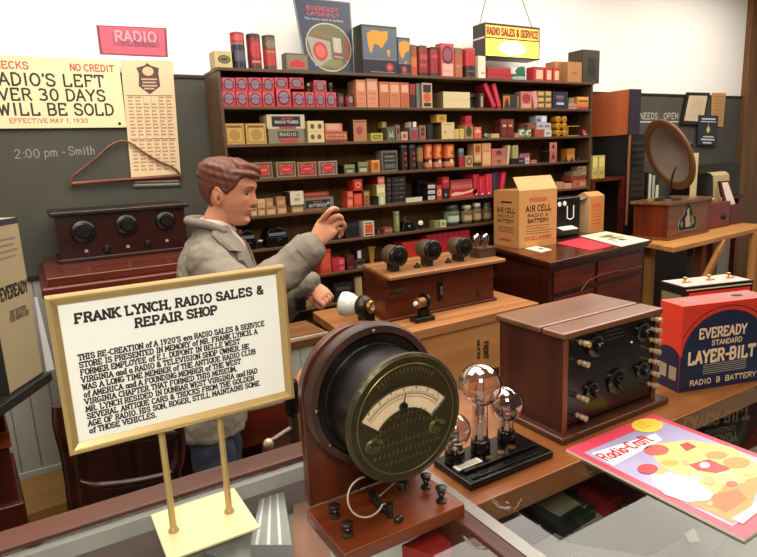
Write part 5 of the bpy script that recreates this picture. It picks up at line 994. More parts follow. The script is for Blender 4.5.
# ---- dark desk with the cardboard boxes
ZD = .90
t = thing('desk', 'dark moulded wooden desk with the open cardboard box and red folder on it', 'desk', (2.12, 1.966, 0)); o = (2.12, 1.966)
dp = shift([(2.12, 1.966), (3.067, 2.07), (3.225, 2.62), (2.30, 2.62)], o)
def grow(pts, g):
    c = (sum(p[0] for p in pts)/4, sum(p[1] for p in pts)/4); return [(p[0]+(g if p[0] > c[0] else -g), p[1]+(g if p[1] > c[1] else -g)) for p in pts]
dw = W('#3a150b', '#5c2615', .25, 'X', 8, .3)
m = MB(); pr(m, dp, ZD-.018, ZD, dw); m.build('desk_top', t, bevel=.004, seg=3)
m = MB(); pr(m, grow(dp, -.012), ZD-.035, ZD-.0185, dw); m.build('moulding', t, bevel=.003)
b4 = grow(dp, -.03); m = MB(); pr(m, b4, .06, ZD-.0355, W('#2c0f08', '#4a1b10', .3, 'Z', 8, .2)); m.build('body', t)
m = MB(); pr(m, grow(dp, -.02), 0, .0595, dkred); m.build('plinth', t)
fd = Vector((b4[1][0]-b4[0][0], b4[1][1]-b4[0][1], 0)); Lf = fd.length; fd.normalize(); fo = Vector((b4[0][0], b4[0][1], 0)); fn = Vector((fd.y, -fd.x, 0))
def fbox(u0, u1, z0, z1, d0, d1, mm, nm, bv=.002):
    m = MB(); q = [fo+fd*u0+fn*d1, fo+fd*u1+fn*d1, fo+fd*u1+fn*d0, fo+fd*u0+fn*d0]; m.prism([(p.x, p.y) for p in q], z0, z1, mm); return m.build(nm, t, bevel=bv)
fbox(.03, Lf*.42, ZD-.17, ZD-.06, .0005, .010, dkred, 'drawer'); fbox(Lf*.46, Lf-.03, ZD-.17, ZD-.06, .0005, .010, dkred, 'drawer')
fbox(.03, Lf*.42, .12, ZD-.20, .0005, .006, dkred, 'front_panel'); fbox(Lf*.46, Lf-.03, .12, ZD-.20, .0005, .006, dkred, 'front_panel')
def fz(px, py): p = at(px, py, n=fn, o=Vector((o[0], o[1], 0))+fo+fn*.014); return p-Vector((o[0], o[1], 0))
m = MB(); m.tube([fz(581, 291), fz(588, 281), fz(600, 275), fz(612, 272), fz(630, 269), fz(643, 266)], .0016, C('#8a5a4c', .4)); m.build('cord', t)
card_ = C('#c08a50', .6, var=.06); cardl = C('#c8955c', .6, var=.05); blkp = C('#2a1c14', .6); redp = C('#b8442c', .6)
def P9(x, y): return at(x, y, z=ZD)
# open cardboard box
f0, f1, b0 = P9(519, 248.7), P9(556.2, 244), P9(499.4, 243.6)
rz_ = math.atan2(f1.y-f0.y, f1.x-f0.x); Wb = (f1-f0).length; Db = .235; hb = at(520.6, 191, y=f0.y).z-ZD
t = thing('cardboard_box', 'open cardboard battery box with a raised flap, lettered AIR CELL', 'box', (f0.x, f0.y, ZD+.0003), rz_)
m = MB(); th = .004
for q in ((0, Wb, 0, th), (0, Wb, Db-th, Db), (0, th, th, Db-th), (Wb-th, Wb, th, Db-th)): m.box(q[0], q[1], q[2], q[3], 0, hb, card_)
m.box(th, Wb-th, th, Db-th, 0, .004, card_)
O = Vector((0, -.0002, 0)); k = hb
text(m, 'EVEREADY', O, X_, Z_, Wb*.27, hb*.80, .020, redp, .2, fit=Wb*.46, d=.0006)
text(m, 'AIR CELL', O, X_, Z_, Wb*.18, hb*.63, .031, blkp, .2, fit=Wb*.66, d=.0006)
text(m, 'RADIO A', O, X_, Z_, Wb*.22, hb*.53, .018, blkp, .2, fit=Wb*.54, d=.0006)
text(m, 'BATTERY', O, X_, Z_, Wb*.22, hb*.43, .020, blkp, .24, fit=Wb*.56, d=.0006)
for i, w_ in enumerate((.64, .56, .68, .62)): m.plate(O, X_, Z_, Wb*.18, Wb*(.18+w_), hb*(.37-i*.045), hb*(.38-i*.045), C('#6a4a30', .6), .0006)
text(m, 'AIR CELL BATTERY', O, X_, Z_, Wb*.14, hb*.13, .018, redp, .2, fit=Wb*.72, d=.0006)
O2 = Vector((-.0002, Db, 0)); U = Vector((0, -1, 0))
m.plate(O2, U, Z_, Db*.3, Db*.72, hb*.78, hb*.81, blkp, .0006)
text(m, 'AIR CELL', O2, U, Z_, Db*.14, hb*.61, .026, blkp, .2, fit=Db*.7, d=.0006); text(m, 'RADIO A', O2, U, Z_, Db*.16, hb*.52, .016, blkp, .2, fit=Db*.64, d=.0006); text(m, 'BATTERY', O2, U, Z_, Db*.16, hb*.43, .018, blkp, .2, fit=Db*.64, d=.0006)
for i in range(3): m.plate(O2, U, Z_, Db*.18, Db*.78, hb*(.34-i*.04), hb*(.355-i*.04), C('#8a4a30', .6), .0006)
m.plate(O2, U, Z_, Db*.25, Db*.7, hb*.10, hb*.14, redp, .0006); m.build('carton_body', t)
m = MB(); fh = .075; m.hexa([(.0, .0, hb+.0003), (Wb, .0, hb+.0003), (Wb, .004, hb+.0003), (0, .004, hb+.0003), (-.0, .055, hb+fh), (Wb-.0, .055, hb+fh), (Wb, .059, hb+fh-.002), (0, .059, hb+fh-.002)], cardl); m.build('front_flap', t)
m = MB(); m.hexa([(.0, .01, hb+.0003), (.004, .01, hb+.0003), (.004, Db-.004, hb+.0003), (.0, Db-.004, hb+.0003), (.055, .02, hb-.05), (.059, .02, hb-.05), (.059, Db-.02, hb-.05), (.055, Db-.02, hb-.05)], card_); m.build('side_flap', t)
# second carton
f0, f1 = P9(588.4, 233), P9(603, 231); rz2 = math.atan2(f1.y-f0.y, f1.x-f0.x); Wb = (f1-f0).length; hb = at(588.4, 196.5, y=f0.y).z-ZD
Db = .105
t = thing('cardboard_box', 'tall narrow closed cardboard carton with orange print beside the black instrument', 'box', (f0.x-.01, f0.y-.01, ZD+.0003), rz2)
m = MB(); m.box(0, Wb, 0, Db, 0, hb, card_); m.plate(Vector((0, Db, 0)), Vector((0, -1, 0)), Z_, .001, Db-.001, .001, hb-.001, C('#d0a878', .6), .0004)
O = Vector((0, 0, 0)); m.plate(O, X_, Z_, Wb*.1, Wb*.95, hb*.05, hb*.95, C('#c07a40', .6), .0003)
text(m, 'AIR CELL', O, X_, Z_, Wb*.2, hb*.7, .02, redp, .2, fit=Wb*.6, d=.0006)
for i in range(5): m.plate(O, X_, Z_, Wb*.2, Wb*.8, hb*(.6-i*.09), hb*(.62-i*.09), C('#9a4a2c', .6), .0006)
m.build('carton_body', t)
m = MB(); m.hexa([(0, 0, hb+.0003), (Wb, 0, hb+.0003), (Wb, Db, hb+.0003), (0, Db, hb+.0003), (0, Db*.5, hb+.025), (Wb, Db*.5, hb+.025), (Wb, Db*.55, hb+.025), (0, Db*.55, hb+.025)], cardl); m.build('top_flaps', t)
m = MB(); m.hexa([(-.0005, .01, hb-.002), (-.0005, Db-.01, hb-.002), (-.0005, Db-.01, hb), (-.0005, .01, hb), (-.05, .02, hb-.02), (-.05, Db-.02, hb-.02), (-.05, Db-.02, hb-.018), (-.05, .02, hb-.018)], C('#8a7a66', .6)); m.build('side_flap', t)
# black instrument between the boxes
f0, f1 = P9(557.5, 246), P9(579, 243); Wb = .20
t = thing('black_instrument', 'black instrument with two white round dials and a white U, between the cardboard boxes', 'instrument', (2.66, 2.50, ZD+.0003), 0); io = Vector((2.66, 2.50, ZD))
wd_ = at(580, 240, y=2.50).x-2.66; hb = at(570, 197, y=2.50).z-ZD
m = MB(); m.box(-.01, wd_, 0, .10, 0, hb, C('#0c0a0a', .3)); m.build('case', t, bevel=.012, seg=3)
wh_ = C('#ece8de', .4)
for px, py in ((559.5, 204.5), (564.7, 203.6)):
    c = at(px, py, y=2.499)-io; m = MB(); m.lathe([(.015, 0), (.013, .004), (0, .004)], (c.x, -.0005, c.z), wh_, (0, -1, 0), 18); m.build('dial', t)
m = MB(); a = at(567, 206, y=2.499)-io; b_ = at(573, 219, y=2.499)-io
m.tube([(a.x, -.004, a.z), (a.x, -.004, b_.z+.01), ((a.x+b_.x)/2, -.004, b_.z), (b_.x, -.004, b_.z+.01), (b_.x, -.004, a.z)], .0035, wh_); m.build('u_tube', t)
m = MB(); a = at(558, 227, y=2.49)-io; b_ = at(573, 223, y=2.49)-io; m.hexa([(a.x, -.05, a.z-.02), (b_.x, -.05, a.z-.02), (b_.x, -.0005, a.z-.006), (a.x, -.0005, a.z-.006), (a.x, -.05, a.z-.017), (b_.x, -.05, a.z-.017), (b_.x, -.0005, a.z-.003), (a.x, -.0005, a.z-.003)], wh_); m.build('paper_tray', t)
def desk_flat(px4, th, mm, name, label, cat, z=ZD+.0003, marks=None):
    P = [at(x, y, z=z) for x, y in px4]; c = sum(P, Vector())/4; mb = MB(); mb.prism([(p.x-c.x, p.y-c.y) for p in P], 0, th, mm)
    if marks: marks(mb, [p-c for p in P], th)
    return tag(mb.build(name, loc=(c.x, c.y, z)), label, cat)
def q4(P, u, v): return P[0].lerp(P[1], u).lerp(P[3].lerp(P[2], u), v)
def mk1(mb, P, th):
    Z = Vector((0, 0, th+.0004))
    for u0, v0, u1, v1, c in ((.3, .25, .75, .4, '#8a8a5c'), (.35, .45, .8, .6, '#b8a878'), (.25, .5, .34, .75, '#8aa0b0'), (.45, .62, .62, .75, '#5a5c40'), (.5, .3, .58, .55, '#6a6a4a')):
        mb.face([q4(P, u0, v0)+Z, q4(P, u1, v0)+Z, q4(P, u1, v1)+Z, q4(P, u0, v1)+Z], C(c, .5))
desk_flat([(556, 243.4), (580.5, 238), (613.5, 246), (591, 251)], .003, C('#c8384a', .45), 'folder', 'red paper folder lying on the desk in front of the black instrument', 'folder')
desk_flat([(580.5, 236.6), (605.5, 231.8), (650, 240.6), (621, 247)], .004, C('#ece2c4', .5), 'magazine', 'cream magazine with a small picture at the right end of the desk', 'magazine', ZD+.0036, mk1)
desk_flat([(525, 248.6), (537, 246.4), (552, 249.8), (541, 252.6)], .002, C('#e4dcc4', .5), 'note_card', 'small white card on the desk before the open cardboard box', 'card', marks=lambda mb, P, th: mb.face([q4(P, .5, .4)+Z_*(th+.0004), q4(P, .8, .4)+Z_*(th+.0004), q4(P, .8, .7)+Z_*(th+.0004), q4(P, .5, .7)+Z_*(th+.0004)], C('#6a6658', .5)))

# ---- right hand side: plank bench, horn speaker radio and the things behind it
ZPk = .82
def PP(x, y): return at(x, y, z=ZPk)
t = thing('plank_bench', 'light plank bench with diagonal braces carrying the cone speaker radio', 'bench', (3.34, 2.108, 0)); o = (3.34, 2.108)
pine = W('#a06a34', '#c98f50', .45, 'X', 5); pinez = W('#a06a34', '#c98f50', .45, 'Z', 5)
m = MB(); pr(m, shift([(3.34, 2.108), (4.75, 2.235), (4.75, 2.61), (3.50, 2.61)], o), ZPk-.032, ZPk, pine); m.build('plank', t, bevel=.003)
def bar(p, q, w_, d_, mm, nm):
    p, q = Vector(p), Vector(q); dr = (q-p).normalized(); s = Vector((0, 1, 0)) if abs(dr.y) < .9 else Vector((1, 0, 0)); a = dr.cross(s).normalized()*w_/2; b2 = Vector((0, 1, 0))*d_/2
    m = MB(); m.hexa([p-a-b2, p+a-b2, p+a+b2, p-a+b2, q-a-b2, q+a-b2, q+a+b2, q-a+b2], mm); return m.build(nm, t)
bar((.50, .12, 0), (.50, .12, ZPk-.033), .05, .05, W('#5a2c14', '#7a4422', .5, 'Z'), 'leg'); bar((.30, .06, .36), (.66, .06, ZPk-.035), .035, .03, pinez, 'brace')
bar((1.16, .10, 0), (1.16, .10, ZPk-.033), .085, .05, pinez, 'leg'); bar((.62, .25, 0), (.62, .25, ZPk-.033), .06, .04, C('#6a6a5c', .6), 'leg')
bar((.30, .36, 0), (.30, .36, ZPk-.033), .05, .05, pinez, 'leg'); bar((1.16, .42, 0), (1.16, .42, ZPk-.033), .06, .05, pinez, 'leg')
# papers pinned under the plank
a = at(655, 258, y=2.60); tag(MB().box(0, .075, 0, .003, 0, .30, C('#a8a89a', .6)).box(.02, .05, -.001, 0, .06, .09, C('#3a3a30', .6)).box(.02, .05, -.001, 0, .16, .20, C('#3a3a30', .6)).build('sample_card', loc=(3.31, 2.55, .0), rot=(0, 0, 0)), 'tall grey card with dark spots standing under the left end of the plank bench', 'card')
# radio with a church window opening
A_ = Vector((3.563, 2.30, ZPk)); B_ = Vector((4.087, 2.345, ZPk)); zt_ = at(661.7, 203, y=2.30).z-ZPk
t = thing('cabinet_radio', 'wooden radio with a pointed church window opening, carrying the big paper cone speaker', 'radio', tuple(A_+Z_*.0003), math.atan2(B_.y-A_.y, B_.x-A_.x)); Wr = (B_-A_).length; Dr = .26
cw = W('#4a1c0c', '#7a3418', .3, 'Z', 6, .2); cwf = W('#5a3016', '#855026', .35, 'X', 8, .15)
m = MB(); m.box(-.015, Wr+.015, -.015, Dr, 0, .018, cwf); m.build('plinth', t, bevel=.004)
m = MB(); m.box(0, Wr, 0, Dr-.02, .0185, zt_-.022, cw); m.plate(Vector((0, 0, 0)), X_, Z_, .001, Wr-.001, .02, zt_-.024, cwf, .0005); m.build('cabinet', t)
m = MB(); m.box(-.02, Wr+.02, -.02, Dr, zt_-.0215, zt_, W('#6a4024', '#94623c', .3, 'X', 8, .2)); m.build('top', t, bevel=.004)
goth = [(.10, .12), (.9, .12), (.95, .3), (.86, .52), (.72, .62), (.62, .85), (.5, .95), (.38, .85), (.28, .62), (.14, .52), (.05, .3)]
hh = zt_-.04; gx = lambda p: (Wr*.22+p[0]*Wr*.52, .02+p[1]*hh)
m = MB(); O = Vector((0, 0, 0)); m.poly(O, X_, Z_, [gx(p) for p in goth], C('#0a0808', .5), .0012)
m.tube([(gx(p)[0], -.003, gx(p)[1]) for p in goth], .004, C('#8a8880', .35, .5), 6, closed=True); m.build('grille_opening', t)
m = MB(); m.poly(O, X_, Z_, [gx(p) for p in [(.42, .22), (.6, .22), (.62, .5), (.56, .66), (.56, .8), (.5, .84), (.44, .76), (.46, .6), (.38, .5)]], C('#b8a884', .4), .003)
for u, v in ((.22, .34), (.78, .36), (.72, .5), (.66, .3)): m.ell(O, X_, Z_, *gx((u, v)), .014, .02, C('#8a8c88', .4), .003)
m.build('grille_figure', t)
# paper cone speaker
ctr = at(668.5, 155, y=2.36); d = (ctr-EYE).normalized()
e1 = (RX-d*RX.dot(d)).normalized(); e2 = (RY-d*RY.dot(d)-e1*RY.dot(e1)).normalized(); N = (-d*.5 + (e1*(-.884) - e2*.467)*.866).normalized(); Rr = 37.7/FPX*(ctr-EYE).dot(RF)
t = thing('cone_speaker', 'large round brown rimmed paper cone speaker tilted on top of the church window radio', 'speaker', tuple(Vector((ctr.x+.02, 2.43, ZPk+zt_+.0008)))); so_ = t.location.copy(); c = ctr-so_
cone = C('#85776c', .5, 0, .3, 7)
m = MB(); m.lathe([(.0, -Rr*.50), (Rr*.2, -Rr*.37), (Rr*.5, -Rr*.185), (Rr*.79, -.004), (Rr*.79, -.012), (Rr*.5, -Rr*.2), (Rr*.2, -Rr*.385), (.0, -Rr*.51)], c, cone, N, 48); m.build('paper_cone', t)
m = MB(); rimm = C('#6e4a2c', .5, 0, .2, 20); m.lathe([(Rr*.78, -.012), (Rr*.97, -.012), (Rr, -.006), (Rr, .002), (Rr*.97, .007), (Rr*.80, .003), (Rr*.78, -.002), (Rr*.78, -.012)], c, rimm, N, 48, cap=False); m.build('rim', t)
m = MB(); m.lathe([(.012, 0), (.008, .02), (.003, .05), (0, .052)], c-N*Rr*.50, C('#a8704c', .4), N, 14); m.build('apex_pin', t)
bp_ = c-N*(Rr*.52)
m = MB(); m.cyl(tuple(bp_-N*.0), tuple(bp_-N*.035), .022, C('#1c1612', .4), n=20); m.build('driver', t)
m = MB(); m.lathe([(.085, 0), (.08, .012), (.02, .022), (.012, .03)], (bp_.x*.6, bp_.y*.3, 0), C('#3a2c20', .4, .3), n=26); st = (bp_.x*.6, bp_.y*.3, .02); m.tube([st, (bp_.x*.8, bp_.y*.6+.02, bp_.z*.5), tuple(bp_-N*.03)], .008, C('#2a2018', .4, .4)); m.build('stand', t)

# orange wooden cabinet on the dark one
t = thing('tall_cabinet', 'tall dark cabinet with a pale corner trim, right of the shelf unit', 'cabinet', (3.585, 2.625, 0))
cz = at(628.4, 134.5, y=2.625).z
m = MB(); m.box(0, .17, 0, .30, 0, cz-.001, C('#16100c', .4)); m.build('body', t)
m = MB(); m.box(-.006, .006, -.006, .006, .9, cz-.001, W('#7a4a30', '#9a6444', .4, 'Z')); m.build('corner_trim', t)
m = MB()
for i in range(9): m.box(.025, .155, -.004, -.0005, cz-.07-i*.045, cz-.045-i*.045, C('#2c241c', .5))
m.build('louvres', t)
t = thing('wooden_case', 'bright orange brown wooden case with a dark front on top of the tall cabinet', 'case', (3.565, 2.62, cz)); hz2 = at(628.4, 88.8, y=2.62).z-cz
m = MB(); m.box(0, .02, .01, .305, 0.0003, hz2, W('#94441e', '#ae5a2c', .4, 'Z', 7)); m.box(.0205, .115, .01, .305, .0003, hz2, W('#6a2c14', '#8a3c1e', .4, 'Z')); m.build('case_body', t)
m = MB(); m.box(.0, .117, 0, .0095, .0003, hz2, C('#2a2230', .4)); m.build('front_panel', t)
# little dark stand with the two pale olive cartons
zs_ = at(598, 178.5, y=2.66).z; x0 = at(590, 170, y=2.66).x; x0 = max(x0, xr+.006)
t = thing('plant_stand', 'narrow dark stand between the shelf unit and the tall cabinet', 'stand', (x0, 2.64, 0)); wst = 3.58-x0
m = MB(); m.box(0, wst-.004, 0, .28, zs_-.02, zs_, dkred); m.build('top', t)
for x in (0, wst-.034):
    for y in (0, .25): m = MB(); m.box(x, x+.03, y, y+.03, 0, zs_-.0205, dkredz); m.build('leg', t)
for i, (a, b_) in enumerate(((592.6, 598, ), (598.8, 605))):
    x0_, x1_ = at(a, 165, y=2.66).x, at(b_, 165, y=2.66).x; x0_ = max(x0_, x0+.001) if i == 0 else x0_
    h_ = at(598, 155.5, y=2.66).z-zs_; mb = MB(); mb.box(0, x1_-x0_-.003, 0, .07, 0, h_, C('#b0a45c', .5)); deco(mb, [('r', '#c8bc78', .1, .5, .9, .92), ('r', '#8a8040', .2, .2, .8, .3)], x1_-x0_-.003, h_, O=Vector((0, 0, 0)))
    tag(mb.build('carton', loc=(x0_, 2.66, zs_+.0003)), f'pale olive carton, {["left", "right"][i]} one of the pair on the narrow dark stand', 'box', 'pale olive cartons')
# dark table carrying the clutter behind the speaker
tz = 1.0
t = thing('side_table', 'dark table against the wall behind the plank bench', 'table', (3.80, 2.71, 0))
m = MB(); m.box(0, 1.45, 0, .215, tz-.03, tz, W('#22100a', '#3a1c10', .4, 'X')); m.build('table_top', t, bevel=.003)
for x in (.01, 1.40):
    for y in (.01, .175): m = MB(); m.box(x, x+.04, y, y+.04, 0, tz-.0305, dkredz); m.build('leg', t)
m = MB(); m.box(.05, 1.40, .19, .20, .1, tz-.0305, C('#140c08', .5)); m.build('back_panel', t)
def onT(px, y): return at(px, 190, y=y).x
def tb(name, px0, px1, pyt, y, dep, mm, label, cat, D=None, z=tz):
    xa, xb = at(px0, pyt, y=y).x, at(px1, pyt, y=y).x; h_ = at((px0+px1)/2, pyt, y=y).z-z; mb = MB(); mb.box(0, xb-xa, 0, dep, 0, h_, mm); deco(mb, D, xb-xa, h_, O=Vector((0, 0, 0)))
    return tag(mb.build(name, loc=(xa, y, z+.0003), bevel=.002), label, cat)
tb('typewriter', 690, 741, 165, 2.76, .16, C('#100c0b', .35), 'bulky black machine behind the curling paper on the side table', 'machine')
tb('papers_rack', 648, 660, 172, 2.72, .03, C('#2a2620', .5), 'upright card with white stripes left of the cone speaker foot', 'card', [('r', '#d8d4c4', .1, .05, .3, .95), ('r', '#b8b8a4', .4, .1, .6, .9), ('r', '#d8d8b0', .7, .05, .95, .6)])
tb('white_ticket', 692.4, 699, 153, 2.74, .004, C('#e0cc9a', .5), 'small cream ticket right of the speaker rim', 'ticket')
# curling typed paper
mb = MB(); xa, xb = at(711, 190, y=2.68).x, at(727, 190, y=2.68).x; zt3 = at(719, 172, y=2.68).z; path = []
for i in range(11):
    a = PI*i/10*.62; path.append((2.68+.07-.07*math.sin(a) if 0 else 2.68+.075*(1-math.sin(a)), zt3-.03*(1-math.sin(a))-.0))
prof_ = [(2.68+.10, zt3-.01), (2.68+.06, zt3), (2.68+.02, zt3-.004), (2.68-.002, zt3-.03), (2.68-.006, zt3-.09), (2.68-.008, ZPk+.36), (2.68-.008, tz+.06)]
zfoot = at(719, 203, y=2.655).z
prof_ = [(2.757, zt3-.008), (2.73, zt3), (2.70, zt3-.002), (2.672, zt3-.025), (2.665, zt3-.08), (2.662, (zt3+zfoot)/2), (2.660, zfoot)]
for i in range(len(prof_)-1):
    (y0_, z0_), (y1_, z1_) = prof_[i], prof_[i+1]
    mb.face([(xa, y0_, z0_), (xb, y0_, z0_), (xb, y1_, z1_), (xa, y1_, z1_)], C('#c0ac7c', .5)); mb.face([(xa, y0_+.002, z0_-.001), (xa, y1_+.002, z1_-.001), (xb, y1_+.002, z1_-.001), (xb, y0_+.002, z0_-.001)], C('#c0ac7c', .5))
for k in range(5):
    x = xa+(xb-xa)*(.18+k*.16); mb.plate(Vector((0, 2.6605, 0)), X_, Z_, x, x+.008, zfoot+.02, zt3-.10, C('#8a7850', .6), .001)
for v in mb.v: pass
tag(mb.build('typed_paper'), 'long cream typed paper curling over the front of the black machine', 'paper')
# dark red radio on the plank
xa, xb = 4.13, 4.52; zr = at(718, 203, y=2.40).z-ZPk
t = thing('small_radio', 'deep red wooden radio with little tubes on top at the right end of the plank', 'radio', (xa, 2.40, ZPk+.0003), .05)
m = MB(); m.box(0, xb-xa, 0, .20, 0, zr, W('#5a0c0c', '#7c1a14', .3, 'X', 8, .2)); m.build('cabinet', t, bevel=.003)
m = MB(); c = at(725.5, 217, y=2.40); m.lathe([(.022, 0), (.02, .012), (.01, .014), (0, .02)], (c.x-xa, -.0005-.0, c.z-ZPk), blk, (0, -1, 0), 22); m.build('knob', t)
for i in range(7):
    m = MB(); x = .03+i*.052; m.lathe([(.010, 0), (.011, .008), (.009, .02), (0, .027)], (x, .05+.03*(i % 2), zr+.0003), C('#c8bc98' if i % 2 else '#8a7a58', .3), n=12); m.build('valve', t)
t = thing('book_stand', 'dark red stand holding a curling pale pink sheet at the right edge', 'stand', (4.62, 2.44, ZPk+.0003))
zq = at(740, 181, y=2.44).z-ZPk
m = MB(); m.box(-.06, .10, .0, .22, 0, zr*.8, W('#4a1410', '#6a221a', .3, 'X')); m.build('box', t); m = MB(); m.hexa([(-.05, .05, zr*.8+.0003), (.09, .05, zr*.8+.0003), (.09, .07, zr*.8+.0003), (-.05, .07, zr*.8+.0003), (-.05, .10, zq), (.09, .10, zq), (.09, .12, zq), (-.05, .12, zq)], C('#4a141c', .4)); m.build('easel', t)
m = MB(); m.hexa([(-.02, .044, zr*.8+.001), (.085, .044, zr*.8+.001), (.085, .047, zr*.8+.001), (-.02, .047, zr*.8+.001), (-.03, .094, zq-.01), (.05, .094, zq-.01), (.05, .097, zq-.01), (-.03, .097, zq-.01)], C('#e8d0c8', .5)); m.build('pink_sheet', t)
# framed certificate, tan notice, dark sign on the chalkboard
def wallcard(name, px4, y, th, mm, label, cat, extra=None):
    P = [at(x, yy, y=y) for x, yy in px4]; c = sum(P, Vector())/4; c.y = y; mb = MB(); n = len(P)
    R = [[(p.x-c.x, yy, p.z-c.z) for p in P] for yy in (0, th)]; mb.rings(R, mm)
    if extra: extra(mb, [p-c for p in P])
    return tag(mb.build(name, loc=c), label, cat)
yb_ = YW-.021-.012
def cert(mb, P):
    c = sum(P, Vector())/4; q = [c+(p-c)*.80 for p in P]; mb.face([v+Vector((0, -.0006, 0)) for v in q][::-1] if 0 else [v+Vector((0, -.0006, 0)) for v in q], C('#cdb89c', .5))
    for k in range(6):
        u = .2+k*.11; a, b_ = q4(q, u, .12), q4(q, u, .88); mb.face([a+Vector((0, -.0012, 0)), b_+Vector((0, -.0012, 0)), b_+Vector((.004, -.0012, 0)), a+Vector((.004, -.0012, 0))], C('#a08a74', .6))
wallcard('framed_certificate', [(687.4, 92.2), (710.2, 92.8), (704.5, 125), (681, 123.6)], YW-.034, .012, C('#1c120c', .35), 'tilted black framed document hanging on the right chalkboard', 'picture', cert)
wallcard('paper_notice', [(712, 92.8), (726, 93), (723, 127), (711, 126)], YW-.0235, .003, C('#b88a58', .6), 'long tan paper notice pinned right of the framed document', 'notice', lambda mb, P: [mb.face([q4(P, .15, .1+k*.1)+Vector((0, -.0005, 0)), q4(P, .85, .1+k*.1)+Vector((0, -.0005, 0)), q4(P, .85, .12+k*.1)+Vector((0, -.0005, 0)), q4(P, .15, .12+k*.1)+Vector((0, -.0005, 0))], C('#94683c', .6)) for k in range(8)])
def dsign(mb, P):
    f = Vector((0, -.0006, 0)); cw_ = C('#c8ccd0', .5)
    for v, u0, u1, th in ((.1, .15, .85, .05), (.2, .1, .9, .03), (.70, .25, .8, .04), (.79, .15, .85, .05), (.9, .25, .7, .05)):
        mb.face([q4(P, u0, v)+f, q4(P, u1, v)+f, q4(P, u1, v+th)+f, q4(P, u0, v+th)+f], cw_)
    c = q4(P, .5, .48)
    for k in range(6):
        a = PI*k/3; v = Vector((math.cos(a)*.028, 0, math.sin(a)*.028)); w_ = Vector((-math.sin(a)*.011, 0, math.cos(a)*.011)); mb.face([c+f*1.3, c+v*.7-w_+f*1.3, c+v+f*1.3, c+v*.7+w_+f*1.3], C('#c8c070', .5))
    a = q4(P, .5, .26); mb.face([a+f-Vector((.003, 0, 0)), a+f+Vector((.003, 0, 0)), c+f+Vector((.003, 0, 0)), c+f-Vector((.003, 0, 0))], C('#c8c070', .5))
wallcard('notice_board', [(699, 115), (718.4, 115.5), (717, 145.5), (697.6, 144.5)], YW-.0405, .006, C('#1a2230', .4), 'dark blue notice with a pale yellow flower emblem below the framed document', 'sign', dsign)

# ================================================================== LEFT WALL: signs, chart, hanger
def signP(px, py, y): return at(px, py, y=y)
yb2 = YW-.022-.006
a = at(121.6, 60.2, y=yb2); b_ = at(123.8, 127.6, y=yb2); xs1 = (a.x+b_.x)/2; Zt, Zb = a.z, b_.z
t = thing('wall_sign', 'large cream sign saying radios left over 30 days will be sold', 'sign', (xs1-.45, yb2, Zb)); hs = Zt-Zb; ws = 1.02; x00 = .45-ws
cr_ = C('#e9dcae', .5, var=.05, scale=6); m = MB(); m.box(x00, .45, 0, .004, 0, hs, cr_); m.build('board', t, bevel=.002)
m = MB(); O = Vector((0, 0, 0)); bkk = C('#2c2018', .5); rdd = C('#c0483c', .5)
def lx(px, py): p = at(px, py, y=yb2); return p.x-(xs1-.45), p.z-Zb
def ln(s, pxr, py_b, h_px, mm, w_, pxl=None, pyl=None, frac=None):
    """right aligned sign line: its right end and baseline at a photo pixel; pxl: where its visible remainder 'frac' starts"""
    xr_, zb0 = lx(pxr, py_b); xl_, _ = lx(pxl, pyl or py_b); h_ = h_px*.0043; full = tw(s); vis = tw(frac); L_ = (xr_-xl_)*full/vis
    text(m, s, O, X_, Z_, xr_-L_, zb0, h_, mm, w_, fit=L_, d=.0006)
ln('NO CREDIT', 114, 72, 6.3, rdd, .18, 70.5, 71, 'NO CREDIT'); ln('NO CHECKS', 28.5, 69, 6.3, rdd, .18, 2, 69, 'ECKS')
ln("RADIO'S LEFT", 104, 87, 11, bkk, .17, 0, 86, "ADIO'S LEFT"); ln('OVER 30 DAYS', 105.5, 101, 10.6, bkk, .17, 0, 101, 'VER 30 DAYS'); ln('WILL BE SOLD', 113.5, 115, 10.8, bkk, .17, 0, 116, 'WILL BE SOLD'[0:])
ln('EFFECTIVE MAY 1, 1930', 88, 122.6, 4, rdd, .16, 10, 124, 'EFFECTIVE MAY 1, 1930')
m.build('lettering', t)
m = MB(); x, z = lx(119.5, 123.5); m.cyl((x, -.004, z), (x, -.0002, z), .006, blk); m.build('nail', t)
def pink(mb, P):
    f = Vector((0, -.0005, 0)); c = sum(P, Vector())/4
    mb.face([c+(p-c)*.93+f for p in P], C('#d2586e', .5, var=.25, scale=14))
    for v0, v1, u0, u1 in ((.24, .70, .2, .88),): mb.face([q4(P, u0, v0)+f*1.6, q4(P, u1, v0)+f*1.6, q4(P, u1, v1)+f*1.6, q4(P, u0, v1)+f*1.6], C('#b05068', .5, var=.5, scale=40))
    u = (P[1]-P[0]); wl = u.length; u = u.normalized()
    text(mb, 'RADIO', q4(P, .24, .52), u, Z_, 0, 0, .042, C('#e09aa8', .5), .2, fit=wl*.58, d=.0011); text(mb, 'TUBES', q4(P, .3, .68), u, Z_, 0, 0, .018, C('#7a3448', .5), .2, fit=wl*.5, d=.0011)
ywp = YW-.0024
wallcard('poster', [(96.2, 25), (166.4, 28), (168, 57), (100, 54)], ywp, .002, C('#8a3048', .5), 'small pink and red poster with a dark blurred panel high on the wall', 'poster', pink)
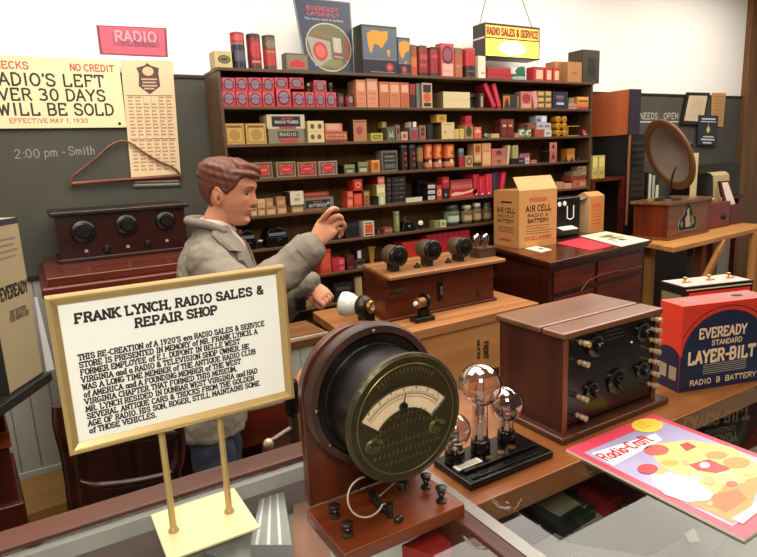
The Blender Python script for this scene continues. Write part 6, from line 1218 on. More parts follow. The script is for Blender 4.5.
def chart(mb, P):
    f = Vector((0, -.0005, 0)); inkc = C('#b08a6c', .6); dk = C('#5a3a34', .5)
    for b0_, v0, v1 in ((0, .28, .60), (1, .62, .88)):
        for k in range(6):
            for r_ in range(12 if b0_ == 0 else 9):
                if b0_ == 0 and k in (2, 3) and r_ < 2: continue
                u0 = .07+k*.15; v = v0+(v1-v0)*r_/(12 if b0_ == 0 else 9)
                w_ = .11 - .03*((r_*5+k*3) % 3)/2
                mb.face([q4(P, u0, v)+f, q4(P, u0+w_, v)+f, q4(P, u0+w_, v+.012)+f, q4(P, u0, v+.012)+f], inkc)
    for u0 in (.215, .365, .515, .665, .815): mb.face([q4(P, u0, .27)+f, q4(P, u0+.008, .27)+f, q4(P, u0+.008, .87)+f, q4(P, u0, .87)+f], inkc)
    for v in (.27, .61): mb.face([q4(P, .05, v)+f, q4(P, .95, v)+f, q4(P, .95, v+.005)+f, q4(P, .05, v+.005)+f], dk)
    mb.face([q4(P, .0, .93)+f, q4(P, 1, .93)+f, q4(P, 1, 1)+f, q4(P, 0, 1)+f], C('#4c4640', .5))
    mb.face([q4(P, .05, .95)+f*2, q4(P, .95, .95)+f*2, q4(P, .95, .96)+f*2, q4(P, .05, .96)+f*2], C('#b8ac98', .5)); mb.face([q4(P, .05, .975)+f*2, q4(P, .95, .975)+f*2, q4(P, .95, .985)+f*2, q4(P, .05, .985)+f*2], C('#b8ac98', .5))
    sh = [(.28, .06), (.44, .04), (.5, .02), (.56, .04), (.72, .06), (.70, .1), (.72, .2), (.5, .262), (.30, .2), (.32, .1)]; mb.face([q4(P, a, b)+f*2 for a, b in sh], dk)
    mb.face([q4(P, .5+.11*math.cos(2*PI*i/16), .085-.035*math.sin(2*PI*i/16))+f*3 for i in range(16)], C('#d8b894', .5))
    for v, u0, u1 in ((.14, .36, .66), (.165, .38, .64), (.19, .36, .66), (.212, .4, .6)): mb.face([q4(P, u0, v)+f*3, q4(P, u1, v)+f*3, q4(P, u1, v+.012)+f*3, q4(P, u0, v+.012)+f*3], C('#c8a890', .5))
wallcard('tube_chart', [(120.5, 59.8), (172.4, 60.6), (181.6, 186), (132.2, 187.5)], YW-.0215, .001, C('#e2c9a0', .6, var=.06, scale=8), 'long cream printed chart with a dark shield emblem beside the cream sign', 'chart', chart)
# wooden garment hanger hanging across the chart
yh = YW-.034; hw_ = W('#5a2a1a', '#8a4a30', .4, 'X')
def hz(px, py): return at(px, py, y=yh)
t = thing('wooden_hanger', 'brown wooden hanger shaped yoke hanging over the chalkboard and chart', 'hanger', tuple(hz(126, 165))); ho = t.location.copy()
arcp = [(70.5, 186), (72, 178), (78, 172), (95, 159), (108, 147), (117, 142), (124, 141), (132, 144), (143, 152), (160, 162), (172, 167), (179, 173), (181, 179)]
def smooth(P, k=4):
    P = [Vector(p) for p in P]; R = []
    for i in range(len(P)-1):
        a, b, c, d_ = P[max(i-1, 0)], P[i], P[i+1], P[min(i+2, len(P)-1)]
        for j in range(k): s = j/k; R.append(.5*((2*b)+(-a+c)*s+(2*a-5*b+4*c-d_)*s*s+(-a+3*b-3*c+d_)*s**3))
    R.append(P[-1]); return R
m = MB(); m.tube(smooth([hz(*p)-ho for p in arcp]), .0048, hw_, 8); m.build('curved_rod', t)
m = MB(); a, b_ = hz(72, 183.5)-ho, hz(180.5, 175.5)-ho; m.tube([a, a.lerp(b_, .5), b_], .0085, W('#6a3422', '#a05c40', .4, 'X'), 10); m.build('cross_bar', t)

# ---- desk and three dial radio on the left
ZL = 1.07
t = thing('wooden_chest', 'dark red moulded wooden chest below the three dial radio at the left', 'chest', (.011, 2.29, 0))
m = MB(); m.box(0, .72, 0, .63, ZL-.028, ZL, W('#4a1a0e', '#6a2e1a', .25, 'X', 8, .3)); m.build('top', t, bevel=.004)
m = MB(); m.box(-.02, .74, -.03, .63, ZL-.065, ZL-.0285, dkred); m.build('moulding', t, bevel=.008, seg=3)
m = MB(); m.box(0, .72, -.005, .63, ZL-.085, ZL-.0655, dkred); m.build('moulding', t, bevel=.004)
m = MB(); m.box(.01, .71, .01, .63, .0, ZL-.0855, W('#1c0a06', '#33140c', .35, 'Z')); m.build('body', t)
zt3 = at(120, 207.5, y=2.64).z-ZL
t = thing('three_dial_radio', 'dark wooden radio with three big black dials standing on the chest under the chalkboard', 'radio', (.076, 2.64, ZL+.0003)); ro3 = Vector((.076, 2.64, ZL))
rd = W('#1e0806', '#35110c', .25, 'X', 8, .2); rdk = W('#150a07', '#2a1510', .35, 'X')
m = MB(); m.box(-.012, .515, -.018, .24, 0, .016, rdk); m.build('plinth', t, bevel=.004)
m = MB(); m.box(0, .50, 0, .235, .0162, zt3-.02, rd); m.build('cabinet', t)
m = MB(); m.box(-.02, .52, -.02, .245, zt3-.0195, zt3, rdk); m.build('lid', t, bevel=.007, seg=3)
for px, py, r in ((83.5, 231.5, .048), (126.5, 224.5, .045), (165.3, 220.5, .042)):
    c = at(px, py, y=2.64)-ro3; m = MB(); m.lathe([(r, 0), (r, .005), (r*.92, .010), (r*.62, .013), (r*.6, .028), (r*.5, .034), (0, .034)], (c.x, -.0005, c.z), blk, (0, -1, 0), 36)
    for k in range(15):
        a = PI*(.15+.7*k/14); m.tube([(c.x+r*.76*math.cos(a), -.0125, c.z+r*.76*math.sin(a)), (c.x+r*.9*math.cos(a), -.0112, c.z+r*.9*math.sin(a))], .0009, C('#a09a90', .5), 4)
    m.build('dial', t)
for px, py in ((107.2, 249), (148, 243.5)):
    c = at(px, py, y=2.64)-ro3; m = MB(); m.lathe([(.017, 0), (.016, .006), (.011, .012), (0, .014)], (c.x, -.0005, c.z), blk, (0, -1, 0), 22); m.build('knob', t)
for px, py in ((86.5, 251), (128, 246.5), (167, 240.5)):
    c = at(px, py, y=2.64)-ro3; m = MB(); m.box(c.x-.006, c.x+.006, -.002, -.0004, c.z-.006, c.z+.006, C('#9a948a', .4)); m.build('name_tag', t)

# ---- tall battery display box at the left edge, on its cabinet
zb4 = .94
f1 = at(43, 373.6, z=zb4); f0 = at(10.8, 395, z=zb4); dv = f1-f0; Wf = dv.length; hgt = at(18, 217, n=(-dv.y, dv.x, 0), o=f1).z-zb4
t = thing('battery_display_box', 'tall tan EVEREADY battery box with a dark top band at the left edge', 'box', (f0.x, f0.y, zb4+.0003), math.atan2(dv.y, dv.x))
tan = C('#9c8c6c', .55, var=.1, scale=6); dkk = C('#23201c', .5)
m = MB(); m.box(0, Wf, 0, .16, 0, hgt, tan); O = Vector((0, 0, 0)); m.plate(O, X_, Z_, 0, Wf, hgt*.965, hgt, C('#2c3440', .4), .0006); m.plate(O, X_, Z_, 0, Wf, 0, hgt*.012, dkk, .0006)
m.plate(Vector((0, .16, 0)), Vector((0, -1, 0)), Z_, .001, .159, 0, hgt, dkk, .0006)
m.plate(O, X_, Z_, Wf*.2, Wf*.95, hgt*.545, hgt*.59, tan, .0002)
text(m, 'EVEREADY', O, X_, Z_, Wf*.18, hgt*.545, .027, dkk, .17, fit=Wf*.78, d=.0006)
text(m, 'DRY BATTERY', O, X_, Z_, Wf*.35, hgt*.44, .011, C('#5c5444', .5), .18, fit=Wf*.48, d=.0006); text(m, 'FOR RADIO USE', O, X_, Z_, Wf*.32, hgt*.405, .011, C('#5c5444', .5), .18, fit=Wf*.56, d=.0006)
for i in range(4): m.plate(O, X_, Z_, Wf*.3, Wf*(.85-.08*(i % 2)), hgt*(.88-i*.035), hgt*(.89-i*.035), C('#7c705a', .5), .0006)
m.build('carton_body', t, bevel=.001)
ta = f1+Vector((.008, .01, 0))
tag(MB().hexa([(0, 0, 0), (.018, .006, 0), (.017, .009, 0), (-.001, .003, 0), (-.0, 0, .19), (.006, .002, .19), (.005, .005, .19), (-.001, .003, .19)], C('#c8c8c4', .5)).build('price_card', loc=(ta.x, ta.y, zb4+.0003)), 'thin white card behind the right edge of the tall tan battery box', 'card')
t = thing('corner_cabinet', 'dark reddish cabinet with an overhanging black top at the left edge', 'cabinet', (-.101, 1.54, 0))
cc = at(12.5, 405, z=.915)
m = MB(); e_ = dv.normalized(); nn_ = Vector((e_.y, -e_.x, 0)); sl = [f0-e_*.35+nn_*.014, f1+e_*.014+nn_*.014, f1+e_*.014-nn_*.18, f0-e_*.35-nn_*.18]; m.prism([(p.x+.101, p.y-1.54) for p in sl], .916, .9397, C('#1a1c18', .4)); m.build('top_slab', t, bevel=.003)
m = MB(); m.prism([(-.80, 0), (-.02, 0), (-.05, .30), (-.80, .30)], .05, .9155, W('#2a0f08', '#4a1c10', .35, 'Z')); m.build('body', t)
m = MB(); m.prism([(-.81, -.006), (-.014, -.006), (-.044, .306), (-.81, .306)], .80, .84, W('#6a2c18', '#8a4426', .3, 'X')); m.build('band', t, bevel=.003)
m = MB(); m.box(-.82, .0, -.02, .31, .0, .0495, dkred); m.build('plinth', t); m = MB(); m.prism([(-.81, -.012), (-.008, -.012), (-.038, .312), (-.81, .312)], .0505, .66, W('#2a0f08', '#4a1c10', .35, 'Z')); m.build('lower_body', t, bevel=.006)
# cardboard boxes on the floor by the wall
p0 = at(30, 520, z=.0)
t0 = tag(MB().prism([(0, 0), (.27, .03), (.25, .36), (-.02, .33)], 0, .10, C('#94703c', .6)).face([(0, 0, .1006), (.27, .03, .1006), (.26, .18, .1006), (-.01, .16, .1006)], C('#8a6634', .6)).build('flat_box', loc=(-.28, 2.52, .0003)), 'flat brown cardboard box on the floor against the baseboard', 'box')

# ---- bentwood chair behind the framed sign
yc = 1.42
def cp(px, py, y=yc): return at(px, py, y=y)
cwd = W('#1e0c07', '#3a170c', .3, 'X', 8, .2)
t = thing('bentwood_chair', 'dark bentwood armchair behind the gold posts of the framed sign', 'chair', (.2, 1.3, 0)); ch = t.location.copy()
def ct(name, pts, r, k=4): m = MB(); m.tube(smooth([Vector(p)-ch for p in pts], k), r, cwd, 10); return m.build(name, t)
ct('back_post', [cp(60, 405), cp(61, 425), cp(68, 452), cp(73, 482), cp(77, 512), (cp(77, 512).x+.01, yc, .42)], .017)
ct('back_rail', [cp(66, 446), cp(82, 446), cp(110, 441), cp(140, 436), cp(160, 434), cp(178, 433)], .014)
ct('lower_rail', [cp(76, 482), cp(92, 486), cp(110, 485), cp(128, 483), cp(150, 479), cp(166, 475), cp(178, 468)], .010)
ct('back_post', [cp(178, 425), cp(180, 440), cp(179, 460), cp(176, 478), (cp(178, 478).x, yc, .42)], .014)
xs0, xs1_ = cp(77, 512).x, cp(178, 478).x
m = MB(); m.box(xs0-ch.x-.02, xs1_-ch.x+.03, yc-ch.y-.42, yc-ch.y+.02, .40, .44, C('#1a1410', .5)); m.build('seat', t, bevel=.015, seg=3)
for x in (xs0, xs1_):
    for y in (yc-.38, yc-.01): m = MB(); m.cyl((x-ch.x, y-ch.y, 0), (x-ch.x, y-ch.y, .3995), .013, cwd, r2=.018); m.build('leg', t)
# tan curved chair back and black capped stand beside the meter
y2 = 1.25; tn = W('#a8683c', '#cf8f62', .35, 'Z', 8, .2)
t = thing('curved_back_chair', 'tan wooden chair with a rounded back peeping out left of the meter', 'chair', (.55, 1.12, 0)); ch = t.location.copy(); cwd = tn
ct('back_hoop', [cp(311, 470, y2), cp(303, 450, y2), cp(299, 425, y2), cp(297, 400, y2), cp(300, 382, y2), cp(308, 370, y2), cp(322, 364, y2), cp(345, 362, y2), cp(370, 368, y2), cp(384, 385, y2), cp(388, 420, y2), cp(384, 470, y2)], .014, 6)
xa, xb = cp(311, 470, y2), cp(384, 470, y2)
for p in (xa, xb):
    m = MB(); m.cyl((p.x-ch.x, y2-ch.y, 0), (p.x-ch.x, y2-ch.y, p.z+.004), .013, tn); m.build('back_leg', t)
    m = MB(); m.cyl((p.x-ch.x, y2-ch.y-.26, 0), (p.x-ch.x, y2-ch.y-.26, .4295), .013, tn); m.build('front_leg', t)
m = MB(); m.box(xa.x-ch.x-.02, xb.x-ch.x+.02, y2-ch.y-.28, y2-ch.y-.015, .43, .46, tn); m.build('seat', t, bevel=.008)
m = MB()
for k in range(3): x = xa.x+(xb.x-xa.x)*(.25+.25*k)-ch.x; m.cyl((x, y2-ch.y-.03, .461), (x, y2-ch.y, .80), .008, tn)
m.build('spindles', t); 
t = thing('capped_stand', 'black capped metal stand with a side lever between the sign and the meter', 'stand', (cp(292, 400, 1.12).x, 1.12, 0)); so2 = t.location.copy()
za_, zb2 = cp(294, 380, 1.12).z, cp(293, 415, 1.12).z; mt = C('#6a5f54', .3, .8)
m = MB(); m.lathe([(.010, 0), (.017, .01), (.018, za_-zb2-.02), (.014, za_-zb2)], (0, 0, zb2), C('#10131c', .35), n=20); m.build('cap', t)
m = MB(); m.cyl((0, 0, .03), (0, 0, zb2), .011, mt); m.cyl((.022, 0, .03), (.022, 0, zb2-.01), .006, mt); m.build('rod', t)
lv = cp(290, 428, 1.12)-so2; m = MB(); m.cyl((-.0, 0, lv.z), (-.055, 0, lv.z-.02), .008, mt); m.ball((-.06, 0, lv.z-.022), .012, C('#c8b89a', .3, .3)); m.build('lever', t)
m = MB(); m.lathe([(.08, 0), (.08, .01), (.02, .03)], (0, 0, 0), blk, n=28); m.build('foot', t)
# ================================================================== THE SHOPMAN (display figure)
RZM = math.radians(-22)
F_ = Vector((math.cos(RZM), math.sin(RZM), 0)); L_ = Vector((-math.sin(RZM), math.cos(RZM), 0))
hc = at(229.5, 193, y=1.75); FO = Vector((hc.x, hc.y, 0)) - F_*.050
man = thing('person', 'young man with short brown hair in grey work coat, raising one hand by the shelves', 'person', tuple(FO), RZM)
def q(px, py, yl):
    p = at(px, py, n=L_, o=FO+L_*yl)-FO; return Vector((p.dot(F_), yl, p.z))
skin = C('#c98768', .45, 0, .05, 8); ZH = q(229.5, 192, 0).z; HX = .050
def lerp_tab(T, z):
    if z <= T[0][0]: return T[0][1:]
    for a, b in zip(T, T[1:]):
        if z <= b[0]:
            s = (z-a[0])/(b[0]-a[0]); s = s*s*(3-2*s)*.35+s*.65; return [x+(y-x)*s for x, y in zip(a[1:], b[1:])]
    return T[-1][1:]
HT = [(-.112, .050, .014, .010), (-.106, .066, .002, .024), (-.093, .074, -.014, .035), (-.074, .071, -.032, .046), (-.055, .077, -.050, .056), (-.035, .078, -.074, .066), (-.012, .081, -.088, .070),
      (.008, .083, -.096, .0735), (.028, .090, -.100, .0755), (.055, .087, -.100, .0755), (.078, .072, -.092, .068), (.094, .050, -.072, .053), (.104, .022, -.040, .030), (.107, .004, -.015, .008)]
g2 = lambda d, s: math.exp(-(d/s)**2)
def hp(th, z, off=0.0):
    """head surface: th 0 = face, +90 = his left"""
    xf, xb, w = lerp_tab(HT, z); cx, ax = (xf+xb)/2-.012*0, (xf-xb)/2; c, s_ = math.cos(th), math.sin(th)
    e = .86; x = cx+ax*math.copysign(abs(c)**e, c); y = w*math.copysign(abs(s_)**e, s_)
    if c > 0:
        x -= .010*abs(s_)**2*(1 if z < .03 else .6)            # face narrows toward the front
        ridge = lerp_tab([(-.046, 0), (-.038, .010), (-.031, .0215), (-.022, .0195), (-.006, .012), (.010, .006), (.022, .002), (.03, 0)], z)[0]
        sw = lerp_tab([(-.045, .013), (-.031, .0125), (-.02, .010), (.01, .0075), (.03, .012)], z)[0]
        x += ridge*g2(y, sw)
        x += .0055*g2(z+.053, .0045)*g2(y, .022) + .0055*g2(z+.0635, .0045)*g2(y, .018) - .003*g2(z+.0582, .0022)*g2(y, .026)
        x -= .0085*(g2(y-.031, .013)+g2(y+.031, .013))*g2(z-.004, .011)
        x += .004*(g2(y-.032, .02)+g2(y+.032, .02))*g2(z-.022, .007) + .004*(g2(y-.045, .018)+g2(y+.045, .018))*g2(z+.022, .016)
        x += .004*g2(y, .018)*g2(z+.092, .010) - .003*g2(y, .02)*g2(z+.076, .006)
    p = Vector((x, y, z))
    if off:
        nrm = Vector((c, s_*1.15, max(-.3, min(1.2, (z-.02)*14*(1 if z > .02 else .2))))).normalized(); p += nrm*off
    return p
TIL = Matrix.Rotation(math.radians(-13), 3, 'Z') @ Matrix.Rotation(math.radians(8), 3, 'Y'); HZ = Vector((HX, 0, ZH))
HS = .875
def H2(v): return TIL @ (Vector(v)*HS) + HZ
bd = MB()
ths = []
for i in range(112):
    u = i/112*2*PI-PI; ths.append(u-.45*math.sin(u))
zs_l = [-.112+.219*(i/74) for i in range(75)]
bd.rings([[H2(hp(t_, z)) for t_ in ths] for z in zs_l], skin)
# ears
for s_ in (-1, 1):
    R = []
    for i in range(13):
        a = PI*i/12-PI/2; r = .020*math.cos(a)+.0004
        R.append([H2((-.012+math.cos(b_)*r*.85-.004*math.sin(a), s_*(.0745+.006*math.sin(b_)+.006*math.cos(a)*(1-math.cos(b_))*.5), -.010+.031*math.sin(a))) for b_ in [2*PI*j/14 for j in range(14)]])
    bd.rings(R, skin)
def loft(mb, T, m, n=36, cy=0, ex=1.0):
    """T rows: x centre, y centre, z, half depth, half width"""
    R = []
    for x, y, z, rx, ry in T:
        R.append([Vector((x+rx*math.copysign(abs(math.cos(a))**ex, math.cos(a)), y+ry*math.copysign(abs(math.sin(a))**ex, math.sin(a)), z)) for a in [2*PI*j/n for j in range(n)]])
    return mb.rings(R, m)
def limb(mb, P, R_, m, n=16, k=4):
    S_ = smooth([tuple(p) for p in P], k); rr = []
    for i in range(len(P)-1):
        for j in range(k): rr.append(R_[i]+(R_[i+1]-R_[i])*j/k)
    rr.append(R_[-1]); mb.tube(S_, rr, m, n); mb.ball(tuple(S_[0]), rr[0]*.98, m, 12, 8); mb.ball(tuple(S_[-1]), rr[-1]*.98, m, 12, 8)
zn = q(214, 229, 0).z; zhem = q(216, 428, 0).z+.015
limb(bd, [(-.012, 0, zn-.06), (.0, 0, zn), (.024, 0, ZH-.055), (.034, 0, ZH-.02)], [.056, .046, .043, .042], skin, 24)
LN = lambda z: -.075*max(0, min(1, (zn-.03-z)/.55))   # he leans forward from the hips
loft(bd, [(-.01, 0, zn-.02, .04, .05), (-.01, 0, zn-.06, .07, .12), (LN(zn-.15), 0, zn-.15, .085, .14), (LN(zn-.35), 0, zn-.35, .08, .13), (LN(zn-.52), 0, zn-.52, .08, .13), (LN(zn-.6), 0, zn-.60, .06, .11)], skin)
for s_ in (-1, 1): limb(bd, [(LN(0), s_*.075, zn-.56), (LN(0)+.01, s_*.088, .42), (LN(0)-.01, s_*.095, .09)], [.055, .045, .034], skin)
# ---- near (right) arm, raised and reaching
SR = Vector((-.02, -.135, zn-.085)); ER = q(256, 293, -.20); WR = q(313, 246, -.165)
limb(bd, [SR, ER], [.045, .036], skin); limb(bd, [ER, WR], [.037, .023], skin)
def hand(mb, wrist, palm_dir, up, side, fing, thumb, sc=1.0, m=skin):
    """palm_dir: wrist->knuckles, up: back of hand, side: toward the thumb"""
    D_, U_, S_ = palm_dir.normalized(), up.normalized(), side.normalized(); R = []
    for k, (d, w_, t_) in enumerate(((-.004, .021, .018), (.012, .024, .0165), (.032, .031, .0155), (.054, .036, .0145), (.070, .037, .0125), (.078, .034, .009))):
        c = wrist+D_*d*sc; R.append([c+S_*w_*sc*math.copysign(abs(math.cos(a))**.8, math.cos(a))+U_*t_*sc*math.sin(a) for a in [2*PI*j/20 for j in range(20)]])
    mb.rings(R, m)
    for i, pts in enumerate(fing):
        base = wrist+D_*(.066-.003*abs(i-1))*sc+S_*(.026-.0175*i)*sc
        pp_ = [base]+pts if isinstance(pts[0], Vector) and len(pts) == 3 else pts
        r = [.0092, .0088, .0078, .0062] if i < 3 else [.008, .0075, .0066, .0054]
        limb(mb, pp_, [x*sc for x in r], m, 12, 3)
    limb(mb, thumb, [.0125*sc, .011*sc, .0095*sc, .007*sc], m, 12, 3)
yh_ = -.165
KI, KM, KR, KP = q(324.5, 217.5, yh_-.030), q(329, 222, yh_-.012), q(332, 227.5, yh_+.006), q(331.5, 234, yh_+.024)
PD = ((KI+KP)/2-WR); UPV = Vector((-.35, -1, .55)); UPV = (UPV-PD.normalized()*UPV.dot(PD.normalized())).normalized(); SD = PD.normalized().cross(UPV); SD = SD if SD.z > 0 else -SD
scl = PD.length/.072
K = [WR+PD.normalized()*(.066-.003*abs(i-1))*scl+SD*(.026-.0175*i)*scl for i in range(4)]
fing = [[q(328.5, 212.5, yh_-.028), q(333.5, 208.8, yh_-.022), q(337.5, 209.5, yh_-.016)],
        [q(336, 216.5, yh_-.016), q(341.5, 218.5, yh_-.004), q(340.5, 223, yh_+.006)],
        [q(340, 222.5, yh_-.004), q(344.5, 226, yh_+.006), q(342.5, 230.5, yh_+.014)],
        [q(338, 229.5, yh_+.008), q(342, 233, yh_+.016), q(339.5, 237, yh_+.020)]]
th_ = [WR+PD.normalized()*.020*scl+SD*.014*scl+UPV*-.008, q(322, 224, yh_+.03), q(331, 221, yh_+.035), q(337, 226, yh_+.03)]
hand(bd, WR, PD, UPV, SD, fing, th_, scl)
# ---- far (left) arm, bent, fist over the bench
SLf = Vector((-.02, .135, zn-.085)); yl_ = .03; EL = q(272, 318, .14); WL = q(309, 283, yl_+.02)
limb(bd, [SLf, EL], [.045, .036], skin); limb(bd, [EL, WL], [.036, .023], skin)
PD2 = Vector((.55, -.25, -.55)).normalized(); UP2 = Vector((.3, -.65, .55)); UP2 = (UP2-PD2*UP2.dot(PD2)).normalized(); SD2 = PD2.cross(UP2).normalized()
def fist(mb, W0, D_, U_, S_, sc):
    fg = []
    for i in range(4):
        b0 = W0+D_*.066*sc+S_*(.026-.0175*i)*sc; fg.append([b0+D_*.024*sc-U_*.004*sc, b0+D_*.026*sc-U_*.026*sc, b0+D_*.004*sc-U_*.032*sc])
    tb_ = [W0+D_*.018*sc+S_*.018*sc-U_*.006*sc, W0+D_*.045*sc+S_*.036*sc-U_*.018*sc, W0+D_*.062*sc+S_*.026*sc-U_*.036*sc, W0+D_*.07*sc+S_*.008*sc-U_*.042*sc]
    hand(mb, W0, D_, U_, S_, fg, tb_, sc)
fist(bd, WL, PD2, UP2, SD2, .92)
body = bd.build('body', man)
md = body.modifiers.new('remesh', 'REMESH'); md.mode = 'VOXEL'; md.voxel_size = .0026; md.use_smooth_shade = True
md = body.modifiers.new('smooth', 'SMOOTH'); md.factor = .5; md.iterations = 2
for s_ in (-1, 1):
    m = MB(); P = [H2((-.012+.0125*math.cos(a)-.003*math.sin(a), s_*(.083+.003*math.cos(a)), -.010+.026*math.sin(a))) for a in [math.radians(x) for x in range(-70, 200, 18)]]
    m.tube(P, .0028, C('#c07e5a', .42, 0, .05, 8), 8); m.ball(tuple(H2((-.008, s_*.086, -.014))), (.005, .003, .009), C('#8a4c34', .6), 10, 8); m.build('ear_rim', man)  # dark ball stands in for the shade inside the ear hollow
# ---- eyes, brows, lips
def patch(mb, th0, th1, z0f, z1f, off, m, n=18, k=5):
    for i in range(n):
        for j in range(k):
            c = []
            for ii, jj in ((i, j), (i+1, j), (i+1, j+1), (i, j+1)):
                u = ii/n; th = th0+(th1-th0)*u; z0, z1 = z0f(u), z1f(u); c.append(H2(hp(th, z0+(z1-z0)*jj/k, off)))
            mb.face(c, m)
def thy(y, z):   # angle where the face is y from the middle
    t_ = 0
    for _ in range(60):
        if abs(hp(t_, z).y) >= abs(y): break
        t_ += math.copysign(.02, y)
    return t_
for s_ in (-1, 1):
    e = MB(); ey = .031*s_; ex_ = hp(thy(ey, .004), .004).x; e.ball(tuple(H2((ex_-.0072, ey, .002))), .0104, C('#e6ddd2', .2), 20, 14)
    eo = e.build('eye', man)
    i_ = MB(); dirv = (TIL @ Vector((1, -.22, -.06))).normalized(); cc0 = H2((ex_-.0072, ey, .002))
    i_.lathe([(.0057, .0088), (.0053, .0099), (0, .0106)], cc0, C('#4a3a2a', .15), dirv, 18); i_.lathe([(.0027, .01045), (0, .0108)], cc0, C('#0c0a08', .1), dirv, 12); i_.build('iris', eo)
    l = MB(); R = []
    for k in range(9):      # upper lid, an arched fold over the eye ball
        a = PI*(.08+.84*k/8); R.append(cc0+TIL @ Vector((.0108*math.sin(a)*.96+.0006, .0113*math.cos(a), .0041*math.sin(a)+.0005)))
    l.tube(R, .0017, C('#5a3424', .5), 8); l.build('eyelid', man)
    b_ = MB(); t0, t1 = thy(s_*.014, .022), thy(s_*.048, .024)
    patch(b_, t0, t1, lambda u: .0215+.005*math.sin(u*2.4)-.002*u, lambda u: .0215+.005*math.sin(u*2.4)-.002*u+.0050*(1-u*.6), .0012, C('#4a2a1c', .6)); b_.build('eyebrow', man)
lp = MB(); t0, t1 = thy(-.0235, -.057), thy(.0235, -.057)
shp = lambda u: max(0, math.sin(PI*u))**.7
patch(lp, t0, t1, lambda u: -.0578, lambda u: -.0578+.0075*shp(u)-.0012*g2(u-.5, .08), .0008, C('#a8523f', .35)); patch(lp, t0, t1, lambda u: -.0588-.0078*shp(u), lambda u: -.0588, .0008, C('#b45c48', .35)); lp.build('lips', man)
# ---- hair: a shell over the skull, combed over from a side part
hairc = C('#5e3020', .5, 0, .35, 40); hr = MB(); NT, NZ = 96, 34
def hline(th):
    a = abs(math.degrees(th))
    return lerp_tab([(0, .052), (22, .056), (38, .060), (52, .048), (64, .012), (76, -.006), (86, .012), (104, .010), (116, -.020), (132, -.055), (180, -.062)], a)[0]
def hoff(th, u, z):
    e = min(1, u/.10); e = math.sqrt(max(0, 1-(1-e)**2)); a = math.degrees(th)
    vol = .0045 + .009*max(0, min(1, (z-.03)/.05)); vol += .008*g2(a-5, 45)*g2(u-.12, .3)
    vol += .0014*math.sin(z*300+th*5)*min(1, max(0, (z)/.04)) + .0011*math.sin(th*26+z*120)
    part = g2(a+58, 7)*max(0, min(1, (z-.05)/.03)); return (vol-.012*part)*e
grid = []
for i in range(NZ+1):
    u = i/NZ; row = []
    for j in range(NT):
        th = -PI+2*PI*j/NT; z0 = hline(th); z = z0+(.1068-z0)*(1-(1-u)**1.25); row.append(H2(hp(th, z, .0015+hoff(th, u, z))))
    grid.append(row)
hr.rings([[H2(hp(-PI+2*PI*j/NT, hline(-PI+2*PI*j/NT)+.004, -.004)) for j in range(NT)]]+grid, hairc)
# forelock swept to the front
P = [H2(hp(math.radians(a), z, o_)) for a, z, o_ in ((-50, .088, .008), (-25, .084, .013), (0, .074, .016), (18, .064, .012), (34, .054, .006))]
hr.tube(smooth(P, 5), [.010, .0108, .0116, .0124, .013, .0136, .0142, .0145, .0147, .0147, .0145, .014, .0134, .0126, .0118, .011, .0098, .0085, .007, .005, .003], hairc, 12)
P = [H2(hp(math.radians(a), z, o_)) for a, z, o_ in ((-70, .070, .006), (-45, .066, .009), (-20, .062, .012), (4, .056, .010), (20, .050, .004))]
hr.tube(smooth(P, 5), [.006, .0065, .007, .0076, .0082, .0088, .0092, .0096, .0098, .0098, .0096, .0092, .0086, .008, .0074, .0066, .006, .005, .004, .003, .002], hairc, 12)
ho_ = hr.build('hair', man, angle=80)
md = ho_.modifiers.new('remesh', 'REMESH'); md.mode = 'VOXEL'; md.voxel_size = .0028; md.use_smooth_shade = True
# ---- jeans and shoes
jn = C('#333c4c', .75, 0, .3, 14, .3); je = MB()
loft(je, [(LN(zn-.48), 0, zn-.48, .080, .12), (LN(zn-.56), 0, zn-.56, .085, .125), (LN(0), 0, zn-.60, .09, .13)], jn)
for s_ in (-1, 1): limb(je, [(LN(0), s_*.078, zn-.58), (LN(0)+.012, s_*.090, .44), (LN(0), s_*.098, .10)], [.070, .064, .060], jn, 20)
jo = je.build('jeans', man); md = jo.modifiers.new('remesh', 'REMESH'); md.mode = 'VOXEL'; md.voxel_size = .007; md.use_smooth_shade = True
tx = bpy.data.textures.new('folds', 'CLOUDS'); tx.noise_scale = .09; tx.noise_depth = 1
md = jo.modifiers.new('folds', 'DISPLACE'); md.texture = tx; md.strength = .022; md.mid_level = .5
for s_ in (-1, 1):
    sh = MB(); loft(sh, [(LN(0)+.045, s_*.105, .0, .13, .045), (LN(0)+.045, s_*.105, .015, .135, .048), (LN(0)+.04, s_*.105, .035, .125, .045), (LN(0)+.01, s_*.105, .065, .08, .04), (LN(0)-.01, s_*.105, .095, .05, .038)], C('#1c120c', .3), 24); sh.build('shoe', man)
# ---- the grey work coat
ctm = C('#7f766a', .85, 0, .10, 60, .2); co_ = MB()
loft(co_, [(-.018, 0, zn+.016, .050, .053), (-.016, 0, zn+.002, .053, .058), (-.014, 0, zn-.018, .064, .082), (-.014, 0, zn-.040, .078, .116), (-.014, 0, zn-.072, .092, .148), (-.012+LN(zn-.14)*.4, 0, zn-.14, .112, .168), (-.006+LN(zn-.25), 0, zn-.25, .116, .165), (LN(zn-.4), 0, zn-.40, .108, .152), (LN(zn-.5), 0, zn-.50, .110, .156), (LN(0), 0, zhem+.03, .112, .158), (LN(0), 0, zhem, .113, .159)], ctm, 48)
CR = ER+(WR-ER)*.93
limb(co_, [SR+Vector((0, .01, .004)), SR.lerp(ER, .5)+Vector((0, -.012, -.004)), ER+Vector((-.012, -.01, -.01))], [.060, .056, .054], ctm, 24); limb(co_, [ER+Vector((-.012, -.01, -.01)), ER.lerp(CR, .5)+Vector((0, 0, -.004)), CR], [.060, .054, .049], ctm, 24)
CL = EL+(WL-EL)*.97
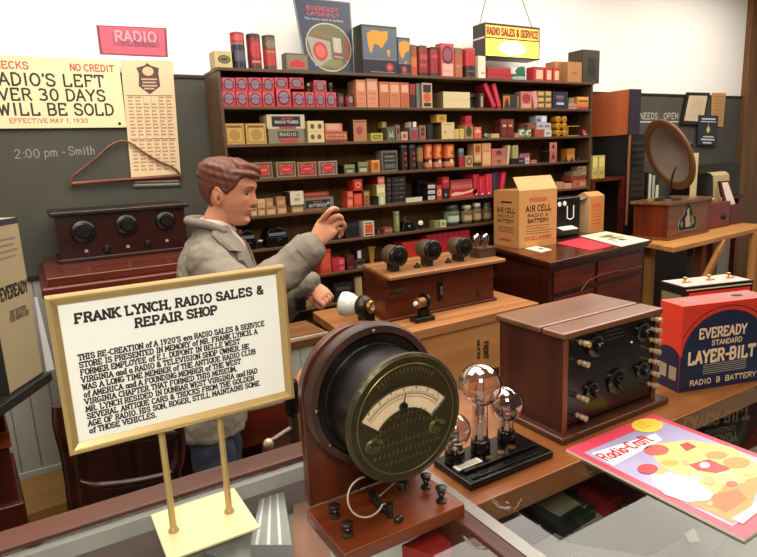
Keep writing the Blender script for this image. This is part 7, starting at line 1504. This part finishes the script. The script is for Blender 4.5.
limb(co_, [SLf, SLf.lerp(EL, .5), EL], [.070, .062, .058], ctm, 24); limb(co_, [EL, EL.lerp(CL, .5), CL], [.058, .052, .044], ctm, 24)
cob = co_.build('work_coat', man); md = cob.modifiers.new('remesh', 'REMESH'); md.mode = 'VOXEL'; md.voxel_size = .0055; md.use_smooth_shade = True
tx2 = bpy.data.textures.new('coat_folds', 'CLOUDS'); tx2.noise_scale = .065; tx2.noise_depth = 2
md = cob.modifiers.new('smooth', 'SMOOTH'); md.factor = .6; md.iterations = 6
md = cob.modifiers.new('folds', 'DISPLACE'); md.texture = tx2; md.strength = .024; md.mid_level = .5
# cuffs
for nm_, c, d, r in (('cuff', CR, (WR-ER).normalized(), .052), ('cuff', CL, (WL-EL).normalized(), .046)):
    m = MB(); m.lathe([(r*.96, -.03), (r*1.02, -.004), (r, .004), (r*.9, .002), (r*.8, -.02)], c, ctm, d, 28); m.build(nm_, man)
# shirt front, tie and lapels
def cs(z):   # coat half depth / width at height z below the neck
    return lerp_tab([(-.25, .120, .175), (-.14, .114, .172), (-.072, .099, .158), (-.040, .085, .124), (-.018, .070, .088), (.004, .054, .060)], z)
def cpt(y, z, off):
    rx, ry = cs(z); y2_ = max(-ry*.98, min(ry*.98, y)); return Vector((-.016+rx*math.sqrt(max(0, 1-(y2_/ry)**2))+off, y, zn+z))
def strip(mb, pl, off, m, k=10):   # pl: list of (z, y0, y1)
    for (z0, a0, b0), (z1, a1, b1) in zip(pl, pl[1:]):
        for i in range(k):
            s0, s1 = i/k, (i+1)/k
            mb.face([cpt(a0+(b0-a0)*s0, z0, off), cpt(a0+(b0-a0)*s1, z0, off), cpt(a1+(b1-a1)*s1, z1, off), cpt(a1+(b1-a1)*s0, z1, off)], m)
sm = MB(); strip(sm, [(-.20, -.003, .003), (-.15, -.022, .022), (-.10, -.036, .036), (-.05, -.044, .044), (-.02, -.046, .046), (.010, -.044, .044)], .010, C('#d8c2b8', .7)); sm.build('shirt_front', man)
shc = MB()
limb(shc, [(-.055, -.034, zn+.022), (-.02, -.052, zn+.024), (.022, -.042, zn+.014), (.052, -.008, zn-.006)], [.010, .011, .012, .008], C('#d8c2b8', .7)); limb(shc, [(-.055, .034, zn+.022), (-.02, .052, zn+.024), (.022, .042, zn+.014), (.052, .008, zn-.006)], [.010, .011, .012, .008], C('#d8c2b8', .7)); shc.build('shirt_collar', man)
tm = MB(); strip(tm, [(-.20, -.004, .004), (-.16, -.016, .016), (-.06, -.012, .012), (-.03, -.008, .008)], .0145, C('#3a1c24', .6), 6); tm.ball(tuple(cpt(0, -.018, .012)), (.012, .014, .014), C('#3a1c24', .6)); tm.build('tie', man)
for s_ in (-1, 1):
    lm = MB(); W1 = [(.012, .040, .062), (-.008, .046, .085), (-.03, .048, .098), (-.055, .046, .106), (-.062, .045, .088), (-.085, .042, .100), (-.12, .034, .082), (-.16, .022, .055), (-.21, .002, .022), (-.25, -.004, .006)]
    strip(lm, [(z, s_*a, s_*b) for z, a, b in W1], .017, ctm, 6)
    for (z0, a0, b0), (z1, a1, b1) in zip(W1, W1[1:]):
        lm.face([cpt(s_*a0, z0, .017), cpt(s_*a1, z1, .017), cpt(s_*a1, z1, .002), cpt(s_*a0, z0, .002)], ctm); lm.face([cpt(s_*b0, z0, .017), cpt(s_*b1, z1, .017), cpt(s_*b1, z1, .002), cpt(s_*b0, z0, .002)], ctm)
    lm.build('lapel', man)
cm = MB(); limb(cm, [(.030, -.058, zn-.002), (-.01, -.066, zn+.018), (-.055, -.048, zn+.028), (-.078, 0, zn+.030), (-.055, .048, zn+.028), (-.01, .066, zn+.018), (.030, .058, zn-.002)], [.009, .012, .014, .014, .014, .012, .009], ctm, 12); cm.build('coat_collar', man)
# object in the far fist
ob = q(301, 303, yl_-.01); ow = ob.x*F_+ob.y*L_+FO+Z_*ob.z
m = MB(); m.box(-.016, .012, -.014, .014, -.024, .022, blk); m.box(.0125, .036, -.010, .010, -.014, .006, C('#b0905c', .5))
tag(m.build('switch_box', loc=(ow.x, ow.y, ow.z), bevel=.003), 'small black and tan switch box held in the lower fist of the man', 'switch')
# ================================================================== LIGHT
def area(name, loc, size, power, col=(1, .86, .68), rot=(0, 0, 0), sy=None):
    l = bpy.data.lights.new(name, 'AREA'); l.shape = 'RECTANGLE'; l.size = size; l.size_y = sy or size; l.energy = power; l.color = col
    o = bpy.data.objects.new(name, l); COL.objects.link(o); o.location = loc; o.rotation_euler = rot; return o
wm = (1, .92, .80)
area('ceiling_or_fill_lamp', (.6, .6, 2.7), .8, 14, wm)
area('ceiling_or_fill_lamp', (2.6, .6, 2.7), 1.2, 26, wm, sy=.8)
area('ceiling_or_fill_lamp', (.3, 1.75, 2.72), 1.8, 50, wm, sy=1.3)
area('ceiling_or_fill_lamp', (2.6, 1.75, 2.72), 1.9, 56, wm, sy=1.4)
area('ceiling_or_fill_lamp', (4.6, 1.9, 2.72), 1.2, 34, wm)
area('ceiling_or_fill_lamp', (-.3, -.7, 2.5), .6, 36, (1, .94, .86), (math.radians(42), 0, math.radians(-25)))  # fill added behind the camera to brighten the sign's face, not a ceiling lamp
w = bpy.data.worlds.new('world'); S.world = w; w.use_nodes = True
w.node_tree.nodes['Background'].inputs[0].default_value = (1, .9, .78, 1); w.node_tree.nodes['Background'].inputs[1].default_value = .06
S.view_settings.view_transform = 'Standard'; S.view_settings.look = 'None'; S.view_settings.exposure = 0; S.view_settings.gamma = 1
S.view_settings.use_curve_mapping = False
